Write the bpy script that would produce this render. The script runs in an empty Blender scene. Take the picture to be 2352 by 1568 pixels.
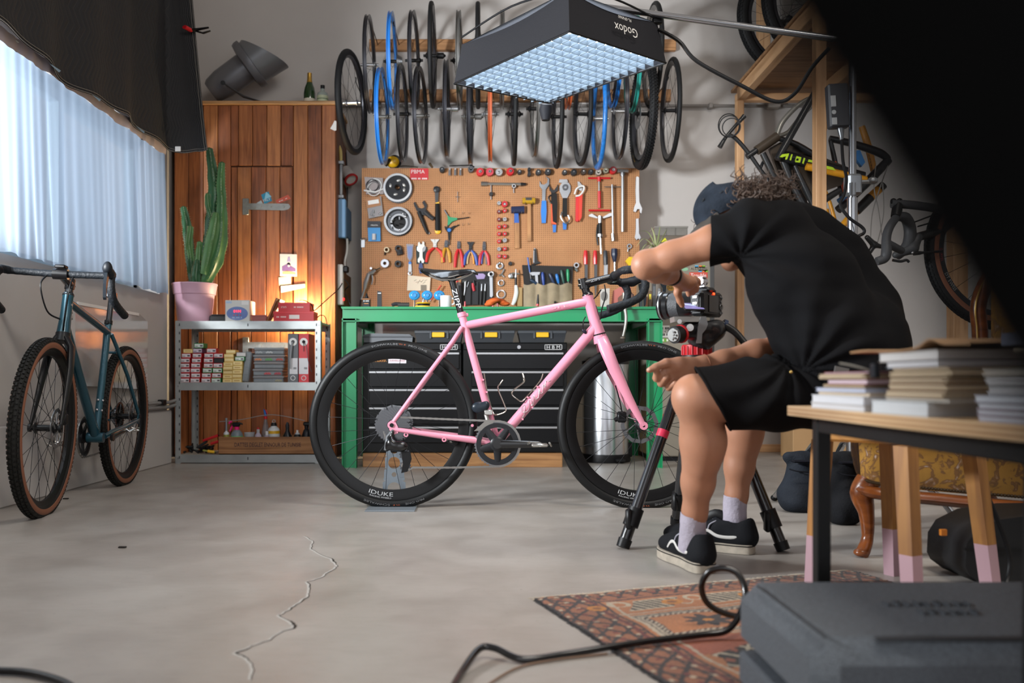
import bpy,math,random,bmesh,numpy as np,openvdb
from mathutils import Vector as V,Matrix,noise
R = random.Random(7)
SC = bpy.context.scene
C = SC.collection
PI = math.pi
F0,CX,CY,CZ = 2050.0,1116.0,870.0,0.53      # focal length and vanishing point in photo pixels, camera height
def P(px,py,Y):
 return V(((px - CX) / F0 * Y,Y,CZ + (CY - py) / F0 * Y))
def FL(px,py):                                    # the point of the floor seen at a pixel
 Y = CZ * F0 / (py - CY)
 return V(((px - CX) / F0 * Y,Y,0))
# ------------------------------------------------------------------ camera, world, lamps, exposure
cd = bpy.data.cameras.new('camera')
cam = bpy.data.objects.new('camera',cd)
C.objects.link(cam)
cam.location = (0,0,CZ)
cam.rotation_euler = (PI / 2,0,0)
cd.sensor_width = 36
cd.lens = F0 / 2352 * 36
cd.shift_x,cd.shift_y = 60 / 2352,86 / 2352
cd.clip_start,cd.clip_end = 0.01,60
cd.dof.use_dof = True
cd.dof.focus_distance = 3.7
cd.dof.aperture_fstop = 2.9
SC.camera = cam
wd = bpy.data.worlds.new('world')
SC.world = wd
wd.use_nodes = True
wb = wd.node_tree.nodes['Background']
wb.inputs[0].default_value = (0.93,0.95,1.0,1)
wb.inputs[1].default_value = 1.3
def lamp(name,kind,loc,power,col,size=None,tgt=None,rad=None):
 l = bpy.data.lights.new(name,kind)
 l.energy,l.color = power,col
 if size:
  l.shape,l.size,l.size_y = 'RECTANGLE',size[0],size[1]
 if rad:
  l.shadow_soft_size = rad
 o = bpy.data.objects.new(name,l)
 C.objects.link(o)
 o.location = loc
 if tgt is not None:
  o.rotation_euler = (V(tgt) - V(loc)).to_track_quat('-Z','Y').to_euler()
 return o
lamp('window_daylight','AREA',(-2.42,4.4,1.5),4,(0.66,0.83,1.0),(2.2,0.9),(0,4.4,1.45))
lamp('added_side_lamp','AREA',(-2.55,2.15,1.32),330,(0.93,0.97,1.0),(0.5,0.5),(0.2,5.4,1.7))  # added lamp, out of view past the curtain's end, throws shadows to the right
lamp('overhead_fill','AREA',(1.4,1.2,3.95),75,(1.0,0.93,0.84),(1.6,0.5),(1.3,2.4,0))  # unseen area light added overhead as general fill
lamp('shelf_bulb','POINT',P(692,716,5.965),26,(1.0,0.76,0.44),rad=0.03)
SC.view_settings.view_transform = 'Standard'
SC.view_settings.look = 'None'
SC.view_settings.exposure = 0.22
SC.view_settings.gamma = 1.05
SC.view_settings.use_curve_mapping = False
SC.cycles.use_denoising = True
SC.cycles.max_bounces = 7
SC.cycles.diffuse_bounces = 4
SC.cycles.glossy_bounces = 3
SC.cycles.transmission_bounces = 5
SC.cycles.transparent_max_bounces = 8
SC.cycles.sample_clamp_indirect = 4
SC.cycles.caustics_reflective = False
SC.cycles.caustics_refractive = False
# ------------------------------------------------------------------ materials
def lin(c):
 if isinstance(c,str):
  c = tuple(int(c[i:i + 2],16) for i in (0,2,4))
 return tuple((x / 255 / 12.92 if x / 255 < .04045 else ((x / 255 + .055) / 1.055) ** 2.4) for x in c) + (1.0,)
_MC = {}
def M(col,r=.5,m=0.,var=0.,vs=8.,bump=0.,bs=60.,st=None,emis=None,trans=0.,alpha=1.,coat=0.,sheen=0.,attr=None,dark=None):
 """one procedural material per look: col (hex), roughness, metal, colour variation, fine relief"""
 key = (col,r,m,var,vs,bump,bs,st,emis,trans,alpha,coat,sheen,attr,dark)
 if key in _MC:
  return _MC[key]
 mt = bpy.data.materials.new('mat_%s_%d' % (col,len(_MC)))
 mt.use_nodes = True
 nt = mt.node_tree
 b = nt.nodes['Principled BSDF']
 I = b.inputs
 I['Base Color'].default_value = lin(col)
 I['Roughness'].default_value = r
 I['Metallic'].default_value = m
 lum = sum(lin(col)[:3])
 I['Specular IOR Level'].default_value = .5 if lum > .12 or r < .26 else (.1 if r > .7 else .28)
 if trans:
  I['Transmission Weight'].default_value = trans
 if alpha < 1:
  I['Alpha'].default_value = alpha
 if coat:
  I['Coat Weight'].default_value = coat
  I['Coat Roughness'].default_value = .1
 if sheen:
  I['Sheen Weight'].default_value = sheen
 if emis:
  I['Emission Color'].default_value = lin(emis[0])
  I['Emission Strength'].default_value = emis[1]
 if var or bump:
  tc = nt.nodes.new('ShaderNodeTexCoord')
  vec = tc.outputs['Object']
  if st:
   mp = nt.nodes.new('ShaderNodeMapping')
   mp.inputs['Scale'].default_value = st
   nt.links.new(vec,mp.inputs['Vector'])
   vec = mp.outputs[0]
  def nz(scale,det):
   n = nt.nodes.new('ShaderNodeTexNoise')
   n.inputs['Scale'].default_value = scale
   n.inputs['Detail'].default_value = det
   nt.links.new(vec,n.inputs['Vector'])
   return n.outputs['Fac']
  if var:
   rp = nt.nodes.new('ShaderNodeValToRGB')
   c = lin(col)
   d = lin(dark) if dark else tuple(max(0,x * (1 - var)) for x in c[:3]) + (1,)
   rp.color_ramp.elements[0].position = .3
   rp.color_ramp.elements[0].color = d
   rp.color_ramp.elements[1].position = .72
   rp.color_ramp.elements[1].color = tuple(min(1,x * (1 + var * .5)) for x in c[:3]) + (1,)
   nt.links.new(nz(vs,6),rp.inputs[0])
   nt.links.new(rp.outputs[0],I['Base Color'])
  if bump:
   bp = nt.nodes.new('ShaderNodeBump')
   bp.inputs['Strength'].default_value = bump
   bp.inputs['Distance'].default_value = .01
   nt.links.new(nz(bs,4),bp.inputs['Height'])
   nt.links.new(bp.outputs[0],I['Normal'])
 if attr:
  a = nt.nodes.new('ShaderNodeAttribute')
  a.attribute_name = attr
  nt.links.new(a.outputs['Color'],I['Base Color'])
 _MC[key] = mt
 return mt
def WOOD(c1,c2,ax='z',r=.5,s=1.0):
 """streaky wood grain along one axis, with knots"""
 key = ('wood',c1,c2,ax,r,s)
 if key in _MC:
  return _MC[key]
 mt = bpy.data.materials.new('wood_%d' % len(_MC))
 mt.use_nodes = True
 nt = mt.node_tree
 N,L = nt.nodes.new,nt.links.new
 b = nt.nodes['Principled BSDF']
 b.inputs['Roughness'].default_value = r
 tc = N('ShaderNodeTexCoord')
 mp = N('ShaderNodeMapping')
 sc = {'x': (2,34,34),'y': (34,2,34),'z': (34,34,2)}[ax]
 mp.inputs['Scale'].default_value = tuple(x * s for x in sc)
 oi = N('ShaderNodeObjectInfo')
 ml = N('ShaderNodeVectorMath'); ml.operation = 'SCALE'
 ml.inputs[0].default_value = (17.3,5.1,9.7)
 L(oi.outputs['Random'],ml.inputs['Scale'])
 ad = N('ShaderNodeVectorMath')
 L(tc.outputs['Object'],ad.inputs[0])
 L(ml.outputs[0],ad.inputs[1])
 L(ad.outputs[0],mp.inputs['Vector'])
 n1 = N('ShaderNodeTexNoise')
 n1.inputs['Scale'].default_value = 1.6
 n1.inputs['Detail'].default_value = 7
 n1.inputs['Distortion'].default_value = .8
 L(mp.outputs[0],n1.inputs['Vector'])
 n2 = N('ShaderNodeTexNoise')
 n2.inputs['Scale'].default_value = 3.2 * s
 n2.inputs['Detail'].default_value = 4
 L(ad.outputs[0],n2.inputs['Vector'])
 rp = N('ShaderNodeValToRGB')
 rp.color_ramp.elements[0].position,rp.color_ramp.elements[0].color = .34,lin(c2)
 rp.color_ramp.elements[1].position,rp.color_ramp.elements[1].color = .62,lin(c1)
 L(n1.outputs['Fac'],rp.inputs[0])
 rp2 = N('ShaderNodeValToRGB')
 rp2.color_ramp.elements[0].position,rp2.color_ramp.elements[0].color = .3,(.42,.38,.36,1)
 rp2.color_ramp.elements[1].position,rp2.color_ramp.elements[1].color = .52,(1,1,1,1)
 L(n2.outputs['Fac'],rp2.inputs[0])
 mx = N('ShaderNodeMix'); mx.data_type = 'RGBA'; mx.blend_type = 'MULTIPLY'
 mx.inputs['Factor'].default_value = .7
 L(rp.outputs[0],mx.inputs['A'])
 L(rp2.outputs[0],mx.inputs['B'])
 L(mx.outputs['Result'],b.inputs['Base Color'])
 bp = N('ShaderNodeBump')
 bp.inputs['Strength'].default_value = .25
 bp.inputs['Distance'].default_value = .004
 L(n1.outputs['Fac'],bp.inputs['Height'])
 L(bp.outputs[0],b.inputs['Normal'])
 _MC[key] = mt
 return mt
# ------------------------------------------------------------------ mesh builder
def basis(d):
 d = V(d).normalized()
 a = V((0,0,1)) if abs(d.z) < .9 else V((0,1,0))
 u = d.cross(a).normalized()
 return u,d.cross(u).normalized(),d
class B:
 def __init__(s):
  s.v,s.f,s.mi,s.m = [],[],[],0
 def add(s,vs,fs):
  n = len(s.v)
  s.v += [tuple(x) for x in vs]
  s.f += [tuple(n + i for i in q) for q in fs]
  s.mi += [s.m] * len(fs)
  return s
 def box(s,x0,x1,y0,y1,z0,z1,ch=0.,rot=None,at=None):
  """axis box, edges chamfered by ch, optionally turned by a matrix about a point"""
  c = V(((x0 + x1) / 2,(y0 + y1) / 2,(z0 + z1) / 2))
  h = V((abs(x1 - x0) / 2,abs(y1 - y0) / 2,abs(z1 - z0) / 2))
  if ch <= 0:
   vs = [V((i * h.x,j * h.y,k * h.z)) for i in (-1,1) for j in (-1,1) for k in (-1,1)]
   fs = [(0,1,3,2),(4,6,7,5),(0,4,5,1),(2,3,7,6),(0,2,6,4),(1,5,7,3)]
  else:
   ch = min(ch,h.x * .98,h.y * .98,h.z * .98)
   vs,ix = [],{}
   for i in (-1,1):
    for j in (-1,1):
     for k in (-1,1):
      for a in range(3):
       q = [i * (h.x - ch),j * (h.y - ch),k * (h.z - ch)]
       q[a] = (i,j,k)[a] * h[a]
       ix[i,j,k,a] = len(vs)
       vs.append(V(q))
   fs = []
   for a in range(3):
    b,c2 = (a + 1) % 3,(a + 2) % 3
    for sg in (-1,1):
     q = []
     for sb,s2 in ((-1,-1),(1,-1),(1,1),(-1,1)):
      t = [0,0,0]; t[a] = sg; t[b] = sb; t[c2] = s2
      q.append(ix[t[0],t[1],t[2],a])
     fs.append(tuple(q if sg > 0 else q[::-1]))
    for sb in (-1,1):
     for s2 in (-1,1):
      t0 = [0,0,0]; t1 = [0,0,0]
      t0[a],t1[a] = -1,1
      for t in (t0,t1):
       t[b],t[c2] = sb,s2
      q = [ix[(*t0,b)],ix[(*t1,b)],ix[(*t1,c2)],ix[(*t0,c2)]]
      fs.append(tuple(q if sb * s2 < 0 else q[::-1]))
   for i in (-1,1):
    for j in (-1,1):
     for k in (-1,1):
      q = [ix[i,j,k,a] for a in range(3)]
      fs.append(tuple(q if i * j * k > 0 else q[::-1]))
  if rot is not None:
   p = V(at) if at is not None else c
   vs = [p + rot @ (c + q - p) for q in vs]
  else:
   vs = [c + q for q in vs]
  return s.add(vs,fs)
 def cyl(s,p0,p1,r0,r1=None,n=12,ell=1.):
  return s.tube([p0,p1],[r0,r0 if r1 is None else r1],n,ell=ell)
 def tube(s,pts,r,n=8,closed=False,ell=1.,ref=None,caps=True):
  """round bar through points, radius per point; ell squeezes it across ref"""
  pts = [V(p) for p in pts]
  k = len(pts)
  rs = list(r) if isinstance(r,(list,tuple)) else [r] * k
  vs,fs = [],[]
  u = None
  for i,p in enumerate(pts):
   if closed:
    d = pts[(i + 1) % k] - pts[i - 1]
   else:
    d = pts[min(i + 1,k - 1)] - pts[max(i - 1,0)]
   d = d.normalized() if d.length > 1e-9 else V((0,0,1))
   if ref is not None:
    w = V(ref) - d * V(ref).dot(d)
    w = w.normalized() if w.length > 1e-6 else basis(d)[1]
    u = w.cross(d).normalized()
   else:
    if u is None:
     u = basis(d)[0]
    u = u - d * u.dot(d)
    u = u.normalized() if u.length > 1e-6 else basis(d)[0]
    w = d.cross(u)
   for j in range(n):
    a = 2 * PI * j / n
    vs.append(p + u * (rs[i] * math.cos(a)) + w * (rs[i] * ell * math.sin(a)))
  for i in range(k if closed else k - 1):
   for j in range(n):
    a,b = i * n + j,i * n + (j + 1) % n
    c2 = ((i + 1) % k) * n
    fs.append((a,b,c2 + (j + 1) % n,c2 + j))
  if not closed and caps:
   fs.append(tuple(range(n))[::-1])
   fs.append(tuple((k - 1) * n + j for j in range(n)))
  return s.add(vs,fs)
 def lathe(s,prof,c=(0,0,0),ax=(0,0,1),n=24,closed=False):
  """profile of (radius, height) turned about an axis; closed makes a ring"""
  u,w,d = basis(ax)
  c = V(c)
  vs,fs = [],[]
  k = len(prof)
  for (r,h) in prof:
   r = max(r,1e-5)
   for j in range(n):
    a = 2 * PI * j / n
    vs.append(c + d * h + u * (r * math.cos(a)) + w * (r * math.sin(a)))
  for i in range(k if closed else k - 1):
   for j in range(n):
    i2 = (i + 1) % k
    fs.append((i * n + j,i * n + (j + 1) % n,i2 * n + (j + 1) % n,i2 * n + j))
  if not closed:
   if prof[0][0] > 1e-4:
    fs.append(tuple(range(n))[::-1])
   if prof[-1][0] > 1e-4:
    fs.append(tuple((k - 1) * n + j for j in range(n)))
  return s.add(vs,fs)
 def ring(s,c,ax,R0,r,n=32,m=8,flat=1.):
  return s.lathe([(R0 + r * math.cos(2 * PI * i / m),flat * r * math.sin(2 * PI * i / m)) for i in range(m)],c,ax,n,True)
 def ball(s,c,r,n=14,m=9,rot=None):
  r = (r,r,r) if not isinstance(r,(tuple,list)) else r
  vs,fs = [],[]
  c = V(c)
  for i in range(m + 1):
   t = PI * i / m
   for j in range(n):
    a = 2 * PI * j / n
    q = V((r[0] * math.sin(t) * math.cos(a),r[1] * math.sin(t) * math.sin(a),-r[2] * math.cos(t)))
    vs.append(c + (rot @ q if rot is not None else q))
  for i in range(m):
   for j in range(n):
    fs.append((i * n + j,i * n + (j + 1) % n,(i + 1) * n + (j + 1) % n,(i + 1) * n + j))
  return s.add(vs,fs)
 def prism(s,poly,o,u,v,w,hole=None):
  """flat outline (a, b) pushed along w, with thickness; hole is an inner outline with as many points"""
  o,u,v,w = V(o),V(u),V(v),V(w)
  n = len(poly)
  a = [o + u * p[0] + v * p[1] for p in poly]
  vs = a + [p + w for p in a]
  fs = [(i,(i + 1) % n,n + (i + 1) % n,n + i) for i in range(n)]
  if hole is None:
   fs += [tuple(range(n))[::-1],tuple(range(n,2 * n))]
  else:
   h = [o + u * p[0] + v * p[1] for p in hole]
   vs += h + [p + w for p in h]
   for i in range(n):
    j = (i + 1) % n
    fs += [(2 * n + i,3 * n + i,3 * n + j,2 * n + j),(i,2 * n + i,2 * n + j,j),(n + i,n + j,3 * n + j,3 * n + i)]
  return s.add(vs,fs)
 def grid(s,fn,nu,nv,closed_u=False):
  vs = [fn(i / (nu if closed_u else nu - 1),j / (nv - 1)) for j in range(nv) for i in range(nu)]
  fs = []
  for j in range(nv - 1):
   for i in range(nu if closed_u else nu - 1):
    i2 = (i + 1) % nu
    fs.append((j * nu + i,j * nu + i2,(j + 1) * nu + i2,(j + 1) * nu + i))
  return s.add(vs,fs)
 def xf(s,mat,start=0):
  for i in range(start,len(s.v)):
   s.v[i] = tuple(mat @ V(s.v[i]))
  return s
 def mesh(s,name,mats,sm=40.,sub=None):
  me = bpy.data.meshes.new(name)
  vs = s.v if sub is None else [(a - sub[0],b - sub[1],c - sub[2]) for a,b,c in s.v]
  me.from_pydata(vs,[],s.f)
  mats = mats if isinstance(mats,(list,tuple)) else [mats]
  for m in mats:
   me.materials.append(m)
  if any(s.mi):
   me.polygons.foreach_set('material_index',s.mi)
  if sm:
   me.polygons.foreach_set('use_smooth',[True] * len(s.f))
   me.update()
   me.set_sharp_from_angle(angle=math.radians(sm))
  fixn(me)
  return me
 def build(s,name,mats,parent=None,sm=40.,label=None,stuff=False):
  org = ORG.get(parent.name,None) if parent is not None else None
  o = bpy.data.objects.new(name,s.mesh(name,mats,sm,org))
  C.objects.link(o)
  if parent is not None:
   o.parent = parent
   if org is not None:
    ORG[o.name] = org
  if label:
   o['label'] = label
  if stuff:
   o['kind'] = 'stuff'
  return o
 def solo(s,name,mats,label,cat,group=None,sm=40.,kind=None):
  """a thing that is one mesh, its origin under its middle"""
  a = np.array(s.v)
  lo,hi = a.min(0),a.max(0)
  org = V(((lo[0] + hi[0]) / 2,(lo[1] + hi[1]) / 2,lo[2]))
  o = bpy.data.objects.new(name,s.mesh(name,mats,sm,org))
  C.objects.link(o)
  o.location = org
  ORG[o.name] = org
  tag(o,label,cat,group,kind)
  return o
def fixn(me):
 """faces outwards, so that closed shapes shade and refract properly"""
 bm = bmesh.new()
 bm.from_mesh(me)
 bmesh.ops.recalc_face_normals(bm,faces=bm.faces)
 bm.to_mesh(me)
 bm.free()
ORG = {}
def tag(o,label=None,cat=None,group=None,kind=None):
 for k,v in (('label',label),('category',cat),('group',group),('kind',kind)):
  if v:
   o[k] = v
 return o
def thing(name,label,cat,loc=(0,0,0),rz=0.,group=None,world=True):
 """an Empty at the thing's base; world: its parts are written in room coordinates, else in its own"""
 o = bpy.data.objects.new(name,None)
 C.objects.link(o)
 o.location = loc
 o.empty_display_size = .05
 if world:
  ORG[o.name] = V(loc)
 else:
  o.rotation_euler = (0,0,rz)
 return tag(o,label,cat,group)
def dup(o,loc=None,parent=None):
 c = o.copy()
 C.objects.link(c)
 if parent is not None:
  c.parent = parent
 if loc is not None:
  c.location = loc
 for ch in o.children:
  dup(ch,None,c)
 return c
def struct(b,name,mats,parent=None,sm=40.):
 o = b.build(name,mats,parent,sm)
 o['kind'] = 'structure'
 return o
def spline(pts,n=6,closed=False):
 """smooth curve through points"""
 pts = [V(p) for p in pts]
 k = len(pts)
 out = []
 for i in range(k if closed else k - 1):
  g = (lambda j: pts[j % k]) if closed else (lambda j: pts[max(0,min(k - 1,j))])
  a,b,c,d = g(i - 1),g(i),g(i + 1),g(i + 2)
  for t in range(n):
   t /= n
   out.append(.5 * ((2 * b) + (c - a) * t + (2 * a - 5 * b + 4 * c - d) * t * t + (3 * b - a - 3 * c + d) * t ** 3))
 if not closed:
  out.append(pts[-1])
 return out
def lerps(rs,k):
 """radii resampled to k points"""
 n = len(rs) - 1
 out = []
 for i in range(k):
  t = i / (k - 1) * n
  j = min(int(t),n - 1)
  out.append(rs[j] + (rs[j + 1] - rs[j]) * (t - j))
 return out
# ------------------------------------------------------------------ soft bodies from blended volumes
def sdf(prims,vox,k=.02,warp=None):
 """('c', p0, p1, r0, r1, [k]) tapered capsules, ('e', centre, radii, rot, [k]) ellipsoids, '-' first letter cuts; returns a B"""
 lo,hi = np.full(3,1e9),np.full(3,-1e9)
 for q in prims:
  if q[0][0] == '-':
   continue
  if q[0] == 'c':
   for p,r in ((q[1],q[3]),(q[2],q[4])):
    lo = np.minimum(lo,np.array(p) - r); hi = np.maximum(hi,np.array(p) + r)
  else:
   r = max(q[2]); lo = np.minimum(lo,np.array(q[1]) - r); hi = np.maximum(hi,np.array(q[1]) + r)
 pad = 4 * vox + k
 lo -= pad; hi += pad
 n = np.ceil((hi - lo) / vox).astype(int) + 1
 D = np.full(n,.2,np.float32)
 for q in prims:
  cut = q[0][0] == '-'
  kd = q[0][-1]
  if kd == 'c':
   p0,p1 = np.array(q[1],float),np.array(q[2],float)
   r0,r1 = q[3],q[4]
   kk = q[5] if len(q) > 5 else k
   a = np.minimum(p0 - r0,p1 - r1); b = np.maximum(p0 + r0,p1 + r1)
  else:
   c,rr = np.array(q[1],float),np.array(q[2],float)
   Rm = np.array(q[3]) if len(q) > 3 and q[3] is not None else np.eye(3)
   kk = q[4] if len(q) > 4 else k
   a,b = c - rr.max(),c + rr.max()
  m = kk + 4 * vox
  i0 = np.maximum(np.floor((a - m - lo) / vox).astype(int),0)
  i1 = np.minimum(np.ceil((b + m - lo) / vox).astype(int) + 1,n)
  if (i1 <= i0).any():
   continue
  ax = [lo[t] + vox * np.arange(i0[t],i1[t]) for t in range(3)]
  X,Y,Z = np.meshgrid(*ax,indexing='ij')
  if kd == 'c':
   d = p1 - p0
   L2 = max((d * d).sum(),1e-12)
   t = np.clip(((X - p0[0]) * d[0] + (Y - p0[1]) * d[1] + (Z - p0[2]) * d[2]) / L2,0,1)
   v = np.sqrt((X - p0[0] - t * d[0]) ** 2 + (Y - p0[1] - t * d[1]) ** 2 + (Z - p0[2] - t * d[2]) ** 2) - (r0 + (r1 - r0) * t)
  else:
   x,y,z = X - c[0],Y - c[1],Z - c[2]
   l = [(Rm[0,j] * x + Rm[1,j] * y + Rm[2,j] * z) / rr[j] for j in range(3)]
   q0 = np.sqrt(l[0] ** 2 + l[1] ** 2 + l[2] ** 2)
   q1 = np.sqrt((l[0] / rr[0]) ** 2 + (l[1] / rr[1]) ** 2 + (l[2] / rr[2]) ** 2) + 1e-6
   v = q0 * (q0 - 1) / q1
  sl = tuple(slice(i0[t],i1[t]) for t in range(3))
  W = D[sl]
  if cut:
   h = np.clip(.5 - .5 * (W + v) / kk,0,1)
   D[sl] = W * (1 - h) + (-v) * h + kk * h * (1 - h)
  else:
   h = np.clip(.5 + .5 * (W - v) / kk,0,1)
   D[sl] = W * (1 - h) + v * h - kk * h * (1 - h)
 g = openvdb.FloatGrid(.2)
 g.copyFromArray(np.ascontiguousarray(D))
 pts,tri,quad = g.convertToPolygons(0.0,0.0)
 pts = pts * vox + lo
 if warp is not None:
  pts = warp(pts)
 b = B()
 b.v = [tuple(float(x) for x in p) for p in pts]
 b.f = [tuple(int(x) for x in t) for t in tri] + [tuple(int(x) for x in t) for t in quad]
 b.mi = [0] * len(b.f)
 return b
def rotm(u,v,w):
 """columns: the ellipsoid's own axes in the room"""
 return np.array([[u[0],v[0],w[0]],[u[1],v[1],w[1]],[u[2],v[2],w[2]]])
# ------------------------------------------------------------------ lettering
_TX = {}
def glyphs(s):
 if s not in _TX:
  cu = bpy.data.curves.new('txt','FONT')
  cu.body = s
  cu.align_x,cu.align_y = 'CENTER','CENTER'
  cu.resolution_u = 2
  o = bpy.data.objects.new('txt',cu)
  me = o.to_mesh()
  _TX[s] = ([tuple(v.co) for v in me.vertices],[tuple(p.vertices) for p in me.polygons])
  o.to_mesh_clear()
  bpy.data.objects.remove(o)
  bpy.data.curves.remove(cu)
 return _TX[s]
def letters(b,s,o,u,v,w=None,h=None,depth=.0006,arc=None):
 """flat lettering centred at o, written along u with v up; w: total width, h: capital height"""
 vs,fs = glyphs(s)
 if not vs:
  return b
 xs = [p[0] for p in vs]; ys = [p[1] for p in vs]
 W,H = max(xs) - min(xs),max(ys) - min(ys)
 mx,my = (max(xs) + min(xs)) / 2,(max(ys) + min(ys)) / 2
 sx = w / W if w else h / H
 sy = h / H if h else sx
 o,u,v = V(o),V(u).normalized(),V(v).normalized()
 n = u.cross(v)
 out = []
 for p in vs:
  a,c = (p[0] - mx) * sx,(p[1] - my) * sy
  if arc:                       # arc = (centre, radius, angle, side): written round a wheel
   rr = arc[1] + c * arc[3]
   t = arc[2] - a / arc[1] * arc[3]
   out.append(V(arc[0]) + u * (rr * math.cos(t)) + v * (rr * math.sin(t)) + n * depth)
  else:
   out.append(o + u * a + v * c + n * depth)
 return b.add(out,fs)
# ------------------------------------------------------------------ shared looks
BLK = M('0a0a0c',.45)
BLKG = M('0a0a0c',.24,coat=.3)
RUB = M('101113',.62,bump=.15,bs=300)
CHR = M('bfc1c5',.3,1)
STEEL = M('a9abae',.32,1,var=.15,vs=20)
DSTEEL = M('57595d',.36,1)
SPK = M('26272a',.4,.6)
WHT = M('e8e7e4',.5)
RED = M('c01620',.4)
BLUE = M('1f6fc4',.4)
YEL = M('e8b21c',.45)
# ------------------------------------------------------------------ the room
PL = M('bbb6b2',.85,var=.07,vs=2.2,bump=.12,bs=18)
YB,XL = 6.5,-2.0
def concrete():
 mt = bpy.data.materials.new('concrete')
 mt.use_nodes = True
 nt = mt.node_tree
 N,L = nt.nodes.new,nt.links.new
 b = nt.nodes['Principled BSDF']
 tc = N('ShaderNodeTexCoord')
 v = tc.outputs['Object']
 def nz(sc,det,dis=0,st=None):
  src = v
  if st:
   mp = N('ShaderNodeMapping'); mp.inputs['Scale'].default_value = st
   L(v,mp.inputs['Vector']); src = mp.outputs[0]
  n = N('ShaderNodeTexNoise')
  n.inputs['Scale'].default_value = sc; n.inputs['Detail'].default_value = det; n.inputs['Distortion'].default_value = dis
  L(src,n.inputs['Vector'])
  return n.outputs['Fac']
 def ramp(src,els):
  r = N('ShaderNodeValToRGB')
  while len(r.color_ramp.elements) < len(els):
   r.color_ramp.elements.new(.5)
  for e,(p,c) in zip(r.color_ramp.elements,els):
   e.position,e.color = p,c
  L(src,r.inputs[0])
  return r.outputs[0]
 def mul(a,c,f=1.,mode='MULTIPLY'):
  m = N('ShaderNodeMix'); m.data_type = 'RGBA'; m.blend_type = mode
  m.inputs['Factor'].default_value = f
  L(a,m.inputs['A']); L(c,m.inputs['B'])
  return m.outputs['Result']
 base = ramp(nz(1.1,5,.4),[(.32,lin('948d86')),(.5,lin('a19a93')),(.68,lin('aca7a1'))])
 cl = mul(base,ramp(nz(6,8,.6),[(.35,(.86,.85,.84,1)),(.6,(1,1,1,1))]),.8)
 cl = mul(cl,ramp(nz(38,5,0,(.5,1.6,1)),[(.36,(.9,.89,.88,1)),(.52,(1,1,1,1))]),.5)
 cl = mul(cl,ramp(nz(95,2),[(.24,(.45,.42,.4,1)),(.3,(1,1,1,1))]),.6)
 L(cl,b.inputs['Base Color'])
 rr = ramp(nz(3,4),[(.3,(.28,.28,.28,1)),(.7,(.46,.46,.46,1))])
 L(rr,b.inputs['Roughness'])
 bp = N('ShaderNodeBump'); bp.inputs['Strength'].default_value = .08; bp.inputs['Distance'].default_value = .01
 L(nz(14,6),bp.inputs['Height']); L(bp.outputs[0],b.inputs['Normal'])
 return mt
floor = struct(B().box(-2.6,4.4,-3.0,YB,-.1,0),'floor',concrete(),None,0)
struct(B().box(-2.6,4.4,YB,YB + .15,0,4.2),'wall_back',PL,None,0)
struct(B().box(-2.6,4.4,-3.0,YB + .15,4.2,4.35),'ceiling',PL,None,0)
struct(B().box(4.4,4.55,-3.0,YB + .15,0,4.2),'wall_right',PL,None,0)
# left wall, with the long window opening, the shallow recess by the corner and the thicker foot
b = B()
b.box(XL - .25,XL,-3.0,5.6,0,1.05)
b.box(XL - .25,XL,-3.0,5.6,1.98,4.2)
b.box(XL - .25,XL,-3.0,1.3,1.05,1.98)  # opening lengthened out of view to let the added side lamp in
b.box(XL - .25,XL,5.47,5.6,1.05,1.98)
b.box(XL - .4,XL - .15,5.6,YB,0,4.2)
b.box(XL,XL + .022,-3.0,5.62,0,.335,.006)
struct(b,'wall_left',PL,None,30)
# crack that runs over the floor: a dark gap between two worn lips
ck = [(700,1232),(722,1243),(712,1262),(760,1283),(775,1299),(768,1306),(738,1326),(706,1336),(714,1352),(709,1367),
 (683,1388),(664,1400),(640,1413),(672,1431),(676,1440),(640,1455),(618,1470),(570,1487),(541,1500),(570,1515),(581,1530),(577,1568)]
g = []
for (a,c),(a2,c2) in zip(ck[:-1],ck[1:]):
 for t in range(5):
  t /= 5
  g.append((a + (a2 - a) * t + R.uniform(-3,3),c + (c2 - c) * t + R.uniform(-1,1)))
b = B()
gp = [FL(*q) for q in g]
for i in range(len(gp) - 1):
 d = (gp[i + 1] - gp[i]).normalized()
 s = V((-d.y,d.x,0))
 wd_ = .0018 + .004 * noise.noise(gp[i] * 9) ** 2 * 4 * min(1,i / 30)
 b.m = 0
 z = V((0,0,.0008))
 b.add([gp[i] + z,gp[i + 1] + z,gp[i + 1] + s * wd_ + z,gp[i] + s * wd_ + z],[(0,1,2,3)])
 b.m = 1
 b.add([gp[i] + z,gp[i + 1] + z,gp[i + 1] - s * .006 + z * .3,gp[i] - s * .006 + z * .3],[(0,1,2,3)])
o = b.build('floor_crack',[M('3a3632',.9),M('aca7a1',.8)],floor,0)
o['kind'] = 'structure'
# conduits
b = B()
b.tube([P(772,243,6.46),P(1862,243,6.46)],.011,10)
cond = b.solo('conduit_pipe',M('76716d',.5),'grey conduit pipe running along the back wall behind the wheels','pipe')
for px in (1001,1390,1632):
 q = P(px,243,6.46)
 B().box(q.x - .014,q.x + .014,6.44,6.5,q.z - .017,q.z + .017,.003).build('clip',M('8b8682',.5),cond)
q = P(1777,232,6.45)
B().box(q.x - .045,q.x + .045,6.42,6.5,q.z - .05,q.z + .05,.006).solo('junction_box',M('a59f98',.6),'grey junction box on the conduit under the loft platform','electrical box')
b = B()
for z in (.385,.345 + .012):
 b.tube([(XL + .035,4.9,z),(XL + .035,5.52,z),(XL + .05,5.6,z + .01)],.011,8)
po = b.solo('wall_pipe',M('8e8c8a',.4,.3),'pair of thin pipes along the foot of the left wall by the shelving','pipe')
B().box(XL + .02,XL + .055,5.38,5.44,.37,.405,.004).build('bracket',BLK,po)
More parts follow.
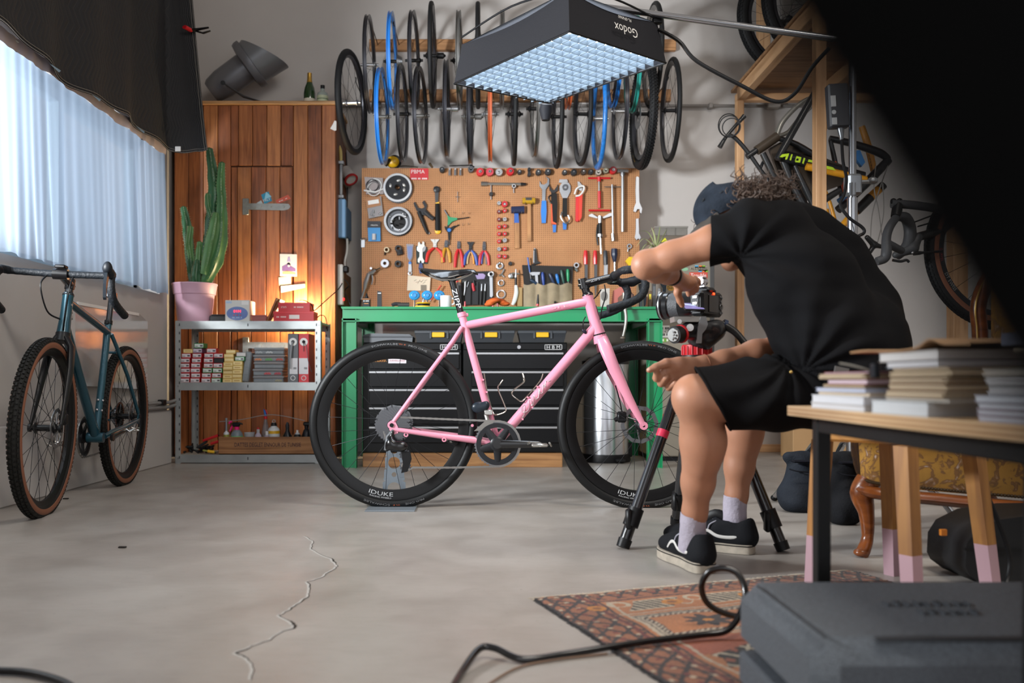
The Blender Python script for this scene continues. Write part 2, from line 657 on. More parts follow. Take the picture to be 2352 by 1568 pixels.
# glassy panel heater under the window
b = B()
b.prism([(4.25,.5),(5.1,.47),(5.16,.50),(5.16,.86),(5.04,.897),(4.25,.897)],(XL,0,0),(0,1,0),(0,0,1),(.045,0,0))
ht = b.solo('panel_heater',M('b9b2ae',.08,coat=1.),'glossy pale wall heater below the window behind the teal bicycle','heater')
B().box(XL + .04,XL + .05,4.27,5.02,.885,.9).build('top_rail',WHT,ht)
# window: frame, panes, sheer curtain, dark blanket
b = B()
for y in (1.32,3.5,4.5,5.45):
 b.box(XL - .2,XL - .14,y - .03,y + .03,1.05,1.98)
for z in (1.08,1.95):
 b.box(XL - .2,XL - .14,1.3,5.47,z - .03,z + .03)
wn = struct(b,'window_1',M('9fb4bf',.5))
GLS = bpy.data.materials.new('window_glass')
GLS.use_nodes = True
nt = GLS.node_tree
g1,g2,g3 = nt.nodes.new('ShaderNodeBsdfTransparent'),nt.nodes.new('ShaderNodeBsdfGlossy'),nt.nodes.new('ShaderNodeMixShader')
g2.inputs['Roughness'].default_value = .02
g3.inputs[0].default_value = .07
for x,y in ((g1.outputs[0],g3.inputs[1]),(g2.outputs[0],g3.inputs[2]),(g3.outputs[0],nt.nodes['Material Output'].inputs[0])):
 nt.links.new(x,y)
for y0,y1 in ((1.35,3.47),(3.53,4.47),(4.53,5.42)):
 o = B().box(XL - .172,XL - .168,y0,y1,1.11,1.92).build('pane',GLS,wn,0)
def sheer():
 mt = bpy.data.materials.new('sheer_cloth')
 mt.use_nodes = True
 nt = mt.node_tree
 N,L = nt.nodes.new,nt.links.new
 nt.nodes.remove(nt.nodes['Principled BSDF'])
 out = nt.nodes['Material Output']
 t,d,tr = N('ShaderNodeBsdfTranslucent'),N('ShaderNodeBsdfDiffuse'),N('ShaderNodeBsdfTransparent')
 t.inputs[0].default_value = (.22,.28,.36,1)
 d.inputs[0].default_value = lin('aab6c8')
 m1,m2 = N('ShaderNodeMixShader'),N('ShaderNodeMixShader')
 m1.inputs[0].default_value = .3
 m2.inputs[0].default_value = .06
 L(t.outputs[0],m1.inputs[1]); L(d.outputs[0],m1.inputs[2])
 L(m1.outputs[0],m2.inputs[1]); L(tr.outputs[0],m2.inputs[2])
 L(m2.outputs[0],out.inputs[0])
 return mt
def fold(y,z,s=1.):
 k = .35 + .65 * math.sin(y * 2.7 + .6) ** 2
 return (.009 * k * math.sin(y * 37 + 2.4 * math.sin(y * 6.1) + 1.2 * math.sin(z * 2.3)) + .005 * k * math.sin(y * 79 + 2 * math.sin(y * 9.7) + z * 1.2) + .007 * math.sin(y * 13 - z)) * s
b = B()
b.grid(lambda i,j: (XL + .035 + fold(3.4 + 2.06 * i,j,.3 + .35 * (1 - j)) + .02 * (1 - j),3.4 + 2.06 * i,1.045 + .86 * j + .006 * math.sin(i * 60)),260,16)
cu = b.solo('window_curtain',sheer(),'sheer white curtain glowing in front of the long window','curtain',sm=80)
b = B()
b.grid(lambda i,j: (XL + .042 + fold(3.4 + 2.05 * i,0,.55) + .004 * math.sin(j * 3),3.4 + 2.05 * i,1.895 + .06 * j + .004 * math.sin(i * 45)),200,4)
b.build('heading',M('cfc2c6',.8),cu,80)
b = B().tube([(XL + .03,1.35,1.945),(XL + .03,5.46,1.945)],.006,8)
b.build('rod',WHT,cu)
# ------------------------------------------------------------------ dark quilted blanket over the window
def quilt():
 mt = bpy.data.materials.new('quilted_cloth')
 mt.use_nodes = True
 nt = mt.node_tree
 N,L = nt.nodes.new,nt.links.new
 b = nt.nodes['Principled BSDF']
 b.inputs['Roughness'].default_value = .8
 b.inputs['Sheen Weight'].default_value = .0
 tc = N('ShaderNodeUVMap')
 sp = N('ShaderNodeSeparateXYZ')
 L(tc.outputs[0],sp.inputs[0])
 def mt_(op,a,c):
  n = N('ShaderNodeMath'); n.operation = op
  for i,x in enumerate((a,c)):
   if isinstance(x,(int,float)):
    n.inputs[i].default_value = x
   else:
    L(x,n.inputs[i])
  return n.outputs[0]
 pp = mt_('PINGPONG',sp.outputs[1],.075)
 q = mt_('ADD',sp.outputs[0],mt_('MULTIPLY',pp,.55))
 w = mt_('PINGPONG',q,.017)
 ln = mt_('LESS_THAN',w,.0011)
 mx = N('ShaderNodeMix'); mx.data_type = 'RGBA'
 mx.inputs['A'].default_value = lin('141417'); mx.inputs['B'].default_value = lin('2e2a28')
 L(ln,mx.inputs['Factor']); L(mx.outputs['Result'],b.inputs['Base Color'])
 bp = N('ShaderNodeBump'); bp.inputs['Strength'].default_value = .5; bp.inputs['Distance'].default_value = .006
 L(mt_('MULTIPLY',w,50.),bp.inputs['Height']); L(bp.outputs[0],b.inputs['Normal'])
 return mt
def blank(i,j):
 """i along the cloth (0..0.88 by the wall, then turned into the room), j upwards"""
 z0 = 1.9 + .016 * math.sin(i * 19) + .006 * math.sin(i * 61 + 1)
 z = z0 + j * 1.35
 k = j ** .7
 t = min(i / .86,1.)
 y = 1.7 + 3.62 * t
 x = -1.9 + .022 * math.sin(y * 7.3 + j) * (1 - .4 * k) + .013 * math.sin(y * 15.1) + .014 * math.sin(y * 4.1 + 2) * k
 if i > .86:
  s = (i - .86) / .14
  x += .235 * s * (1 - .5 * min(1,j * 1.2)) + .02 * math.sin(s * 5 + j * 2)
  y += .06 * s + .03 * math.sin(s * PI) * (1 - k)
  z += .012 * s * (1 - j)
 return (x,y,z)
b = B().grid(blank,240,30)
bl = b.solo('moving_blanket',quilt(),'dark quilted blanket hanging over the top of the window','blanket',sm=70)
uv = bl.data.uv_layers.new(name='UVMap')
for lp in bl.data.loops:
 i,j = lp.vertex_index % 240,lp.vertex_index // 240
 uv.data[lp.index].uv = (i / 239 * 4.2,j / 29 * 1.35)
for off in (.004,.017):
 b = B()
 b.tube([V(blank(i / 239,0)) + V((.003,0,off)) for i in range(0,240)] ,.0017,5)
 b.tube([V(blank(1,j / 29)) + V((-off,-.004,0)) for j in range(0,30)],.0017,5)
 b.build('hem_seam',M('6b665f',.8),bl)
b = B().tube([V((-1.93,1.6,3.262)),V((-1.93,5.45,3.262))],.016,10)
b.build('rail',BLK,bl)
for y in (3.86,4.27,4.83):
 b = B()
 b.add([(-1.895,y,1.9),(-1.885,y + .10,1.897),(-1.87,y + .05,1.872)],[(0,1,2)])
 b.build('turned_corner',M('7f98a8',.8),bl)
q = P(407,343,5.3)
B().box(q.x - .016,q.x + .016,5.31,5.314,q.z - .008,q.z + .02).build('care_tag',WHT,bl)
b = B()
q = P(466,70,5.35)
b.tube([(-1.79,5.3,2.62),q + V((-.07,0,0))],.017,8,ell=.6)
b.m = 1
b.tube([q + V((-.075,0,0)),q + V((-.02,-.01,.004)),q + V((.04,-.015,.012))],[.017,.013,.008],8,ell=.5)
b.tube([q + V((-.04,0,-.004)),q + V((.005,-.01,-.02)),q + V((.05,-.015,-.008))],[.01,.011,.007],8,ell=.5)
b.solo('spring_clamp',[RED,BLK],'red and black clamp holding the edge of the dark blanket','clamp')
# ------------------------------------------------------------------ plank cabinet
YC = 6.05
CW = [WOOD(c,d,'z',.42,.9) for c,d in (('a8683c','864c2a'),('9c5c34','764224'),('b57444','945a34'),('935430','6c3a1f'))]
cb = thing('plank_cabinet','tall cabinet clad in orange brown planks with a small hinged door','cabinet',P(586,870,6.2) * 1)
cb.location.z = 0; ORG[cb.name] = V(cb.location)
x0,x1 = P(400,0,YC).x,P(771,0,YC).x
B().box(x0 + .004,x1 - .012,YC + .022,YB - .003,.0,2.385).build('carcass',WOOD('6e3d1f','47240f','z',.6,.5),cb,0)
B().box(x1 - .012,x1 + .004,YC + .02,YB - .003,0,2.385,.003).build('side_panel',WOOD('7a4a28','57301a','z',.6,.5),cb,0)
B().box(x0 - .005,x1 + .012,YC - .022,YB - .003,2.385,2.409,.004).build('top_board',WOOD('c89a6a','a0703f','x',.6,.6),cb,0)
def plank(a,c,z0,z1,par,k):
 xa,xc = P(a,0,YC).x,P(c,0,YC).x
 d = R.uniform(-.002,.002)
 B().box(xa + .0018,xc - .0018,YC - .002 + d,YC + .021,z0,z1,.003).build('plank',CW[k % 4],par,0)
zt = lambda py: CZ + (CY - py) / F0 * YC
ed = [400,433,467,500,530]
for i in range(4):
 plank(ed[i],ed[i + 1],.02,2.384,cb,i)
ed = [530,548,580,613,645,674]
for i in range(5):
 plank(ed[i],ed[i + 1],zt(381) + .002,2.384,cb,i + 3)
ed = [674,707,739,771]
for i in range(3):
 plank(ed[i],ed[i + 1],.02,2.384,cb,i + 2)
dr = B().box(P(532,0,YC).x,P(671,0,YC).x,YC + .0215,YC + .024,.05,zt(383)).build('door',CW[1],cb,0)
ed = [531,545,577,611,643,671.5]
for i in range(5):
 plank(ed[i],ed[i + 1],.05,zt(383) - .002,dr,i + 1)
for yy in (475,793):
 b = B()
 q = P(565,yy,YC)
 b.box(q.x - .022,q.x + .022,YC - .012,YC - .003,q.z - .056,q.z + .056,.003)
 q2 = P(664,yy,YC)
 b.prism([(-.02 + .03,-.02),(q2.x - q.x - .03,-.026),(q2.x - q.x,-.018),(q2.x - q.x + .012,0),(q2.x - q.x,.018),(q2.x - q.x - .03,.02),(.01,.022)],
   (q.x,YC - .008,q.z),(1,0,0),(0,0,1),(0,-.005,0))
 for dx in (.06,.1,.17,.255):
  b.cyl((q.x + dx,YC - .012,q.z),(q.x + dx,YC - .02,q.z),.011 if dx != .17 else .007,n=12)
 for dz in (-.03,.03):
  b.cyl((q.x,YC - .011,q.z + dz),(q.x,YC - .017,q.z + dz),.008,n=10)
 b.build('strap_hinge',M('9a9a96',.4,.8,var=.2,vs=30),dr)
q = P(766,289,YC)
b = B()
b.prism([(-.022,-.02),(.01,-.035),(.02,-.03),(.02,.03),(.008,.035),(-.004,.01)],(q.x,YC - .003,q.z),(1,0,0),(0,0,1),(0,-.002,0))
b.build('torn_sticker',WHT,cb)
def plate(name,pts,Y,mats,label,cat,t=.002,extra=None):
 """thin flat piece outlined in the photo, standing at depth Y"""
 b = B()
 q = [P(x,y,Y) for x,y in pts]
 b.prism([(p.x,p.z) for p in q],(0,Y,0),(1,0,0),(0,0,1),(0,-t,0))
 if extra:
  extra(b)
 return b.solo(name,mats,label,cat)
def st1(b):
 b.m = 1
 letters(b,'YRLY',P(612,459,YC - .006),(1,0,.25),(-.2,0,1),w=.055)
 b.m = 2
 q = P(613,450,YC - .0055)
 b.prism([(-.02,-.018),(.03,-.01),(.0,.03)],q,(1,0,.2),(-.2,0,1),(0,-.0006,0))
plate('sticker',[(600,447),(617,440),(625,461),(607,469)],YC - .003,[M('1f8fb5',.4),WHT,M('8fd0e6',.4)],'blue square sticker stuck above the long hinge','sticker',extra=st1)
def st2(b):
 b.m = 1
 letters(b,'-- -',P(650,459,YC - .006),(1,0,.42),(-.4,0,1),w=.06)
plate('sticker',[(633,460),(662,447),(668,456),(637,469)],YC - .003,[M('d0553c',.4),M('f0d8cc',.5)],'small red sticker slanting above the hinge end','sticker',extra=st2)
plate('sticker',[(590,466),(600,460),(604,468),(592,470)],YC - .003,[M('b9c4c6',.4)],'small pale sticker on the hinge beside the blue one','sticker')
def pic(b):
 Y = YC - .006
 b.m = 1
 for (pts,m) in (([(648,612),(660,606),(679,617),(679,623),(648,622)],1),([(659,601),(662,590),(666,590),(668,601)],2),([(649,624),(660,621),(679,626),(679,630),(649,629)],3)):
  b.m = m
  q = [P(x,y,Y) for x,y in pts]
  b.prism([(p.x,p.z) for p in q],(0,Y,0),(1,0,0),(0,0,1),(0,-.0008,0))
 b.m = 4
 b.ball(P(663,607,Y),(.013,.001,.013),12,6)
 b.m = 0
 b.ball(P(663,610,Y - .001),(.008,.001,.008),12,6)
plate('art_print',[(643,583),(682,584),(682,635),(643,634)],YC - .004,[M('e9e6ea',.5),M('8566a8',.5),M('a9a3d8',.5),M('e3b98a',.5),M('20202a',.5)],
 'small print of purple hills pinned to the cabinet planks','print',extra=pic)
plate('note',[(640,637),(668,634),(669,652),(641,656)],YC - .003,[M('dfe3c6',.6)],'folded note pinned directly below the small print','paper')
plate('note',[(645,657),(700,652),(701,660),(646,672)],YC - .008,[M('f4eee2',.6)],'long white paper strip above the red boxes','paper')
# ------------------------------------------------------------------ galvanised shelving
YF,YR_ = 5.6,5.95
GAL = M('a8acac',.42,.75,var=.18,vs=9,bump=.03,bs=40)
xl,xr = P(402,0,YF).x,P(737,0,YF).x
sh = thing('shelving_unit','grey galvanised steel shelving unit with three shelves','shelf',((xl + xr) / 2,5.78,0))
ZS = (.89,.506,.052)
for (px_,py_) in ((xl,YF),(xr,YF),(xl,YR_),(xr,YR_)):
 sx = 1 if px_ == xl else -1
 sy = 1 if py_ == YF else -1
 b = B()
 b.box(px_,px_ + sx * .036,py_,py_ + sy * .002,0,.895)
 b.box(px_,px_ + sx * .002,py_,py_ + sy * .036,0,.895)
 p = b.build('post',GAL,sh,0)
 b = B()
 for k in range(17):
  z = .03 + k * .052
  b.box(px_ + sx * .024,px_ + sx * .031,py_ - .0006 if sy > 0 else py_ - .003,py_ + .0006,z,z + .016)
 b.build('slots',M('3c3f40',.6),p,0,stuff=True)
for z in ZS:
 s = B().box(xl + .004,xr - .004,YF + .004,YR_ - .004,z - .012,z,0).build('shelf_board',M('b7b3aa',.6),sh,0)
 for y in (YF,YR_ - .004):
  b = B()
  b.box(xl + .036,xr - .036,y,y + .003,z - .047,z + .002,0)
  b.box(xl + .036,xr - .036,y - .001,y + .006,z - .004,z + .003,0)
  b.build('beam',GAL,s,0)
 b = B()
 b.box((xl + xr) / 2 - .003,(xl + xr) / 2 + .003,YF - .0006,YF + .001,z - .03,z - .012)
 b.build('rivet_slot',M('2c2e2f',.6),s,0)
 for x in (xl + .018,xr - .018):
  B().cyl((x,YF,z - .02),(x,YF - .004,z - .02),.006,n=8).build('bolt',STEEL,s)
# --- small parts boxes on the middle shelf
def pbox(x,z,y,w,h,d,kind,rot,label):
 cols = {'r': ('b3121c','d9d3d6'),'g': ('1f7a3c','d3dcd6'),'y': ('d8b768','e5cf92'),'k': ('232326','2e2e31'),'l': ('6a3d5a','cfc6d4'),'w': ('9c9a98','cdc9c6')}[kind]
 t = thing('parts_box',label,'box',(x,y,z),rot,'little parts boxes on the middle shelf',False)
 B().box(-w / 2,w / 2,0,d,0,h,.0012).build('carton',M(cols[0],.5),t,0)
 b = B()
 b.box(-w / 2 + .003,w / 2 - .003,-.0006,.001,.0045,h - .0045)
 b.m = 1
 if kind in 'rgl':
  b.box(-w * .42,-w * .1,-.001,0,h * .3,h * .42)
  b.box(w * .12,w * .4,-.001,0,h * .3,h * .62)
 elif kind == 'y':
  b.box(-w * .46,w * .46,-.001,0,.005,h * .3) if R.random() < .3 else b.box(-w * .3,w * .3,-.001,0,h * .4,h * .6)
 b.build('label',[M(cols[1],.5),M('4f4a52' if kind != 'y' else 'b98f4a',.6)],t,0)
colname = {'r': 'red','g': 'green','y': 'yellow','k': 'black','l': 'lilac','w': 'grey'}
ordn = ['bottom','second','third','fourth','fifth','sixth','seventh','eighth']
coln = ['first','second','third','fourth','fifth','sixth']
SX = lambda cx: P(400 + cx / 6.918,0,5.62).x
cols = [[('r',170),('r',172),('r',172),('r',165),('r',176),('r',190),('y',215)],
  [('r',331),('r',340),('r',332),('r',340),('r',350),('r',360),('l',368),('g',395)],
  [('r',505),('r',507),('g',525),('r',540),('r',545),('r',550),('r',588)],
  [('g',662),('r',668),('g',684),('r',692),('k',700),('r',700)],
  [('y',838),('y',840),('y',846),('y',852),('y',856),('y',866),('y',862),('y',893)],
  [('y',990),('y',992),('y',1000),('y',1006),('y',1010),('g',1043),('w',1060)]]
for ci,cl in enumerate(cols):
 z = ZS[1]
 for k,(kd,cx) in enumerate(cl):
  h = .0312 if kd != 'y' else .026
  if ci == 5:
   h = .0275
  pbox(SX(cx),z,5.618 + R.uniform(0,.012),.0595,h - .0006,.085,kd,R.uniform(-.04,.04) if not (ci == 2 and k == 6) else .1,
   '%s parts box, %s from the bottom in the %s stack from the left' % (colname[kd],ordn[k],coln[ci]) if k else
   '%s parts box at the bottom of the %s stack from the left' % (colname[kd],coln[ci]))
  z += h
b = B()
for i in range(6):
 b.tube([(SX(490 + i * 14),5.612,.62 + .004 * math.sin(i * 2)),(SX(505 + i * 14),5.608,.622 + .005 * math.cos(i * 3))],[.005,.006],6)
# --- organiser cases of smoky plastic
SMK = M('8f979c',.25,alpha=.72)
SMK2 = M('7b8388',.3,alpha=.85)
def organiser(x0,x1,z,y,h,d,label,cols,grp='organiser cases on the middle shelf'):
 t = thing('organiser_case',label,'organiser',((x0 + x1) / 2,y + d / 2,z),group=grp)
 b = B().box(x0 + .004,x1 - .004,y,y + d,z,z + h * .62,.006)
 b.build('tray',SMK2,t,0)
 B().box(x0,x1,y - .003,y + d + .003,z + h * .62,z + h,.006).build('lid',SMK,t,0)
 n = 3
 for i in range(1,n):
  x = x0 + (x1 - x0) * i / n
  B().box(x - .002,x + .002,y - .0015,y + .002,z + .004,z + h * .6).build('divider',M('6f777c',.4),t,0)
 for i,c in enumerate(cols):
  if c:
   b = B()
   for k in range(5):
    b.ball((x0 + (x1 - x0) * (i + .25 + .12 * k) / n,y - .0005,z + .012 + .004 * (k % 2)),(.007,.002,.006),8,5)
   b.build('small_parts',M(c,.5),t,stuff=True)
zz = ZS[1]
OW = [(580,652),(580,650),(582,653),(581,655),(583,654)]
for i,(a,c) in enumerate(OW):
 h = .0445
 organiser(P(a,0,5.64).x,P(c,0,5.64).x,zz,5.64 - .004 * (i % 2),h - .0008,.17,
   ['lowest smoky organiser case of the stack of five','smoky organiser case with red parts, second from the bottom','middle smoky organiser case of the stack of five',
   'smoky organiser case with green and orange parts, second from the top','topmost smoky organiser case of the stack of five'][i],
   [('','','8f8a70'),('','b84a50','a8404a'),('','',''),('c07a50','5a9a50','b05048'),('9aa0a4','b4b8ba','')][i])
 zz += h
t = thing('organiser_case','smoky organiser case leaning on end beside the stack of five','organiser',(P(567,0,5.66).x,5.7,ZS[1]),0,'organiser cases on the middle shelf',False)
ro = Matrix.Rotation(.13,3,'Y')
B().box(-.03,.012,-.06,.08,.005,.197,.006,rot=ro,at=(0,0,0)).build('tray',SMK2,t,0)
for k in range(1,4):
 B().box(-.028,.010,-.0615,-.058,k * .048,k * .048 + .003,rot=ro,at=(0,0,0)).build('divider',M('626a70',.4),t,0)
# --- two cable dispenser boxes standing on end
for i,(a,c,col,lab) in enumerate(((661,685,'55565a','grey cable dispenser box standing upright beside the red one'),(686,709.5,'cc0f20','red cable dispenser box standing upright beside the grey one'))):
 xa,xc = P(a,0,5.63).x,P(c,0,5.63).x
 z1 = CZ + (CY - 766) / F0 * 5.63
 t = thing('dispenser_box',lab,'box',((xa + xc) / 2,5.72,ZS[1]),group='cable dispenser boxes')
 B().box(xa,xc,5.63,5.82,ZS[1],z1,.002).build('carton',M(col,.45),t,0)
 xm = (xa + xc) / 2
 zc = z1 - .052
 B().lathe([(.025,0),(.025,.002),(.011,.002),(.011,0)],(xm,5.63,zc),(0,-1,0),24,True).build('ring',WHT,t)
 B().cyl((xm,5.6305,zc),(xm,5.629,zc),.0105,n=16).build('opening',M('0d0d0f',.7),t)
 b = B().box(xa + .012 if i == 0 else xa + .002,xc - .004,5.629,5.631,ZS[1] + .055,ZS[1] + .155)
 b.m = 1
 for k in range(9):
  x = xm + .002 + k * .0022
  b.box(x,x + .0009 + .0006 * (k % 3),5.6285,5.63,ZS[1] + .085,ZS[1] + .098)
 b.build('label',[M('d5d3d6',.5),M('56565a',.5)],t,0)
 b = B()
 b.ring((xm,5.629,ZS[1] + .03),(0,1,0),.014,.0022,20,6)
 b.build('emblem',M('e3dfe0',.5),t)
 b = B()
 if i == 0:
  b.tube(spline([(xm,5.63,zc),(xm - .004,5.615,zc - .02),(xm - .012,5.612,zc - .1),(xm - .014,5.612,zc - .17)]),[.006] * 13 + [.004] * 6,6)
 else:
  b.tube(spline([(xm,5.63,zc),(xm + .002,5.62,zc - .015),(xm + .001,5.622,zc - .06)]),.002,6)
  b.tube(spline([(xm + .004,5.628,zc - .005),(xm + .018,5.62,zc - .03),(xm + .03,5.62,zc - .12),(xm + .05,5.625,zc - .19)]),.0018,6)
 b.build('cable',M('8d8f92' if i == 0 else '3a3a3e',.4),t)
# --- date crate with bottles, and the pile of tools beside it
xa,xc = P(502,0,5.62).x,P(724,0,5.62).x
zc0 = ZS[2]
ct = thing('wooden_crate','low wooden date crate with printed lettering full of bottles','crate',((xa + xc) / 2,5.7,zc0))
CR = WOOD('a9764a','80532e','x',.6,.6)
zc1 = CZ + (CY - 1003) / F0 * 5.62
B().box(xa,xc,5.62,5.63,zc0,zc1,.001).build('front_panel',CR,ct,0)
B().box(xa,xc,5.82,5.83,zc0,zc1,.001).build('back_panel',CR,ct,0)
for x in (xa,xc - .01):
 B().box(x,x + .01,5.63,5.82,zc0,zc1,.001).build('end_panel',CR,ct,0)
B().box(xa,xc,5.62,5.83,zc0,zc0 + .008).build('crate_floor',CR,ct,0)
b = letters(B(),'DATTES DEGLET ENNOUR DE TUNISIE',P(615,1021,5.6195),(1,0,0),(0,0,1),w=.418,h=.026)
b.build('lettering',M('1d1a30',.6),ct,0)
zb = zc0 + .008
def bottle(px,y,prof,col,label,parts=(),r=.3,n=18,cat='bottle',alpha=1.):
 x = P(px,0,y).x
 t = thing('bottle',label,cat,(x,y,zb),group='bottles and cans in the date crate')
 B().lathe(prof,(x,y,zb),(0,0,1),n).build('body',M(col,r,alpha=alpha),t)
 for nm,pr,c in parts:
  B().lathe(pr,(x,y,zb),(0,0,1),n).build(nm,M(c,.4),t)
 return t,x
t,x = bottle(520,5.66,[(.017,0),(.017,.125),(.014,.132),(.007,.136),(.005,.145)],'c9ccd2','grey sealant cartridge with a long nozzle at the crate end',
   (('label',[(.0174,.075),(.0174,.118)],'8f8a3a'),('nozzle',[(.006,.135),(.0045,.21),(.008,.211),(.006,.222)],'7a828a')),cat='cartridge')
t,x = bottle(544,5.67,[(.037,0),(.038,.03),(.038,.11),(.034,.128),(.018,.146),(.013,.148)],'7a8790','smoky spray bottle with a pink collar and green band',
   (('label',[(.0386,.088),(.0386,.108)],'58c878'),('collar',[(.014,.145),(.015,.165),(.011,.167)],'e0186e')),alpha=.8)
b = B().box(x - .028,x + .02,5.658,5.682,zb + .167,zb + .195,.006)
b.tube([(x + .015,5.67,zb + .19),(x + .038,5.67,zb + .182)],[.008,.004],8)
b.build('spray_head',BLK,t)
b = B().tube([(x - .03,5.67,zb + .2),(x - .045,5.67,zb + .195),(x - .048,5.67,zb + .185)],.007,6)
b.tube(spline([(x - .026,5.67,zb + .178),(x - .034,5.67,zb + .16),(x - .044,5.67,zb + .138)]),.006,6)
b.build('trigger',M('e0186e',.4),t)
t,x = bottle(573,5.69,[(.02,0),(.022,.02),(.034,.125),(.036,.13),(.033,.13),(.02,.01)],'b9bcc0','clear plastic measuring cup standing in the crate',alpha=.45,cat='cup')
for px,hh,lab in ((593,.128,'pale lilac handled flask with a red and silver neck'),(613,.115,'pale lilac handled flask with a white cap')):
 t,x = bottle(px,5.67,[(.022,0),(.024,.02),(.024,hh - .03),(.018,hh - .012),(.009,hh)],'b3a6b8',lab,
    (('cap',[(.0095,hh - .001),(.0095,hh + .022),(.006,hh + .024)],'d8d6d6' if px == 613 else 'a9a9ad'),),alpha=.85)
 if px == 593:
  B().lathe([(.008,hh + .022),(.008,hh + .033),(.004,hh + .034)],(x,5.67,zb),(0,0,1),10).build('top',RED,t)
t,x = bottle(629,5.74,[(.035,0),(.038,.015),(.038,.095),(.0385,.118),(.0385,.14),(.03,.155),(.02,.162),(.02,.168)],'d9dcdd','round white tub with a yellow band and black stopper',
   (('label',[(.0389,.119),(.0389,.138)],'e3ad1e'),('base',[(.0387,.05),(.0387,.09)],'1f6b52'),('stopper',[(.02,.168),(.017,.188),(.008,.19)],'1b1b1d')))
b = B().ring((x,5.74,zb + .198),(0,1,0),.009,.0025,14,6)
b.build('loop',M('b5b3ae',.4),t)
t,x = bottle(660,5.67,[(.034,0),(.034,.085),(.028,.11),(.012,.14),(.011,.17),(.009,.172)],'131418','black bottle with a blue line and pointed black cap',
   (('label',[(.0345,.048),(.0345,.052)],'1f6fb0'),('cap',[(.012,.158),(.013,.176),(.005,.196)],'202125')))
b = letters(B(),'---',(x + .004,5.635,zb + .03),(1,0,0),(0,0,1),h=.012)
b.build('lettering',WHT,t,0)
t,x = bottle(683,5.66,[(.023,0),(.0235,.005),(.0235,.1),(.022,.112),(.016,.12)],'17181b','black aerosol can with a white nozzle beside the blue lined bottle',
   (('shoulder',[(.017,.118),(.013,.127),(.008,.13)],'b9bcc0'),('nozzle',[(.007,.129),(.0065,.145),(.004,.146)],'e2e2e0')),cat='aerosol')
b = letters(B(),'- --',(x,5.635,zb + .066),(1,0,0),(0,0,1),h=.01)
letters(b,'-- -',(x,5.635,zb + .05),(1,0,0),(0,0,1),h=.01)
b.build('lettering',M('cfcfcf',.5),t,0)
t,x = bottle(704,5.73,[(.03,0),(.03,.11),(.02,.14),(.012,.15),(.014,.17)],'1a1b1f','black spray bottle at the far right of the crate',
   (('label',[(.0305,.06),(.0305,.064)],'274b78'),))
B().box(x - .02,x + .03,5.715,5.745,zb + .17,zb + .195,.006).build('spray_head',BLK,t)
t,x = bottle(610,5.77,[(.02,0),(.026,.02),(.026,.12),(.011,.2),(.010,.215)],'8f8d90','tall smoky wash bottle with a red and blue spout',(('cap',[(.012,.212),(.012,.228),(.008,.23)],'d01c22'),),alpha=.5)
b = B().tube([(x,5.77,zb + .23),(x - .008,5.77,zb + .27),(x + .012,5.77,zb + .245)],[.008,.009,.004],8)
b.build('spout',BLUE,t)
b = B().tube([(x + .012,5.77,zb + .24),(x + .004,5.77,zb + .262),(x,5.77,zb + .275)],[.003,.006,.003],8)
b.build('lever',RED,t)
b = B().tube(spline([P(504,968,5.7),P(550,964,5.7),P(610,953,5.69),P(650,955,5.7),P(700,966,5.72)]),.0025,6)
b.solo('thin_rod',M('8b8a88',.4),'thin bent rod lying across the bottles in the crate','rod')
def bar(name,a,c,y,r,mats,label,cat,grip=None):
 b = B().tube([P(*a,y),P(*c,y)],r,8)
 if grip:
  b.m = 1
  p,q = P(*a,y),P(*c,y)
  b.tube([p + (q - p) * grip[0],p + (q - p) * grip[1]],r * 1.5,8)
 return b.solo(name,mats,label,cat)
bar('hand_tool',(466,1012),(503,999),5.68,.006,[BLK,RED],'red handled black tool on top of the dark tool heap','tool',(.02,.95))
bar('hand_tool',(484,1019),(504,1013),5.67,.006,[BLK,RED],'shorter red handled tool leaning on the crate end','tool',(.02,.95))
bar('hand_tool',(452,1028),(476,1013),5.66,.006,[BLK,M('2a2a2c',.4)],'black grip tool slanting up from the dark heap','tool',(.1,.9))
bar('hand_tool',(466,1034),(494,1038),5.63,.006,[M('8a8a3a',.5),YEL],'yellow handled tool at the front of the dark heap','tool',(.4,.95))
pr = []
RR = random.Random(3)
for i in range(26):
 a = P(RR.uniform(418,496),RR.uniform(1024,1043),RR.uniform(5.64,5.8))
 a.z = max(a.z,.064)
 c = a + V((RR.uniform(-.05,.05),RR.uniform(-.03,.03),RR.uniform(-.015,.02)))
 c.z = max(c.z,.063); c.x = min(max(c.x,xl + .03),xa - .012); a.x = min(max(a.x,xl + .03),xa - .012)
 pr.append(('c',a,c,.008,.006))
b = sdf(pr,.004,.006)
b.solo('cable_heap',M('141416',.6),'heap of black straps and cables at the left of the bottom shelf','cables',kind='stuff')
# --- on the top shelf
ZT = ZS[0] + .003
q = P(447,738,5.74)
pot = thing('flower_pot','pale pink plastic plant pot on the shelving unit','pot',(q.x,5.74,ZT))
PK = M('c99fb2',.5,bump=.03,bs=120)
B().lathe([(.001,.004),(.1,.004),(.098,0),(.104,0),(.124,.18),(.121,.18),(.118,.17),(.001,.165)],(q.x,5.74,ZT),(0,0,1),40).build('body',PK,pot)
B().lathe([(.124,.176),(.13,.178),(.139,.236),(.143,.24),(.143,.247),(.137,.247),(.131,.2),(.124,.2)],(q.x,5.74,ZT),(0,0,1),40,True).build('rim',PK,pot)
B().lathe([(.126,.19),(.128,.222),(.06,.227),(.001,.226)],(q.x,5.74,ZT),(0,0,1),28).build('soil',M('2a211b',.9,bump=.6,bs=90),pot)
ca = thing('cactus','tall green column cactus with several arms in the pink pot','plant',(q.x,5.74,ZT + .22))
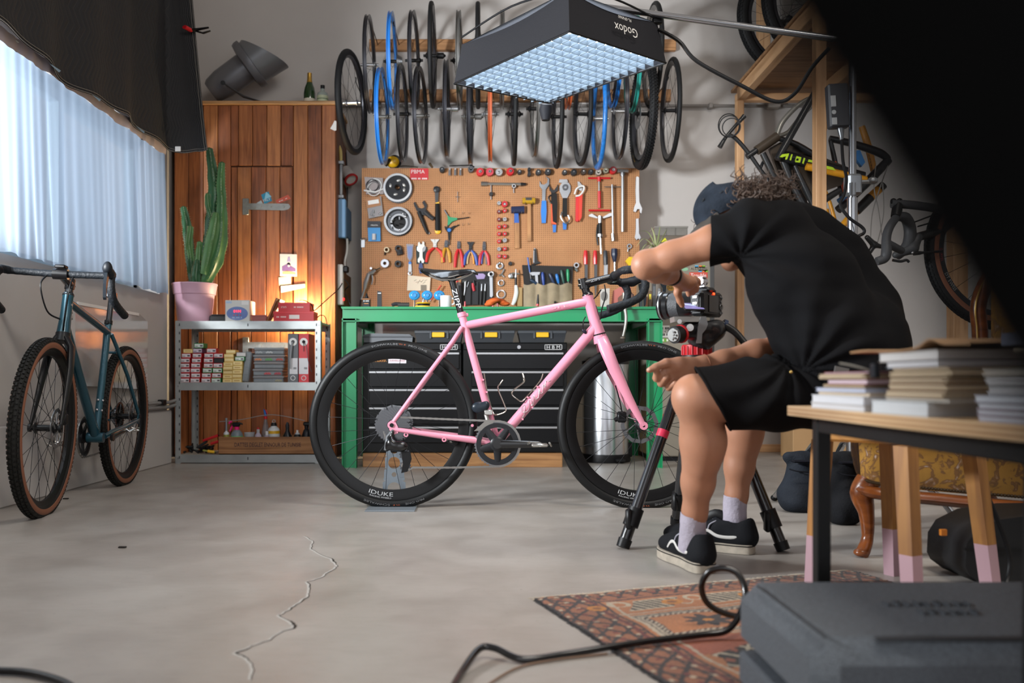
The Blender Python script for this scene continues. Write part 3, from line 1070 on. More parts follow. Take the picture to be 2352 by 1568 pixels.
GR = [M('3f6b3c',.45,var=.35,vs=9),M('2f5a3a',.45,var=.35,vs=9),M('56804a',.45,var=.3,vs=9)]
def stem(pts,r,k,ribs=5):
 """ribbed cactus stem through photo points"""
 sp = spline([P(x,y,Y) for x,y,Y in pts],7)
 rs = lerps(r,len(sp))
 n = ribs * 4
 b = B()
 vs,fs = [],[]
 for i,p in enumerate(sp):
  d = (sp[min(i + 1,len(sp) - 1)] - sp[max(i - 1,0)]).normalized()
  u = (V((1,0,0)) - d * d.x).normalized()
  w = d.cross(u)
  for j in range(n):
   a = 2 * PI * j / n + .5
   c = rs[i] * (.55 + .5 * abs(math.cos(a * ribs / 2)) ** .8) * (1 + .06 * math.sin(i * 1.1 + j))
   vs.append(p + u * c * math.cos(a) + w * c * math.sin(a))
 for i in range(len(sp) - 1):
  for j in range(n):
   fs.append((i * n + j,i * n + (j + 1) % n,(i + 1) * n + (j + 1) % n,(i + 1) * n + j))
 b.add(vs,fs)
 b.add([sp[-1] + (sp[-1] - sp[-2]).normalized() * rs[-1] * .6] + vs[-n:],[(0,1 + j,1 + (j + 1) % n) for j in range(n)])
 o = b.build('stem',GR[k % 3],ca,50)
 s = B()
 for i in range(1,len(sp) - 1):
  d = (sp[i + 1] - sp[i - 1]).normalized()
  u = (V((1,0,0)) - d * d.x).normalized()
  w = d.cross(u)
  for t in range(ribs):
   a = 2 * PI * t / ribs * 1.0 + .0
   # spines sit on the crest of each rib
   a = 2 * PI * t / ribs + .5 - .5
   for ds in (-.35,.35):
    c = sp[i] + (u * math.cos(a) + w * math.sin(a)) * rs[i] * 1.02
    e = c + (u * math.cos(a + ds) + w * math.sin(a + ds) + d * .3) * .007
    s.tube([c,e],[.0007,.0002],3)
 s.build('spines',M('cfc7a0',.6),o,0,stuff=True)
stem([(463,650,5.74),(480,590,5.73),(487,520,5.73),(493,450,5.73),(489,400,5.74),(481,342,5.74)],[.036,.05,.045,.042,.034,.02],1)
stem([(470,652,5.7),(493,600,5.69),(506,545,5.69),(509,470,5.69),(507,420,5.7),(510,374,5.7)],[.03,.052,.046,.03,.027,.018],0)
stem([(446,652,5.72),(440,610,5.71),(432,545,5.71),(428,510,5.72),(421,476,5.72)],[.028,.032,.03,.028,.018],1)
stem([(452,652,5.71),(456,610,5.7),(458,580,5.7),(459,556,5.7)],[.03,.026,.024,.016],2)
stem([(470,630,5.67),(485,560,5.66),(494,515,5.66),(497,490,5.67)],[.03,.042,.034,.02],2)
stem([(440,600,5.7),(434,560,5.69),(437,530,5.69),(438,520,5.69)],[.018,.024,.02,.014],2)
stem([(487,500,5.71),(479,475,5.7),(477,455,5.7),(477,445,5.7)],[.018,.02,.018,.012],0)
stem([(452,654,5.68),(450,635,5.67),(452,615,5.67),(453,598,5.67)],[.026,.028,.024,.014],1)
q = P(500,738,5.72)
t = thing('black_case','small black box between the pink pot and the meter','box',(q.x,5.72,ZT))
B().box(P(481,0,5.7).x,P(521,0,5.7).x,5.7,5.78,ZT,ZT + .042,.004).build('body',BLK,t,0)
B().box(P(484,0,5.7).x,P(519,0,5.7).x,5.705,5.775,ZT + .042,ZT + .05,.003).build('lid',M('26282b',.4),t,0)
xa,xc = P(517,0,5.66).x,P(573,0,5.66).x
z1 = CZ + (CY - 689) / F0 * 5.66
t = thing('power_meter','white battery charger with blue oval panel and red digits','charger',((xa + xc) / 2,5.72,ZT))
B().box(xa,xc,5.66,5.8,ZT,z1,.003).build('housing',M('cfcfcb',.45),t,0)
xm = (xa + xc) / 2
b = B().lathe([(1,0),(1,.002)],(0,0,0),(0,0,1),36)
b.xf(Matrix.Translation((xm,5.66,ZT + .052)) @ Matrix.Rotation(PI / 2,4,'X') @ Matrix.Diagonal((.067,.043,1,1)))
b.build('panel',M('1f4f9f',.3),t)
b = letters(B(),'01N',(xm,5.657,ZT + .066),(1,0,0),(0,0,1),w=.046,h=.017)
b.build('display_digits',M('ff3040',.4,emis=('ff2030',3)),t,0)
b = B()
for i in range(3):
 b.cyl((xm - .02 + i * .02,5.657,ZT + .042),(xm - .02 + i * .02,5.6555,ZT + .042),.005,n=10)
b.build('button',M('b0485a',.4),t)
b = letters(B(),'-- --- -',(xm,5.657,ZT + .026),(1,0,0),(0,0,1),w=.06,h=.008)
b.box(xa + .006,xa + .042,5.6595,5.66,z1 - .02,z1 - .008)
b.build('marking',M('a9c0dd',.5),t,0)
b = B().box(xc - .05,xc - .006,5.659,5.6605,z1 - .03,z1 - .006)
b.build('label',WHT,t,0)
# little red tray, cardboard, red boxes, bulb
xa,xc = P(577,0,5.68).x,P(612,0,5.68).x
t = thing('parts_tray','small dark red plastic tray beside the charger','tray',((xa + xc) / 2,5.72,ZT))
b = B()
b.prism([(xa + .008,0),(xc - .004,0),(xc,.042),(xa,.042)],(0,5.68,ZT),(1,0,0),(0,0,1),(0,.004,0))
b.prism([(xa + .008,0),(xc - .004,0),(xc,.042),(xa,.042)],(0,5.76,ZT),(1,0,0),(0,0,1),(0,.004,0))
b.box(xa + .006,xc - .004,5.68,5.764,ZT,ZT + .004)
b.build('body',M('8e3a32',.4),t,0)
B().box(xa - .003,xc + .003,5.676,5.681,ZT + .036,ZT + .044,.001).build('rim',M('a5463c',.4),t,0)
b = B()
for (a,c,y) in (((611,737),(634,683),5.70),((618,737),(640,686),5.73)):
 p,q = P(*a,y),P(*c,y)
 d = (q - p).normalized()
 n = V((d.z,0,-d.x))
 b.prism([(0,0),(0,(q - p).length),(.011,(q - p).length),(.011,0)],p,n,d,(0,.13,0))
b.solo('cardboard_sleeve',M('8a5f3c',.7),'brown cardboard sleeve leaning against the red boxes','cardboard')
for i,(a,c,ya,yb,y,lab) in enumerate(((628,721,713.5,737,5.66,'larger bright red carton lying on the shelving unit'),(639,712,692,713,5.68,'smaller red carton lying on top of the other'))):
 xa,xc = P(a,0,y).x,P(c,0,y).x
 z0 = ZT if i == 0 else ZT + .0655
 z1 = z0 + (.065 if i == 0 else .057)
 t = thing('red_carton',lab,'box',((xa + xc) / 2,y + .06,z0),group='red cartons on the shelving unit')
 B().box(xa,xc,y,y + .13,z0,z1,.0015).build('carton',M('c8101c',.45),t,0)
 B().box(xa - .001,xc + .001,y - .001,y + .131,z1 - .014,z1 + .0006,.001).build('lid',M('d01824',.45),t,0)
 b = B()
 if i == 0:
  letters(b,'-- ----',(xa + .05,y - .002,z0 + .03),(1,0,0),(0,0,1),w=.06,h=.009)
  b.m = 1
  b.box(xa + .1,xa + .165,y - .002,y,z0 + .018,z0 + .043)
 else:
  letters(b,'sram',(xa + .035,y - .002,z0 + .028),(1,0,0),(0,0,1),w=.035,h=.011)
  letters(b,'-- ------',(xa + .13,y - .002,z0 + .028),(1,0,0),(0,0,1),w=.06,h=.008)
 b.build('lettering',[M('f0c8c4',.5),M('e6dcd8',.5)],t,0)
q = P(690,714,5.95)
t = thing('work_light','small glowing lamp hidden behind the red cartons','lamp',(q.x,5.9,ZT))
B().lathe([(.03,0),(.03,.006),(.008,.012),(.008,.03),(.014,.04),(.014,.055)],(q.x,5.9,ZT),(0,0,1),16).build('base',BLK,t)
B().ball((q.x,5.9,ZT + .075),.021).build('bulb',M('ffd9a0',.4,emis=('ffc070',30)),t)
b = B().tube(spline([P(688,690,5.72),P(700,690,5.7),P(716,700,5.7),P(721,713,5.72),P(735,702,5.75),P(755,684,5.85),P(777,664,6.0),P(786,650,6.1)]),.0035,6)
b.solo('lamp_cord',BLK,'thin black cord running from the red cartons to the power strip','cord')
b = B().tube(spline([P(722,738,5.75),P(735,724,5.8),P(748,730,5.85),P(752,760,5.95)]),.003,6)
b.solo('lamp_cord',BLK,'short black cord looping down behind the shelving post','cord')
# --- on the cabinet
ZCB = 2.409
q = P(545,240,6.2)
lt = thing('spotlight_head','big dark grey spotlight head with a flared shade on the cabinet','lamp',(q.x,6.25,ZCB))
a0,a1 = P(486,226,6.22),P(572,165,6.22)
dx = (a1 - a0).normalized()
LG = M('6a6b70',.35,.35)
L_ = (a1 - a0).length
b = B().lathe([(.001,-.005),(.07,-.003),(.085,.02),(.1,.1),(.104,L_)],a0 + V((0,0,.045)),dx,28)
b.build('housing',LG,lt)
b = B().lathe([(.104,L_ - .03),(.165,L_ - .02),(.175,L_),(.175,L_ + .03),(.155,L_ + .035),(.14,L_ + .01),(.1,L_)],a0 + V((0,0,.045)),dx,36,True)
b.build('collar',LG,lt)
cen = a0 + V((0,0,.045)) + dx * (L_ + .02)
u,w,d = basis(dx)
b = B()
N_ = 40
up = (V((0,0,1)) - dx * dx.z).normalized()
sd = dx.cross(up)
vs,fs = [],[]
for i in range(N_ + 1):
 a = 2 * PI * i / N_
 rad = up * math.cos(a) + sd * math.sin(a)
 ln_ = .03 + .17 * (.5 - .5 * math.cos(a)) ** 1.1 * (1 if True else 0)
 for r_ in (.148,.143):
  vs += [cen + rad * r_,cen + rad * (r_ + .012) + dx * ln_]
for i in range(N_):
 k = i * 4
 fs += [(k,k + 4,k + 5,k + 1),(k + 2,k + 3,k + 7,k + 6),(k + 1,k + 5,k + 7,k + 3)]
b.add(vs,fs)
b.build('shade',M('74767a',.3,.3),lt)
B().lathe([(.001,0),(.12,0)],a0 + V((0,0,.045)) + dx * (L_ + .012),dx,28).build('lens',M('2a2c2f',.1),lt)
b = B()
p = P(520,235,6.1)
b.tube([P(512,190,6.1),P(560,222,6.1),P(600,234,6.1)],[.012,.018,.012],8,ell=.5)
b.tube([P(500,236,6.22),P(625,236,6.2)],.012,8)
b.build('yoke',M('494a4d',.4,.3),lt)
b = B().cyl(P(512,190,6.12),P(512,190,6.08),.016,n=14)
b.build('knob',BLK,lt)
def glass_bottle(px,y,prof,mat,label,parts):
 x = P(px,0,y).x
 t = thing('glass_bottle',label,'bottle',(x,y,ZCB),group='bottles on the cabinet')
 B().lathe(prof,(x,y,ZCB),(0,0,1),24).build('glass',mat,t)
 for nm,pr,m in parts:
  B().lathe(pr,(x,y,ZCB),(0,0,1),24).build(nm,m,t)
glass_bottle(711,6.2,[(.038,0),(.04,.006),(.04,.1),(.034,.14),(.018,.18),(.014,.2),(.014,.222)],M('1d3a1c',.12,coat=.5),'green champagne bottle with gold foil on the cabinet',
   (('foil',[(.0205,.178),(.0165,.2),(.0155,.235),(.016,.243),(.01,.246)],M('b98f3c',.35,.7)),('label',[(.0405,.02),(.0405,.062)],M('d9d2c0',.6))))
glass_bottle(741,6.18,[(.034,0),(.038,.004),(.039,.08),(.034,.098),(.014,.112),(.013,.13)],M('a9b6ae',.12,alpha=.6),'squat clear bottle with a black stopper and pale label',
   (('stopper',[(.0135,.128),(.015,.132),(.015,.152),(.01,.153)],BLK),('label',[(.0395,.015),(.0395,.076)],M('b9bf9d',.6)),('band',[(.0397,.05),(.0397,.056)],M('4e6b50',.6))))
# --- sockets and wires beside the cabinet
xs = -1.0
t = thing('power_strip','long white power strip mounted upright beside the cabinet','socket',P(783,655,6.15))
q0,q1 = P(775,607,6.12),P(788,700,6.12)
B().box(q0.x,q1.x,6.11,6.16,q1.z,q0.z,.005).build('body',M('d5d2cc',.5),t,0)
B().box(q1.x,q1.x + .036,6.11,6.16,q0.z - .055,q0.z - .01,.008).build('plug',BLK,t,0)
B().box(q1.x,q1.x + .01,6.112,6.13,CZ + (CY - 690) / F0 * 6.12,CZ + (CY - 684) / F0 * 6.12,.002).build('switch',M('ff2a2a',.4,emis=('ff2020',2)),t,0)
b = B().box(q0.x,q1.x,6.16,6.48,q1.z,q0.z - .05)
b.build('mount',M('6a4526',.7),t,0)
t = thing('cable_trunking','blue metal junction housing on the conduit beside the cabinet','electrical box',P(786,505,6.2))
q0,q1 = P(776,457,6.15),P(794,546,6.15)
B().box(q0.x,q1.x,6.14,6.2,q1.z,q0.z,.006).build('housing',M('6f9bc4',.4),t,0)
B().box(q0.x + .002,q1.x - .01,6.15,6.48,q1.z + .03,q0.z - .03).build('mount',M('54789b',.5),t,0)
B().tube([P(783,457,6.17),P(783,374,6.17)],.0125,10).build('conduit',M('9a9da0',.4,.3),t)
B().tube(spline([P(783,374,6.17),P(783,358,6.17),P(782,346,6.17),P(778,335,6.2)]),.011,8).build('sleeve',M('c9b26a',.5),t)
for yy in (374,452):
 q = P(783,yy,6.17)
 B().box(q.x - .022,q.x + .022,6.15,6.19,q.z - .012,q.z + .012,.003).build('clamp',STEEL,t)
q0 = P(800,410,6.4)
t = thing('wall_socket','white angled industrial socket with a red rim by the tool board','socket',q0)
b = B().box(q0.x - .05,q0.x + .01,6.36,6.5,q0.z - .05,q0.z + .075,.008)
b.tube([q0 + V((-.02,-.02,.05)),q0 + V((.03,-.07,-.02))],[.045,.04],14)
b.build('body',M('c9c4be',.5),t)
B().lathe([(.05,0),(.052,.012),(.04,.016),(.036,0)],q0 + V((.026,-.064,-.018)),(.5,-.5,-.7),20,True).build('rim',M('a01a20',.4),t)
b = B()
b.tube(spline([P(797,548,6.3),P(797,575,6.3),P(792,600,6.28),P(793,618,6.2)]),.008,8)
b.solo('white_cable',WHT,'white cable dropping from the blue housing to the power strip','cable')
b = B()
b.tube(spline([P(795,350,6.45),P(798,420,6.46),P(797,500,6.46),P(796,555,6.4)]),.004,6)
b.tube(spline([P(790,640,6.1),P(801,655,6.15),P(792,668,6.2),P(800,690,6.2),P(806,703,6.2)]),.004,6)
b.tube(spline([P(776,700,6.14),P(773,730,6.1),P(780,800,6.2),P(782,850,6.3)]),.005,6)
b.solo('loose_cable',M('2a2a2d',.5),'tangle of dark cables beside the cabinet by the power strip','cable')
# ------------------------------------------------------------------ green workbench and what stands under it
YBF = 5.3
GRN = M('0f8a55',.35,var=.08,vs=5,coat=.3)
GRN2 = M('0a7a4a',.4)
PB = lambda px,py,Y=YBF: P(px,py,Y)
xl_,xr_ = PB(785,0).x,PB(1522,0).x
zt_ = PB(0,706).z
wbn = thing('workbench','green steel workbench with channel frame below the tool board','workbench',((xl_ + xr_) / 2,5.75,0))
YBB = 6.22
def channel(b,x0,x1,z0,z1,y0,y1,vertical,fl=.014):
 """steel channel: web set back, two flanges standing proud"""
 if vertical:
  b.box(x0,x1,y0 + .03,y0 + .036,z0,z1)
  b.box(x0,x0 + .006,y0,y1,z0,z1)
  b.box(x1 - .006,x1,y0,y1,z0,z1)
 else:
  b.box(x0,x1,y0 + .03,y0 + .036,z0,z1)
  b.box(x0,x1,y0,y1,z1 - .006,z1)
  b.box(x0,x1,y0,y1,z0,z0 + .006)
lw = PB(818,0).x - xl_
zb_ = PB(0,738).z
b = B(); channel(b,xl_,xr_,zb_,zt_ - .002,YBF,YBF + .06,False)
b.box(PB(1424,0).x,PB(1424,0).x + .006,YBF + .004,YBF + .04,zb_,zt_ - .004)
rl = b.build('front_rail',GRN,wbn,0)
b = B()
for px in (1423,1500):
 pass
B().box(xl_ - .004,xr_ + .004,YBF - .004,YBB,zt_ - .002,zt_ + .005,.001).build('bench_top',GRN,wbn,0)
for y in (YBF,YBB - .06):
 for x in (xl_,xr_ - lw):
  b = B(); channel(b,x,x + lw,0,zb_ + .02 if y == YBF else zt_ - .004,y,y + .06,True)
  b.build('leg',GRN,wbn,0)
for x in (xl_ + .01,xr_ - .05):
 B().box(x,x + .04,YBF + .06,YBB - .06,zb_,zt_ - .003).build('side_rail',GRN2,wbn,0)
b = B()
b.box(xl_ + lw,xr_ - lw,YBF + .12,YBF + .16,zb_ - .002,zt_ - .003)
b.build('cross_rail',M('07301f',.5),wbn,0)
# bed of timber under the chests
xa,xc = PB(833,0,5.36).x,PB(1292,0,5.36).x
zpl = CZ - (1041 - CY) / F0 * 5.36
pl = B().box(xa,xc,5.36,5.42,0,zpl,.003).solo('timber_plinth',WOOD('b58350','8a5c34','x',.6,.6),'long pine beam carrying the black tool chests under the bench','beam',sm=0)
B().box(xa,xc,5.85,5.91,0,zpl,.003).build('rear_beam',WOOD('b58350','8a5c34','x',.6,.6),None,0)
rb = bpy.data.objects['rear_beam']; rb.parent = pl; rb.location = -V(pl.location)
# two chests of drawers
NAV = M('08090a',.35,var=.2,vs=6)
NAVD = M('0a0b0d',.32)
ALU = M('c2c4c6',.3,.8)
zc = lambda py,Y=5.4: CZ + (CY - py) / F0 * Y
def chest(a,c,fa,fc,label,lines,top,lock,badge):
 x0,x1 = PB(a,0,5.4).x,PB(c,0,5.4).x
 t = thing('tool_chest',label,'tool chest',((x0 + x1) / 2,5.65,zpl),group='black tool chests under the bench')
 B().box(x0,x1,5.41,5.92,zpl + .001,zc(top),.004).build('body',NAV,t,0)
 f0,f1 = PB(fa,0,5.4).x,PB(fc,0,5.4).x
 B().box(x0 + .003,x1 - .003,5.399,5.412,zc(lines[0] - 6),zc(top + 2),.003).build('lid_front',NAVD,t,0)
 for i,y in enumerate(lines):
  y2 = lines[i + 1] if i + 1 < len(lines) else 1022
  d = B().box(f0,f1,5.398,5.415,zc(y2 - 5),zc(y - 2),.003).build('drawer',NAVD,t,0)
  b = B()
  b.box(f0,f1,5.388,5.399,zc(y + 5),zc(y),.002)
  b.build('drawer_pull',ALU,d,0)
 if lock:
  b = B().cyl((PB(lock,0,5.4).x,5.4,zc(797)),(PB(lock,0,5.4).x,5.39,zc(797)),.011,n=14)
  b.cyl((PB(lock,0,5.4).x,5.392,zc(797)),(PB(lock,0,5.4).x,5.389,zc(797)),.005,n=8)
  b.build('lock',CHR,t)
 p0,p1 = PB(badge - 20,803,5.4),PB(badge + 20,791,5.4)
 b = B()
 for (u0,u1,v0,v1) in ((p0.x,p1.x,p0.z,p0.z + .003),(p0.x,p1.x,p1.z - .003,p1.z),(p0.x,p0.x + .003,p0.z,p1.z),(p1.x - .003,p1.x,p0.z,p1.z)):
  b.box(u0,u1,5.396,5.399,v0,v1)
 letters(b,'H B M',((p0.x + p1.x) / 2,5.398,(p0.z + p1.z) / 2),(1,0,0),(0,0,1),w=.08,h=.019)
 b.build('badge',M('c9c9c9',.4),t,0)
 return t
ln = (809,852,893,935,979)
c1 = chest(833,1060,848,1055,'left black tool chest with five silver edged drawers',ln,786,None,1031)
c2 = chest(1063,1303,1083,1294,'right black tool chest with a round lock and silver edged drawers',ln,786,1192,1271)
b = letters(B(),'STRAVA',PB(872,828,5.397),(1,0,0),(0,0,1),w=.083,h=.016)
letters(b,'----',PB(866,820,5.397),(1,0,0),(0,0,1),w=.04,h=.009)
b.build('sticker',M('d88a2e',.5),c1,0)
p0,p1 = PB(892,834,5.397),PB(933,817,5.397)
b = B().box(p0.x,p1.x,5.396,5.398,p0.z,p1.z)
b.m = 1
letters(b,'RESEARCH BIKE',((p0.x + p1.x) / 2,5.3955,p0.z + .032),(1,0,0),(0,0,1),w=.095,h=.009)
letters(b,'SURVEILLANCE',((p0.x + p1.x) / 2,5.3955,p0.z + .016),(1,0,0),(0,0,1),w=.09,h=.009)
b.build('sticker',[M('dcd6da',.5),M('b04a5a',.5)],c1,0)
# toolboxes with yellow latches, and the low grey one
for i,(a,c,lt_,lab) in enumerate(((953,1062,1007,'small black toolbox with yellow latch, first of three on the chests'),(1068,1182,1128,'small black toolbox with yellow latch, middle of three on the chests'),
         (1191,1300,1246,'small black toolbox with yellow latch, last of three on the chests'))):
 x0,x1 = PB(a,0,5.42).x,PB(c,0,5.42).x
 z0 = zc(786) + .0005
 zl = CZ + (CY - 766) / F0 * 5.42
 z1 = CZ + (CY - 758.5) / F0 * 5.42
 t = thing('toolbox',lab,'toolbox',((x0 + x1) / 2,5.5,z0),group='small black toolboxes on the chests')
 b = B()
 b.prism([(x0 + .012,z0),(x1 - .012,z0),(x1,zl),(x0,zl)],(0,5.42,0),(1,0,0),(0,0,1),(0,.18,0))
 b.build('body',M('24272b',.4),t,0)
 b = B().box(x0 - .003,x1 + .003,5.415,5.605,zl,z1,.004)
 for k in (.33,.69):
  xx = x0 + (x1 - x0) * k
  b.box(xx - .006,xx + .006,5.41,5.418,zl - .03,z1 - .004,.001)
 b.build('lid',M('3b3f44',.45),t,0)
 xm = PB(lt_,0,5.42).x
 B().box(xm - .038,xm + .038,5.406,5.418,zl - .022,zl + .008,.003).build('latch',M('e6b012',.4),t,0)
x0,x1 = PB(833,0,5.43).x,PB(948,0,5.43).x
t = thing('toolbox','low grey toolbox at the left on the tool chests','toolbox',((x0 + x1) / 2,5.5,zc(786) + .0005))
z0 = zc(786) + .0005
b = B().prism([(x0 + .01,z0),(x1 - .004,z0),(x1,z0 + .035),(x1 - .02,z0 + .05),(x0 + .05,z0 + .056),(x0,z0 + .045)],(0,5.43,0),(1,0,0),(0,0,1),(0,.2,0))
b.build('body',M('5d6166',.5),t,0)
B().box(x0 - .002,x1 + .004,5.425,5.44,z0 + .03,z0 + .038,.002).build('rim',M('474a4e',.5),t,0)
# steel bin
q = P(1397,1062,5.62)
t = thing('pedal_bin','tall brushed steel pedal bin with black base under the bench','bin',(q.x,5.75,0))
r_ = .148
yc = 5.75
B().lathe([(r_,.05),(r_,.625),(r_ - .003,.63)],(q.x,yc,0),(0,0,1),48).build('drum',M('c9ccd0',.22,.9,var=.06,vs=3,st=(30,30,.5)),t)
B().lathe([(r_ + .008,0),(r_ + .012,.01),(r_ + .008,.052),(r_ - .01,.056)],(q.x,yc,0),(0,0,1),40).build('base',BLK,t)
B().lathe([(r_ + .004,.625),(r_ + .004,.645),(r_ - .03,.67),(.001,.68)],(q.x,yc,0),(0,0,1),40).build('lid',M('2a2b2e',.3),t)
B().box(q.x + .04,q.x + .1,yc - r_ - .05,yc - r_ + .03,.012,.03,.006).build('pedal',BLK,t)
B().box(q.x + r_ - .01,q.x + r_ + .02,yc - .03,yc + .03,.03,.12,.005).build('hinge',BLK,t)
# ------------------------------------------------------------------ perforated tool board
YP = 6.3
def peg():
 mt = bpy.data.materials.new('perforated_board')
 mt.use_nodes = True
 nt = mt.node_tree
 N,L = nt.nodes.new,nt.links.new
 b = nt.nodes['Principled BSDF']
 b.inputs['Roughness'].default_value = .7
 tc = N('ShaderNodeTexCoord')
 sp = N('ShaderNodeSeparateXYZ'); L(tc.outputs['Object'],sp.inputs[0])
 def m_(op,a,c=None):
  n = N('ShaderNodeMath'); n.operation = op
  for i,x in enumerate((a,c)):
   if x is None:
    continue
   if isinstance(x,(int,float)):
    n.inputs[i].default_value = x
   else:
    L(x,n.inputs[i])
  return n.outputs[0]
 a = m_('SUBTRACT',m_('MODULO',m_('ADD',sp.outputs[0],10.),.0138),.0069)
 c = m_('SUBTRACT',m_('MODULO',m_('ADD',sp.outputs[2],10.),.0138),.0069)
 d = m_('SQRT',m_('ADD',m_('MULTIPLY',a,a),m_('MULTIPLY',c,c)))
 h = m_('LESS_THAN',d,.0026)
 nz = N('ShaderNodeTexNoise'); nz.inputs['Scale'].default_value = 5; nz.inputs['Detail'].default_value = 6
 L(tc.outputs['Object'],nz.inputs['Vector'])
 rp = N('ShaderNodeValToRGB')
 rp.color_ramp.elements[0].position,rp.color_ramp.elements[0].color = .3,lin('a97449')
 rp.color_ramp.elements[1].position,rp.color_ramp.elements[1].color = .7,lin('bb8456')
 L(nz.outputs['Fac'],rp.inputs[0])
 mx = N('ShaderNodeMix'); mx.data_type = 'RGBA'
 L(h,mx.inputs['Factor']); L(rp.outputs[0],mx.inputs['A'])
 mx.inputs['B'].default_value = lin('3a2113')
 L(mx.outputs['Result'],b.inputs['Base Color'])
 return mt
p0,p1 = P(831,720,YP),P(1469,386,YP)
pgb = B().box(p0.x,p1.x,YP,YP + .008,p0.z,p1.z).solo('tool_board',peg(),'large brown perforated board covered with tools above the bench','board',sm=0)
b = B()
for x in (p0.x,p1.x - .05,(p0.x + p1.x) / 2):
 b.box(x,x + .045,YP + .008,YB - .003,p0.z,p1.z)
b.build('batten',WOOD('9a6a3e','6e4826','z',.6),pgb,0,stuff=True)
HK = []          # little wire hooks gathered here, one part each
def hook(px,py,d=.03,Y=YP):
 q = P(px,py,Y)
 b = B().tube([q + V((0,.006,0)),q + V((0,-d,0)),q + V((0,-d - .004,.01))],.0016,5)
 b.build('hook',CHR,pgb)
def tool(name,label,cat,specs,group=None,y0=.004):
 """specs: (part, material, kind, data...) in photo pixels; y0: gap to the board in metres"""
 pts = []
 for s in specs:
  pts += [p for p in (s[3] if s[2] in 'pl' else [(s[3],s[4])])]
 cx = sum(p[0] for p in pts) / len(pts); my = max(p[1] for p in pts)
 q = P(cx,my,YP)
 t = thing(name,label,cat,(q.x,YP - .01,q.z),group=group)
 for s in specs:
  nm,mat,kd = s[:3]
  b = B()
  if kd == 'p':          # outline with thickness: points, thickness, offset
   th = s[4] if len(s) > 4 else .006
   of = s[5] if len(s) > 5 else y0
   qs = [P(x,y,YP) for x,y in s[3]]
   b.prism([(p.x,p.z) for p in qs],(0,YP - of,0),(1,0,0),(0,0,1),(0,-th,0))
   b.build(nm,mat,t,0)
  elif kd == 'l':        # bar through points: points, radius (px, one or list), offset
   of = s[5] if len(s) > 5 else y0 + .008
   qs = [P(x,y,YP - of) for x,y in s[3]]
   if len(qs) > 2:
    r = s[4] if isinstance(s[4],(int,float)) else lerps(s[4],(len(qs) - 1) * 4 + 1)
    qs = spline(qs,4)
   else:
    r = s[4]
   k = YP / F0
   r = r * k if isinstance(r,(int,float)) else [x * k for x in r]
   b.tube(qs,r,8)
   b.build(nm,mat,t)
  elif kd == 'd':        # disc / stub standing out of the board: x, y, radius px, length, [inner px]
   c = P(s[3],s[4],YP); k = YP / F0
   r = s[5] * k; L_ = s[6]
   of = s[8] if len(s) > 8 else .001
   if len(s) > 7 and s[7]:
    ri = s[7] * k
    b.lathe([(ri,of),(r,of),(r,of + L_ * .92),(r * .93,of + L_),(ri,of + L_),(ri * .9,of + L_ * .6)],(c.x,YP,c.z),(0,-1,0),20,True)
   else:
    b.lathe([(r,of),(r,of + L_ * .88),(r * .85,of + L_),(.0001,of + L_)],(c.x,YP,c.z),(0,-1,0),20)
   b.build(nm,mat,t)
  elif kd == 'b':        # ball
   c = P(s[3],s[4],YP - s[6])
   b.ball(c,s[5] * YP / F0)
   b.build(nm,mat,t)
 return t
BR = M('2a2b2e',.35)
WG = WOOD('b98452','8a5a30','z',.5,1.)
TS = 'fittings along the top edge of the tool board'
# top row of bearing tools
for i,(x,y,r,m,lab,inner) in enumerate((
  (1016,392,6.5,BR,'black ball shaped fitting, first in the top row of the tool board',None),
  (1033,396,3.4,CHR,'first of three silver barrels in the top row',None),(1046,396,3.4,CHR,'middle of three silver barrels in the top row',None),(1058,396,3.4,CHR,'last of three silver barrels in the top row',None),
  (1082,391,7,M('55565a',.4,.5),'dark grey tapered socket in the top row after the barrels',3),
  (1103,397,9,RED,'red cup fitting, first of the two red cups in the top row',3),(1125,397,9,M('c43a48',.4),'pinkish red cup fitting, second of the two red cups',3),
  (1146,398,8.5,STEEL,'silver stepped cup fitting in the top row beside the red cups',3),(1172,396,8.8,RED,'bright red disc fitting in the middle of the top row',None),
  (1193,397,5.2,BR,'small black fitting beside the bright red disc',None),(1236,398,6.6,BR,'black ball fitting, first after the double black fitting',None),
  (1258,397,7.4,BR,'black ball fitting, second after the double black fitting',None),(1296,398,6,BR,'black ball fitting above the slim grey wrench gap',None),
  (1317,398,7.2,BR,'larger black ball fitting above the ring wrench',None),(1339,397,6.5,M('3c2f28',.4),'dark brown ball fitting above the red cable cutter',None),
  (1356,397,6,BR,'black ball fitting left of the ribbed grey ring',None),(1373,398,7,M('9a938a',.4,.5),'grey ribbed ring in the top row near the red knob',3),
  (1390,394,6.5,M('7f7d6c',.4,.5),'olive grey ring beside the last red knob',3),(1407,393,8.4,RED,'red knob at the right end of the top row',None))):
 sp = [('body',m,'d',x,y,r,.04,inner)]
 if m in (RED,) or 'cup' in lab:
  sp.append(('stub',STEEL,'d',x,y,3.2,.052,1.5))
 elif r < 4:
  sp = [('body',m,'l',[(x,y - 9),(x,y + 7)],[3,3.6]),('tip',m,'d',x,y - 6,2.2,.024)]
 else:
  sp.append(('shine_cap',STEEL,'d',x,y - 1,1.8,.046))
 tool('bearing_tool',lab,'tool part',sp,TS)
tool('bearing_tool','double black fitting with one ball above another','tool part',[('body',BR,'d',1215,391,4,.04),('lower_ball',BR,'d',1215,403,4.2,.04),('neck',BR,'p',[(1212,388),(1218,388),(1218,406),(1212,406)],.02)],TS)
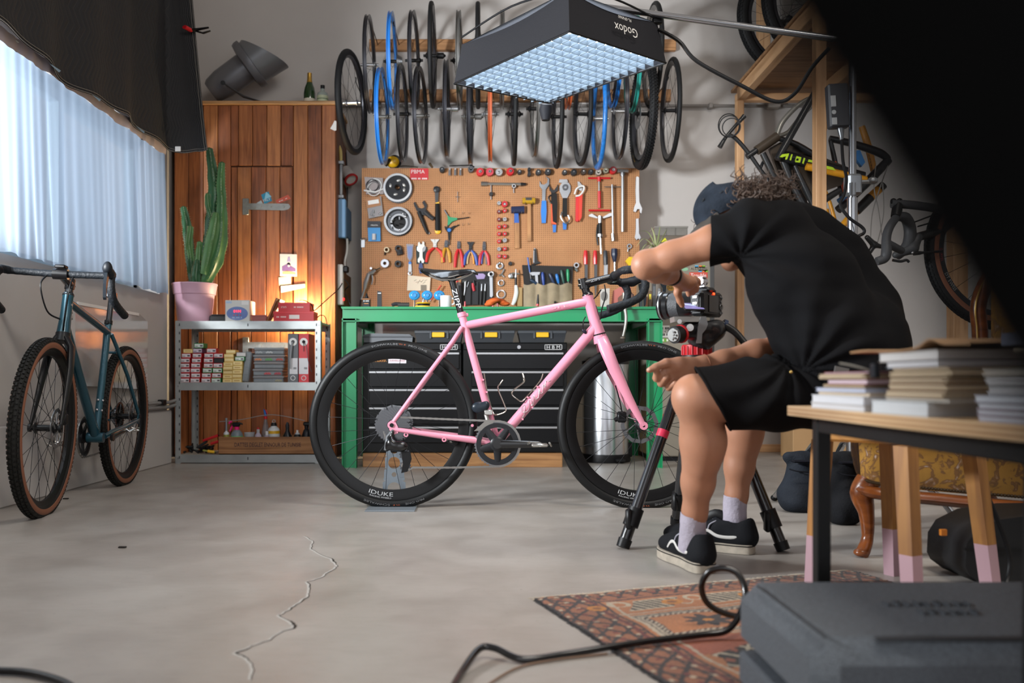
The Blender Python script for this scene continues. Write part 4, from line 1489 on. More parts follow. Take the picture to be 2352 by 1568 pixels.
# two columns of little sockets
SL = 'little sockets in two columns on the tool board'
nm_ = ['top','second','third','fourth','fifth','sixth','seventh','lowest']
for k,(ya,ca_,yb,cb_,rb) in enumerate(((468,STEEL,470,RED,7),(487,M('6e1418',.4),485,RED,4.6),(505,M('6e1418',.4),505,STEEL,4.6),(522,RED,521,RED,4.8),(538,RED,538,RED,4.8),(555,RED,553,STEEL,5),(573,STEEL,572,RED,4.8),(589,M('c43a48',.4),590,RED,5))):
 for x,y,m,r,sd_ in ((1146,ya,ca_,4.5,'left'),(1159,yb,cb_,rb,'right')):
  tool('socket','%s %s socket in the %s column beside the hammers' % ({'c01620': 'red'}.get('c01620') if m is RED else ('silver' if m is STEEL else 'dark red'),nm_[k],sd_),'socket',
   [('body',m,'d',x,y,r,.03,r * .5),('insert',STEEL,'d',x,y,r * .42,.024)],SL)
# big objects at the left: chainrings, packets
for (cx,cy,r,lab) in ((914,433,32,'black crank spider with a silver toothed chainring'),(915,509,31.5,'pile of silver chainrings and bolts below the crank spider')):
 t = thing('chainring',lab,'chainring',P(cx,cy + r,YP - .03),group='chainrings on the tool board')
 c = P(cx,cy,YP); k = YP / F0
 b = B()
 n = 48
 out = [(r * k * (1 + .035 * (i % 2)) * math.cos(PI * i / n),r * k * (1 + .035 * (i % 2)) * math.sin(PI * i / n)) for i in range(2 * n)]
 inn = [(r * k * .86 * math.cos(PI * i / n),r * k * .86 * math.sin(PI * i / n)) for i in range(2 * n)]
 b.prism(out,(c.x,YP - .03,c.z),(1,0,0),(0,0,1),(0,-.005,0),inn)
 b.build('toothed_ring',M('c9cbcd',.3,.8) if cy < 480 else STEEL,t,0)
 if cy < 480:
  b = B()
  o2 = [(r * k * .87 * math.cos(PI * i / 20),r * k * .87 * math.sin(PI * i / 20)) for i in range(40)]
  i2 = [(x * .16,z * .16) for x,z in o2]
  b.prism(o2,(c.x,YP - .026,c.z),(1,0,0),(0,0,1),(0,-.012,0),i2)
  b.build('spider',M('202226',.3),t,0)
  for a in (80,165,255,340,20):
   a = math.radians(a)
   b = B().ball(c + V((math.cos(a) * .05,-.04,math.sin(a) * .05)),(.016,.004,.01),10,6,Matrix.Rotation(-a + 1.2,3,'Y'))
   b.build('cutout',M('a9a9a6',.35,.6),t)
  B().ring((c.x,YP - .04,c.z),(0,1,0),.018,.004,24).build('bore',BLK,t)
  o3 = [(x * .93,z * .93) for x,z in out]
  B().prism(out,(c.x + .004,YP - .012,c.z - .006),(1,0,0),(0,0,1),(0,-.005,0),inn).build('toothed_ring',DSTEEL,t,0)
 else:
  for j,(dr,dy,mm) in enumerate(((.86,.022,BLK),(1.02,.012,BLK),(.78,.036,DSTEEL),(.62,.04,STEEL))):
   o2 = [(x * dr,z * dr) for x,z in out]; i2 = [(x * dr * .93,z * dr * .93) for x,z in inn]
   B().prism(o2,(c.x + .003 * j,YP - dy,c.z - .004 * j),(1,0,0),(0,0,1),(0,-.004,0),i2).build('toothed_ring',mm,t,0)
  o4 = [(r * k * .8 * math.cos(PI * i / 12),r * k * .8 * math.sin(PI * i / 12)) for i in range(24)]
  B().prism(o4,(c.x,YP - .014,c.z),(1,0,0),(0,0,1),(0,-.004,0)).build('back_plate',BLK,t,0)
  for j in range(16):
   a,rr = R.uniform(0,6.28),R.uniform(.01,.066)
   q = c + V((rr * math.cos(a),-.044,rr * math.sin(a)))
   b = B()
   if j % 3:
    b.ball(q,(.009,.005,.007),8,5,Matrix.Rotation(a,3,'Y'))
   else:
    b.tube([q,q + V((.02 * math.cos(a + 1),0,.02 * math.sin(a + 1)))],.004,6)
   b.build('chain_bolt',CHR if j % 2 else BLK,t)
k = YP / F0
def packet(pts,lab,cols,top):
 c = pts
 t = thing('packet',lab,'packet',P(sum(p[0] for p in pts) / 4,max(p[1] for p in pts),YP - .01),group='hanging packets at the left of the tool board')
 q = [P(x,y,YP) for x,y in pts]
 b = B().prism([(p.x,p.z) for p in q],(0,YP - .006,0),(1,0,0),(0,0,1),(0,-.018,0))
 b.build('bag',M(cols[0],.2,alpha=.75) if top else M(cols[0],.4),t,0)
 return t
t = packet([(838,408),(880,410),(882,447),(842,447)],'clear bag of coiled cables with a white band',('b5aaa8',),True)
for i in range(7):
 B().ring(P(858 + R.uniform(-4,4),429 + R.uniform(-4,6),YP - .027),(R.uniform(-.1,.1),1,R.uniform(-.1,.1)),k * R.uniform(12,18),k * R.uniform(.8,1.5),24,6).build('cable_loop',(WHT,M('4a3f42',.4),M('8c8a8a',.4),BLK)[i % 4],t)
B().tube([P(836,437,YP - .03),P(862,441,YP - .034),P(880,434,YP - .03)],.006,8).build('white_band',WHT,t)
t = packet([(842,458),(876,452),(881,496),(848,503)],'clear bag of small metal parts with a brown card header',('a8a5a6',),True)
q = [P(x,y,YP) for x,y in ((840,458),(873,453),(876,473),(844,480))]
B().prism([(p.x,p.z) for p in q],(0,YP - .024,0),(1,0,0),(0,0,1),(0,-.003,0)).build('card_header',M('a9764e',.6),t,0)
q = [P(x,y,YP) for x,y in ((846,463),(870,459),(872,468),(847,472))]
B().prism([(p.x,p.z) for p in q],(0,YP - .0275,0),(1,0,0),(0,0,1),(0,-.001,0)).build('label',WHT,t,0)
for i in range(9):
 B().ball(P(R.uniform(851,875),R.uniform(481,496),YP - .026),(.008,.004,.006),8,5).build('metal_part',STEEL,t)
t = packet([(845,509),(874,509),(875,555),(847,555)],'blue and black blister card with a white tube',('2186c8',),False)
q0,q1 = P(845,524,YP),P(874.5,509,YP)
B().box(q0.x,q1.x,YP - .026,YP - .024,q0.z,q1.z).build('card_header',M('33343a',.5),t,0)
B().tube([P(859,551,YP - .03),P(859,537,YP - .03)],.0145,12).build('tube',M('c9c9cc',.4),t)
b = letters(B(),'POLISOL',P(860,517,YP - .027),(1,0,0),(0,0,1),w=.05,h=.009)
b.build('lettering',WHT,t,0)
tool('keyhole_hanger','small grey metal hanger plate at the left edge of the board','hanger',[('plate',STEEL,'p',[(830,551),(838,551),(838,568),(830,568)],.003),('loop',STEEL,'l',[(829,552),(829,548),(835,547),(841,548),(839,553)],.9)])
p0,p1 = P(942,413,YP),P(984,387,YP)
t = B().box(p0.x,p1.x,YP - .003,YP - .001,p0.z,p1.z)
t.m = 1
letters(t,'PBMA',P(960,394,YP - .004),(1,0,0),(0,0,1),w=.095,h=.026)
letters(t,'---- -- ----',P(963,410,YP - .004),(1,0,0),(0,0,1),w=.11,h=.01)
t.solo('sign',[M('c4202c',.4),M('e8d4d2',.5)],'red member sign with white letters at the top of the tool board','sign',sm=0)
# hand tools
tool('ratchet','long black ratchet with a ribbed grip and yellow end','ratchet',[('head',BR,'d',1003,436,7.5,.022),('shaft',M('3a3b3e',.35),'p',[(999,438),(1008,438),(1006,468),(1000,468)],.014),('grip',BLK,'l',[(1005,468),(1005.5,500),(1006,530)],[5.5,6.5,7]),('band',YEL,'p',[(1000,467),(1009,465),(1009,469),(1003,470)],.02),('end_cap',YEL,'d',1006,531,7,.018)])
tool('shears','black angled pipe pliers beside the ribbed ratchet','pliers',[('jaw',BR,'p',[(950,468),(953,464),(961,478),(970,480),(976,476),(970,466),(974,461),(981,472),(978,487),(982,496),(968,494),(957,484)],.014),('handle',BLK,'l',[(962,486),(972,510),(980,530),(985,537)],[5,5,4,3]),('handle',BR,'l',[(976,486),(988,497),(996,503)],[6,5,5]),('tip',CHR,'d',985,536,2.5,.018)])
tool('three_way_key','green three armed hex key on the tool board','hex key',[('body',M('1d8a5a',.4),'p',[(1027,493),(1033,499),(1050,501),(1051,505),(1038,510),(1030,519),(1028,517),(1029,505)],.012),('arm',DSTEEL,'l',[(1029,495),(1021,482)],1.6),('arm',DSTEEL,'l',[(1050,503),(1078,499)],1.4),('arm',DSTEEL,'l',[(1029,517),(1026,530)],1.6)])
tool('three_way_key','black and blue three armed hex key below the green one','hex key',[('body',BLK,'p',[(1021,520),(1032,524),(1046,518),(1040,528),(1035,535),(1034,552),(1030,552),(1029,535),(1023,528)],.012),('boss',BLUE,'d',1032,529,4.5,.02),('arm',DSTEEL,'l',[(1042,522),(1054,516)],1.3),('arm',DSTEEL,'l',[(1032,552),(1032,562)],1.5)])
tool('spoke_gauge','fine steel pins hanging in the middle of the board','pins',[('pin',CHR,'l',[(1051,440),(1051,464)],.8),('pin',CHR,'l',[(1046,452),(1056,452)],.8)])
for i,(x,y0,y1) in enumerate(((1043,490,500),(1063,491,500),(1077,491,504),(1063,518,534),(1076,516,535))):
 hook(x,y0,.02)
tool('torque_wrench','long silver torque wrench lying across two pegs','wrench',[('handle',M('8d8c88',.35,.8),'l',[(1105,422),(1120,422)],[5.5,5]),('shaft',M('a09c94',.35,.8),'l',[(1120,422),(1196,423)],3.6),('head',DSTEEL,'l',[(1196,423),(1208,423)],[4.5,3])])
tool('square_driver','small black ended driver hanging under the torque wrench','driver',[('shaft',CHR,'l',[(1128,424),(1128,458)],1.3),('knob',BR,'d',1128,447,4.6,.03)])
tool('peg_ring','small silver ring socket under the torque wrench','socket',[('ring',STEEL,'d',1180,429,5,.03,2.5),('pin',CHR,'l',[(1180,432),(1180,443)],1.2)])
tool('hammer','hammer with a dark blue rubber head and blue banded handle','hammer',[('head',M('232c4a',.5),'l',[(1174,482),(1204,481)],[8,8.6],.03),('collar',M('1f55a8',.45),'p',[(1181,487),(1190,487),(1192,513),(1181,513)],.022),('handle',WG,'p',[(1182,513),(1192,513),(1193,571),(1182,571)],.02)])
tool('hammer','hammer with a yellow plastic head and worn wooden handle','hammer',[('head',M('b48a1e',.35),'l',[(1200,461),(1229,461)],[7,7],.03),('socket',STEEL,'l',[(1207,460),(1221,460)],7.4,.03),('handle',WG,'p',[(1211,467),(1219,467),(1220,555),(1211,555)],.02)])
for x,y in ((1206,470),(1223,470),(1180,491),(1198,491)):
 hook(x,y,.045)
tool('open_wrench','grey open ended wrench with a long blue grip','wrench',[('jaw',M('8f9398',.35,.8),'p',[(1239,416),(1243,424),(1249,425),(1256,421),(1258,412),(1253,406),(1261,411),(1261,424),(1253,436),(1252,463),(1245,463),(1245,436),(1239,428)],.009),('grip',M('1f78d0',.4),'p',[(1244,462),(1254,462),(1255,486),(1253,513),(1244,513),(1242,486)],.016)])
tool('snap_tool','black and orange plier tool with blue tips','pliers',[('jaw',BR,'p',[(1261,424),(1262,437),(1267,444),(1273,444),(1281,438),(1281,424),(1277,431),(1273,437),(1268,437),(1264,431)],.012),('body',BLK,'p',[(1266,444),(1278,445),(1280,470),(1278,512),(1267,512),(1265,470)],.02),('orange_edge',M('e0542a',.4),'p',[(1265,470),(1267,470),(1269,510),(1277,514),(1277,517),(1266,515)],.024),('grip_tip',BLUE,'p',[(1269,517),(1277,517),(1276,534),(1270,534)],.014),('loop',BR,'l',[(1266,447),(1260,452),(1261,460),(1266,466)],1.2)])
tool('cassette_wrench','large grey ring wrench with a black and blue handle','wrench',[('head',M('9a9da2',.35,.8),'p',[(1285,429),(1285,440),(1292,456),(1302,456),(1310,440),(1310,428),(1306,421),(1298,418),(1290,421)],.01),('claw',M('9a9da2',.35,.8),'p',[(1283,420),(1285,413),(1302,413),(1304,419),(1296,419),(1290,421)],.012),('eye',DSTEEL,'d',1298,431,7,.02,3),('grip',BLK,'p',[(1292,456),(1302,456),(1302,498),(1291,498)],.02),('loop',STEEL,'l',[(1292,486),(1288,496),(1293,507),(1301,513),(1308,505),(1305,494)],1.7,.03),('grip_tip',BLUE,'p',[(1292,512),(1301,512),(1300,528),(1293,528)],.016)])
tool('cable_cutter','red cable cutter with a white wire loop around its head','cutter',[('jaw',STEEL,'p',[(1326,418),(1330,418),(1338,428),(1336,440),(1328,436)],.01),('handle',M('cc1c22',.4),'p',[(1322,450),(1330,452),(1330,500),(1327,510),(1321,508)],.016),('handle',M('d8321c',.4),'p',[(1328,452),(1337,448),(1335,500),(1330,510),(1328,505)],.014,.018),('wire_loop',WHT,'l',[(1320,446),(1324,434),(1333,428),(1341,428),(1340,438),(1332,448),(1322,450)],2.0,.03)])
tool('t_handle','red T shaped tap handle near the top right of the board','T handle',[('cross_bar',RED,'l',[(1351,409),(1402,409)],2.3,.02),('hub',RED,'l',[(1376,406),(1376,417)],4.2,.02),('shaft',STEEL,'l',[(1376,417),(1376,440)],1.6,.02),('sleeve',RED,'l',[(1376.5,439),(1377,478)],3.7,.02),('cross_bar',RED,'l',[(1352,483),(1401,483)],2.4,.02)])
tool('headset_press','silver headset press with winged handle and black thread','press',[('wing',CHR,'p',[(1352,495),(1358,492),(1371,500),(1371,503),(1358,500),(1351,498)],.008,.02),('wing',CHR,'p',[(1404,490),(1404,497),(1385,503),(1383,500),(1397,492)],.008,.02),('hub',CHR,'l',[(1378,496),(1378,512)],[5,4.5],.03),('thread',BLK,'l',[(1378,512),(1378,545)],[4.5,5.5],.03),('collar',CHR,'l',[(1378,538),(1378,544)],7,.03),('rod',STEEL,'l',[(1379,545),(1381,583)],[2.6,2.2],.03),('chain',BLK,'l',[(1373,515),(1371,540),(1374,563)],[1.8,2.6,2.2],.03)])
tool('headset_cup_remover','long slim silver tube hanging from a cross pin','tool',[('tube',STEEL,'l',[(1406,424),(1408,536)],2.5,.03),('foot',STEEL,'l',[(1407,536),(1408.5,553)],4.2,.03),('cross_pin',STEEL,'l',[(1389,429),(1425,429)],1.4,.02)])
tool('cup_remover','tall silver T headed bar at the top right of the board','tool',[('head',M('a9abae',.35,.8),'l',[(1418,392),(1443,393)],[4.5,3.5],.03),('collar',STEEL,'l',[(1430,396),(1430,404)],6,.03),('bar',M('b2b4b6',.3,.8),'l',[(1430,404),(1430,532)],3.5,.03)])
tool('adjustable_wrench','larger adjustable spanner at the right edge of the board','spanner',[('shaft',CHR,'p',[(1460,408),(1463,406),(1467,408),(1467,440),(1468,468),(1460,468),(1459,440)],.009),('jaw',CHR,'p',[(1460,466),(1468,466),(1474,480),(1472,491),(1469,489),(1468,481),(1463,481),(1459,488),(1454,486),(1456,476)],.013)])
tool('adjustable_wrench','smaller adjustable spanner below the larger one','spanner',[('shaft',CHR,'p',[(1460,503),(1466,502),(1467,530),(1467,538),(1459,538),(1460,525)],.008),('jaw',CHR,'p',[(1459,537),(1467,537),(1471,546),(1468,551),(1465,548),(1461,552),(1457,546)],.012)])
# lower rows
for (x,y,r,m,lab,inn_) in ((889,575,6.5,M('b9a98c',.35,.6),'small brass and black ring with a pin at the left of the board',4),(916,572,8,BR,'black ribbed socket hanging left of the packed blue brush',4),(885,606,10,M('b9bbc2',.35,.5),'silver washer shaped disc low on the board',4),(915,607,8,BR,'black toothed ring low beside the silver washer',4)):
 sp = [('body',m,'d',x,y,r,.035,inn_)]
 if r == 8 and y < 580:
  sp.append(('skirt',BR,'l',[(917,574),(920,585)],[8.5,7.5],.014))
 if r == 6.5:
  sp.append(('pin',BLK,'l',[(884,574),(884,586)],1.5))
 tool('lockring_tool',lab,'tool part',sp)
tool('brush','blue bristle brush in a clear sleeve with a ring ended handle','brush',[('bristles',M('2f5fb8',.6),'p',[(936,566),(947,566),(946,590),(941,598),(938,590)],.014),('sleeve',M('b9c0d0',.2,alpha=.35),'p',[(934,561),(950,562),(948,592),(942,602),(936,592)],.02),('ferrule',BLUE,'d',942,604,3.6,.014),('handle',STEEL,'p',[(939,606),(945,606),(946,624),(938,624)],.01),('ring',STEEL,'d',942,628,5.2,.01,2.6)])
tool('pedal_wrench','silver open headed wrench hanging on a black card','wrench',[('card',M('1d2a2a',.5),'p',[(955,565),(981,567),(983,606),(957,606)],.004),('disc',STEEL,'d',968,570,10,.008),('jaw',M('d3d2cb',.3,.6),'p',[(961,558),(964,556),(966,562),(970,562),(971,555),(975,557),(975,566),(971,572),(971,592),(975,600),(973,605),(969,604),(968,599),(965,599),(964,605),(960,602),(960,596),(964,590),(964,572),(960,566)],.009,.012),('grip',M('22356e',.45),'p',[(963,606),(970,604),(972,616),(970,628),(964,628),(962,616)],.014)])
RG = M('cf2a26',.4)
def pliers(x,y0,yp,y1,w,cL,cR,label,jaw=STEEL,inner=None,cat='pliers',spread=0):
 sp = [('jaw',jaw,'p',[(x - 4,yp - 2),(x - 2.5 - spread,y0),(x - .5,y0),(x,yp),(x + .5,y0),(x + 2.5 + spread,y0),(x + 4,yp - 2),(x + 4,yp + 8),(x - 4,yp + 8)],.01),
  ('pivot',jaw,'d',x,yp + 3,3.6,.018),
  ('handle',cL,'l',[(x - 2,yp + 9),(x - w * .75,(yp + y1) / 2),(x - w,y1)],[2.4,4.2,3]),
  ('handle',cR,'l',[(x + 2,yp + 9),(x + w * .75,(yp + y1) / 2),(x + w,y1)],[2.4,4.2,3])]
 if inner:
  sp += [('inner_grip',inner[0],'l',[(x - 1,yp + 12),(x - w * .42,(yp + y1) / 2 + 4),(x - w * .5,y1 - 3)],[1.6,2,2]),
   ('inner_grip',inner[1],'l',[(x + 1,yp + 12),(x + w * .42,(yp + y1) / 2 + 4),(x + w * .5,y1 - 3)],[1.6,2,2])]
 tool('pliers',label,cat,sp,'pliers hanging in a row on the tool board')
pliers(999,550,560,602,20,RG,RG,'thin red handled spring pliers, first in the pliers row',M('c9c9c4',.3,.7),spread=8)
pliers(1025,552,560,603,9,M('c08a1e',.4),M('c08a1e',.4),'yellow handled round headed cutter in the pliers row',DSTEEL,cat='cutter')
pliers(1054,554,563,614,9,RED,RED,'cutter with long bright red handles in the pliers row',DSTEEL,cat='cutter')
pliers(1081,556,566,609,15,M('2a4a9c',.4),M('2a4a9c',.4),'blue handled wide pliers with orange inner grips',BR,(M('c9a878',.5),M('d88a24',.4)),spread=6)
pliers(1112,555,567,609,11,M('b5283a',.4),M('c8202a',.4),'red and blue needle nose pliers, last in the pliers row',DSTEEL,(M('3f4f9a',.4),M('57595d',.4)))
for i,(x,y,r,inn_,lab) in enumerate(((1148,611,8.5,5,'silver ring with a small ball top below the socket columns'),(1151,632,6,3,'bright small bracket on the pegs below the ball topped ring'),(1151,650,7.6,5.6,'plain thin silver ring on the board'),(1151,676,10.5,8,'largest plain silver ring, above the orange rag'))):
 sp = [('ring',CHR,'d',x,y,r,.014,inn_)]
 if i == 0:
  sp.append(('ball',STEEL,'b',1148,604,3.4,.02))
 if i == 1:
  sp = [('arm',CHR,'l',[(1158,618),(1152,630),(1146,632)],2),('arm',CHR,'l',[(1152,630),(1158,636)],1.6)]
 tool('steel_ring',lab,'ring',sp)
tool('knob','little flat black knob right of the ball topped ring','knob',[('body',BR,'d',1172,606,4.6,.03)])
tool('calliper_bolt','black and silver upright bar tool above the tool roll','tool',[('shaft',M('2b2d31',.35),'p',[(1225,574),(1231,572),(1234,600),(1242,604),(1228,607),(1224,604)],.014),('edge',STEEL,'p',[(1225,576),(1227,576),(1227,604),(1224,604)],.018),('tip',STEEL,'d',1228,572,2.2,.01),('foot',BR,'l',[(1222,608),(1240,603)],1.8)])
tool('air_coupler','chrome coupler and ring right of the tool roll','coupler',[('ring',CHR,'d',1323,610,6.5,.03,3.8),('barrel',CHR,'l',[(1322,616),(1326,623)],[4.5,3])])
for i,(x,m,lab) in enumerate(((1345,RED,'file with a red handle, left of the pair'),(1367,RED,'file with a red handle, right of the pair'))):
 tool('file',lab,'file',[('handle',M('c81a22',.35),'l',[(x,575),(x,590),(x,607)],[3.5,5.3,4.6],.02),('blade',M('55565a',.5,.4),'p',[(x - 3,607),(x + 4,607),(x + 3.5,650),(x + 1,680),(x - 1,680),(x - 2.5,650)],.005,.018),('tip',RED,'d',x,577,1.5,.03)],'red handled files')
tool('chisel','long bar with a dark grey handle beside the red files','chisel',[('handle',M('33363b',.4),'l',[(1390,575),(1390.5,590),(1391,608)],[4,5.5,5],.02),('blade',M('b5b8bb',.3,.8),'p',[(1386.5,608),(1395,608),(1394,645),(1386,645)],.006,.018)])
tool('screwdriver','screwdriver with a bulbous dark blue handle','screwdriver',[('handle',M('1d2740',.35),'l',[(1411,571),(1411,585),(1412,602)],[7,7.5,3],.02),('blade',STEEL,'l',[(1412,602),(1412,640)],2.3,.02)])
tool('eye_bolt','small silver eye bolt near the yellow block','bolt',[('eye',STEEL,'d',1445,566,6,.014,3.6),('shank',STEEL,'l',[(1443,571),(1442,578)],1.7)])
tool('tyre_block','faceted yellow block hanging at the right of the board','block',[('block',M('e6bf12',.35),'p',[(1435,600),(1443,591),(1453,592),(1452,604),(1446,615)],.03),('cord',BLK,'l',[(1444,580),(1446,592)],.6)])
tool('wire_pin','thin dark pin below the yellow block','pin',[('pin',DSTEEL,'l',[(1432,617),(1465,617)],1.1)])
tool('air_gun','silver air blow gun with a long nozzle at the lower left of the board','air gun',[('body',M('a9abae',.3,.8),'l',[(847,628),(855,626),(862,620)],[4.5,5,3],.035),('nozzle',DSTEEL,'l',[(862,620),(874,615)],[1.6,1],.035),('grip',CHR,'l',[(847,628),(842,645),(838,662)],[4.5,5.5,4],.035),('trigger',CHR,'l',[(855,632),(856,642),(854,653)],[1.8,1.6,1.4],.035),('coupling',CHR,'l',[(838,662),(832,680),(829,688)],[3,2.4,2.6],.035),('hose',BLK,'l',[(829,688),(826,704)],2,.03),('valve',CHR,'d',854,618,3,.05)])
# things on the bench
ZBT = zt_ + .0055
bz = lambda y,Y: CZ + (CY - y) / F0 * Y
def place(name,label,cat,px,Y,parts,z0=None,group=None):
 x = P(px,0,Y).x
 z0 = ZBT if z0 is None else z0
 t = thing(name,label,cat,(x,Y,z0),group=group)
 for nm,prof,mat in parts:
  B().lathe(prof,(x,Y,z0),(0,0,1),22).build(nm,mat,t)
 return t,x
t,x = place('oil_bottle','small square black oil bottle with an orange stripe','bottle',842,5.42,[])
B().box(x - .024,x + .024,5.4,5.44,ZBT,ZBT + .062,.004).build('body',M('1b1b1d',.3),t)
B().lathe([(.011,.061),(.011,.07),(.005,.082),(.004,.09)],(x,5.42,ZBT),(0,0,1),14).build('nozzle',BLK,t)
b = B().box(x - .0242,x + .0242,5.3985,5.4,ZBT + .052,ZBT + .055)
b.box(x - .012,x + .014,5.3985,5.4,ZBT + .025,ZBT + .028)
b.build('stripe',M('d8842a',.4),t)
b = letters(B(),'-- ----',(x,5.3985,ZBT + .042),(1,0,0),(0,0,1),w=.034,h=.006)
b.build('lettering',M('c9c9c9',.4),t,0)
t,x = place('spray_can','slim black upright tool case standing on the bench','case',872,5.42,[])
b = B().prism([(-.014,0),(.014,0),(.012,.1),(-.013,.105)],(x,5.41,ZBT),(1,0,0),(0,0,1),(0,.02,0))
b.build('body',M('1a1b1e',.4),t,0)
b = letters(B(),'---',(x,5.409,ZBT + .09),(1,0,0),(0,0,1),w=.018,h=.005)
b.build('lettering',WHT,t,0)
t = thing('black_strap','low black strap roll lying on the bench','strap',P(924,704,5.42))
b = B().tube(spline([P(900,701,5.42),P(908,698,5.42),P(920,698,5.42)]),.011,8)
b.build('strap',M('242427',.6),t)
B().cyl(P(914,700,5.41),P(940,700,5.41),.014,n=14).build('roll',M('33312f',.5),t)
for i,(px,lab) in enumerate(((952,'glossy blue plastic disc at the left of three on the bench'),(981,'glossy blue plastic disc in the middle of three on the bench'),(1009,'glossy blue plastic disc partly behind the white mug'))):
 t = thing('blue_disc',lab,'disc',P(px,694,5.5),group='blue plastic discs')
 c = P(px,678,5.5)
 B().ball(c,(.035,.018,.03),18,10).build('shell',M('2f8cc8',.2,coat=.5),t)
 B().ring(c + V((0,-.018,0)),(.1,1,.1),.012,.004,16,6).build('hub',M('2576b4',.3),t)
 b = B().tube([c + V((0,0,-.02)),V((c.x,c.y,ZBT))],.005,6)
 b.build('stand',DSTEEL,t)
plate('instruction_sheet',[(937,632),(989,637),(987,668),(935,667)],YP - .02,[M('d8cbb8',.7),M('7c7468',.7)],'cream sheet with a faint drawing pinned low on the board','paper',
 extra=lambda b: [setattr(b,'m',1)] + [b.tube([P(951 + i * 4,645 + (i % 3) * 3,YP - .0225),P(957 + i * 4,642 + (i % 2) * 5,YP - .0225)],.0012,4) for i in range(7)] + [b.box(P(967,0,YP).x,P(980,0,YP).x,YP - .024,YP - .022,P(0,668,YP).z,P(0,655,YP).z)])
tool('red_stick','thin red bent stick leaning against the board by the blue discs','stick',[('stick',M('c85440',.4),'l',[(989,690),(1013,655)],2.2,.05),('tip',CHR,'b',989,690,2.6,.05)])
t,x = place('mug','plain white mug standing on the bench behind the seat post','mug',1024,5.42,[('body',[(.001,.002),(.031,.002),(.033,.006),(.034,.075),(.031,.075),(.03,.012),(.001,.008)],M('d9dadc',.35))])
b = B().tube(spline([(x + .033,5.42,ZBT + .06),(x + .052,5.42,ZBT + .055),(x + .052,5.42,ZBT + .03),(x + .033,5.42,ZBT + .02)]),.005,8)
b.build('handle',M('d9dadc',.35),t)
t,x = place('tape_reel','black and yellow measuring reel with a metal spindle on the bench','tape',972,5.42,[('lower_ring',[(.05,0),(.052,.004),(.05,.012),(.03,.013)],YEL),('drum',[(.04,.012),(.042,.022),(.036,.028)],BLK),('upper_ring',[(.043,.026),(.045,.03),(.04,.034)],YEL),('spindle',[(.008,.03),(.007,.06),(.004,.064)],CHR)])
# tool roll of black leather and canvas
CV = M('9a8a70',.8,var=.25,vs=14,bump=.2,bs=80)
t = thing('tool_roll','black and canvas tool pouch full of screwdrivers on the board','tool pouch',P(1259,700,6.24))
q = [P(x,y,YP) for x,y in ((1199,609),(1316,612),(1314,655),(1203,655))]
b = B().prism([(p.x,p.z) for p in q],(0,YP - .008,0),(1,0,0),(0,0,1),(0,-.008,0))
b.build('leather_back',M('1e1b1a',.5),t,0)
def canv(i,j):
 x = 1202 + 112 * i
 y = 652 + 2.5 * math.sin(i * 19) if j > .99 else 706 - (706 - 653) * j
 q = P(x,y,YP - .02 - .018 * abs(math.sin(i * PI * 4)) * (.4 + .6 * j) - .02 * math.sin(i * PI))
 return q
b = B().grid(canv,64,14)
b.build('canvas_pocket',CV,t,80)
B().lathe([(.009,0),(.007,.006),(.001,.006)],P(1275,694,YP - .055),(0,-1,0),12).build('rivet',BLK,t)
for i,(x0,y0,x1,y1,m,lab) in enumerate(((1212,591,1217,625,'1d4f9c','blue slim screwdriver standing at the left of the tool pouch'),(1246,625,1249,655,'1f3f8c','dark blue screwdriver near the middle of the tool pouch'),(1262,628,1273,652,'23304e','navy screwdriver leaning right in the tool pouch'),
           (1278,629,1283,650,'1c6cb8','bright blue screwdriver in the tool pouch'),(1289,620,1295,650,'1f4740','dark teal screwdriver in the tool pouch'),(1304,618,1305,646,'0f8a58','green screwdriver at the right of the tool pouch'),(1218,642,1238,655,'22344a','dark screwdriver lying slanted in the tool pouch'))):
 t = thing('screwdriver',lab,'screwdriver',P(x1,y1,YP - .03),group='screwdrivers in the tool pouch')
 a,c = P(x0,y0,YP - .035),P(x1,y1,YP - .03)
 B().tube([a,a + (c - a) * .15,a + (c - a) * .5,c],[.007,.011,.012,.008] if i else [.006,.006,.006,.005],10).build('handle',M(m,.35),t)
 B().tube([c,c + (c - a).normalized() * .05],.003,6).build('blade',STEEL,t)
tool('calliper','silver calliper standing in the tool pouch','calliper',[('jaw',CHR,'p',[(1215,628),(1222,626),(1240,626),(1238,632),(1234,632),(1235,640),(1231,640),(1230,633),(1222,634)],.006,.03),('beam',CHR,'p',[(1228,626),(1234,626),(1236,660),(1230,660)],.005,.03)])
t = thing('marker','black and red marker pen in front of the canvas pocket','pen',P(1235,700,5.42))
B().tube([P(1236,676,5.42),P(1235,698,5.42)],[.004,.009],8).build('barrel',BLK,t)
B().tube([P(1235,698,5.42),P(1234,703,5.42)],.009,8).build('cap',RED,t)
tool('bundle_brush','chrome pump with a curved striped handle and straw bristles','tool',[('head',CHR,'l',[(1177,627),(1193,629)],2,.04),('stem',CHR,'l',[(1185,618),(1185,637)],[1.5,3],.04),('neck',BLK,'l',[(1185,637),(1185,655)],3,.04),('curved_grip',M('dfe6e6',.3),'l',[(1185,655),(1186,672),(1182,690),(1177,700)],[3.5,5,5,3],.04),('disc',STEEL,'d',1174,634,6.5,.02),('bristles',M('a8895a',.8),'p',[(1189,661),(1199,661),(1199,704),(1188,704)],.03)])
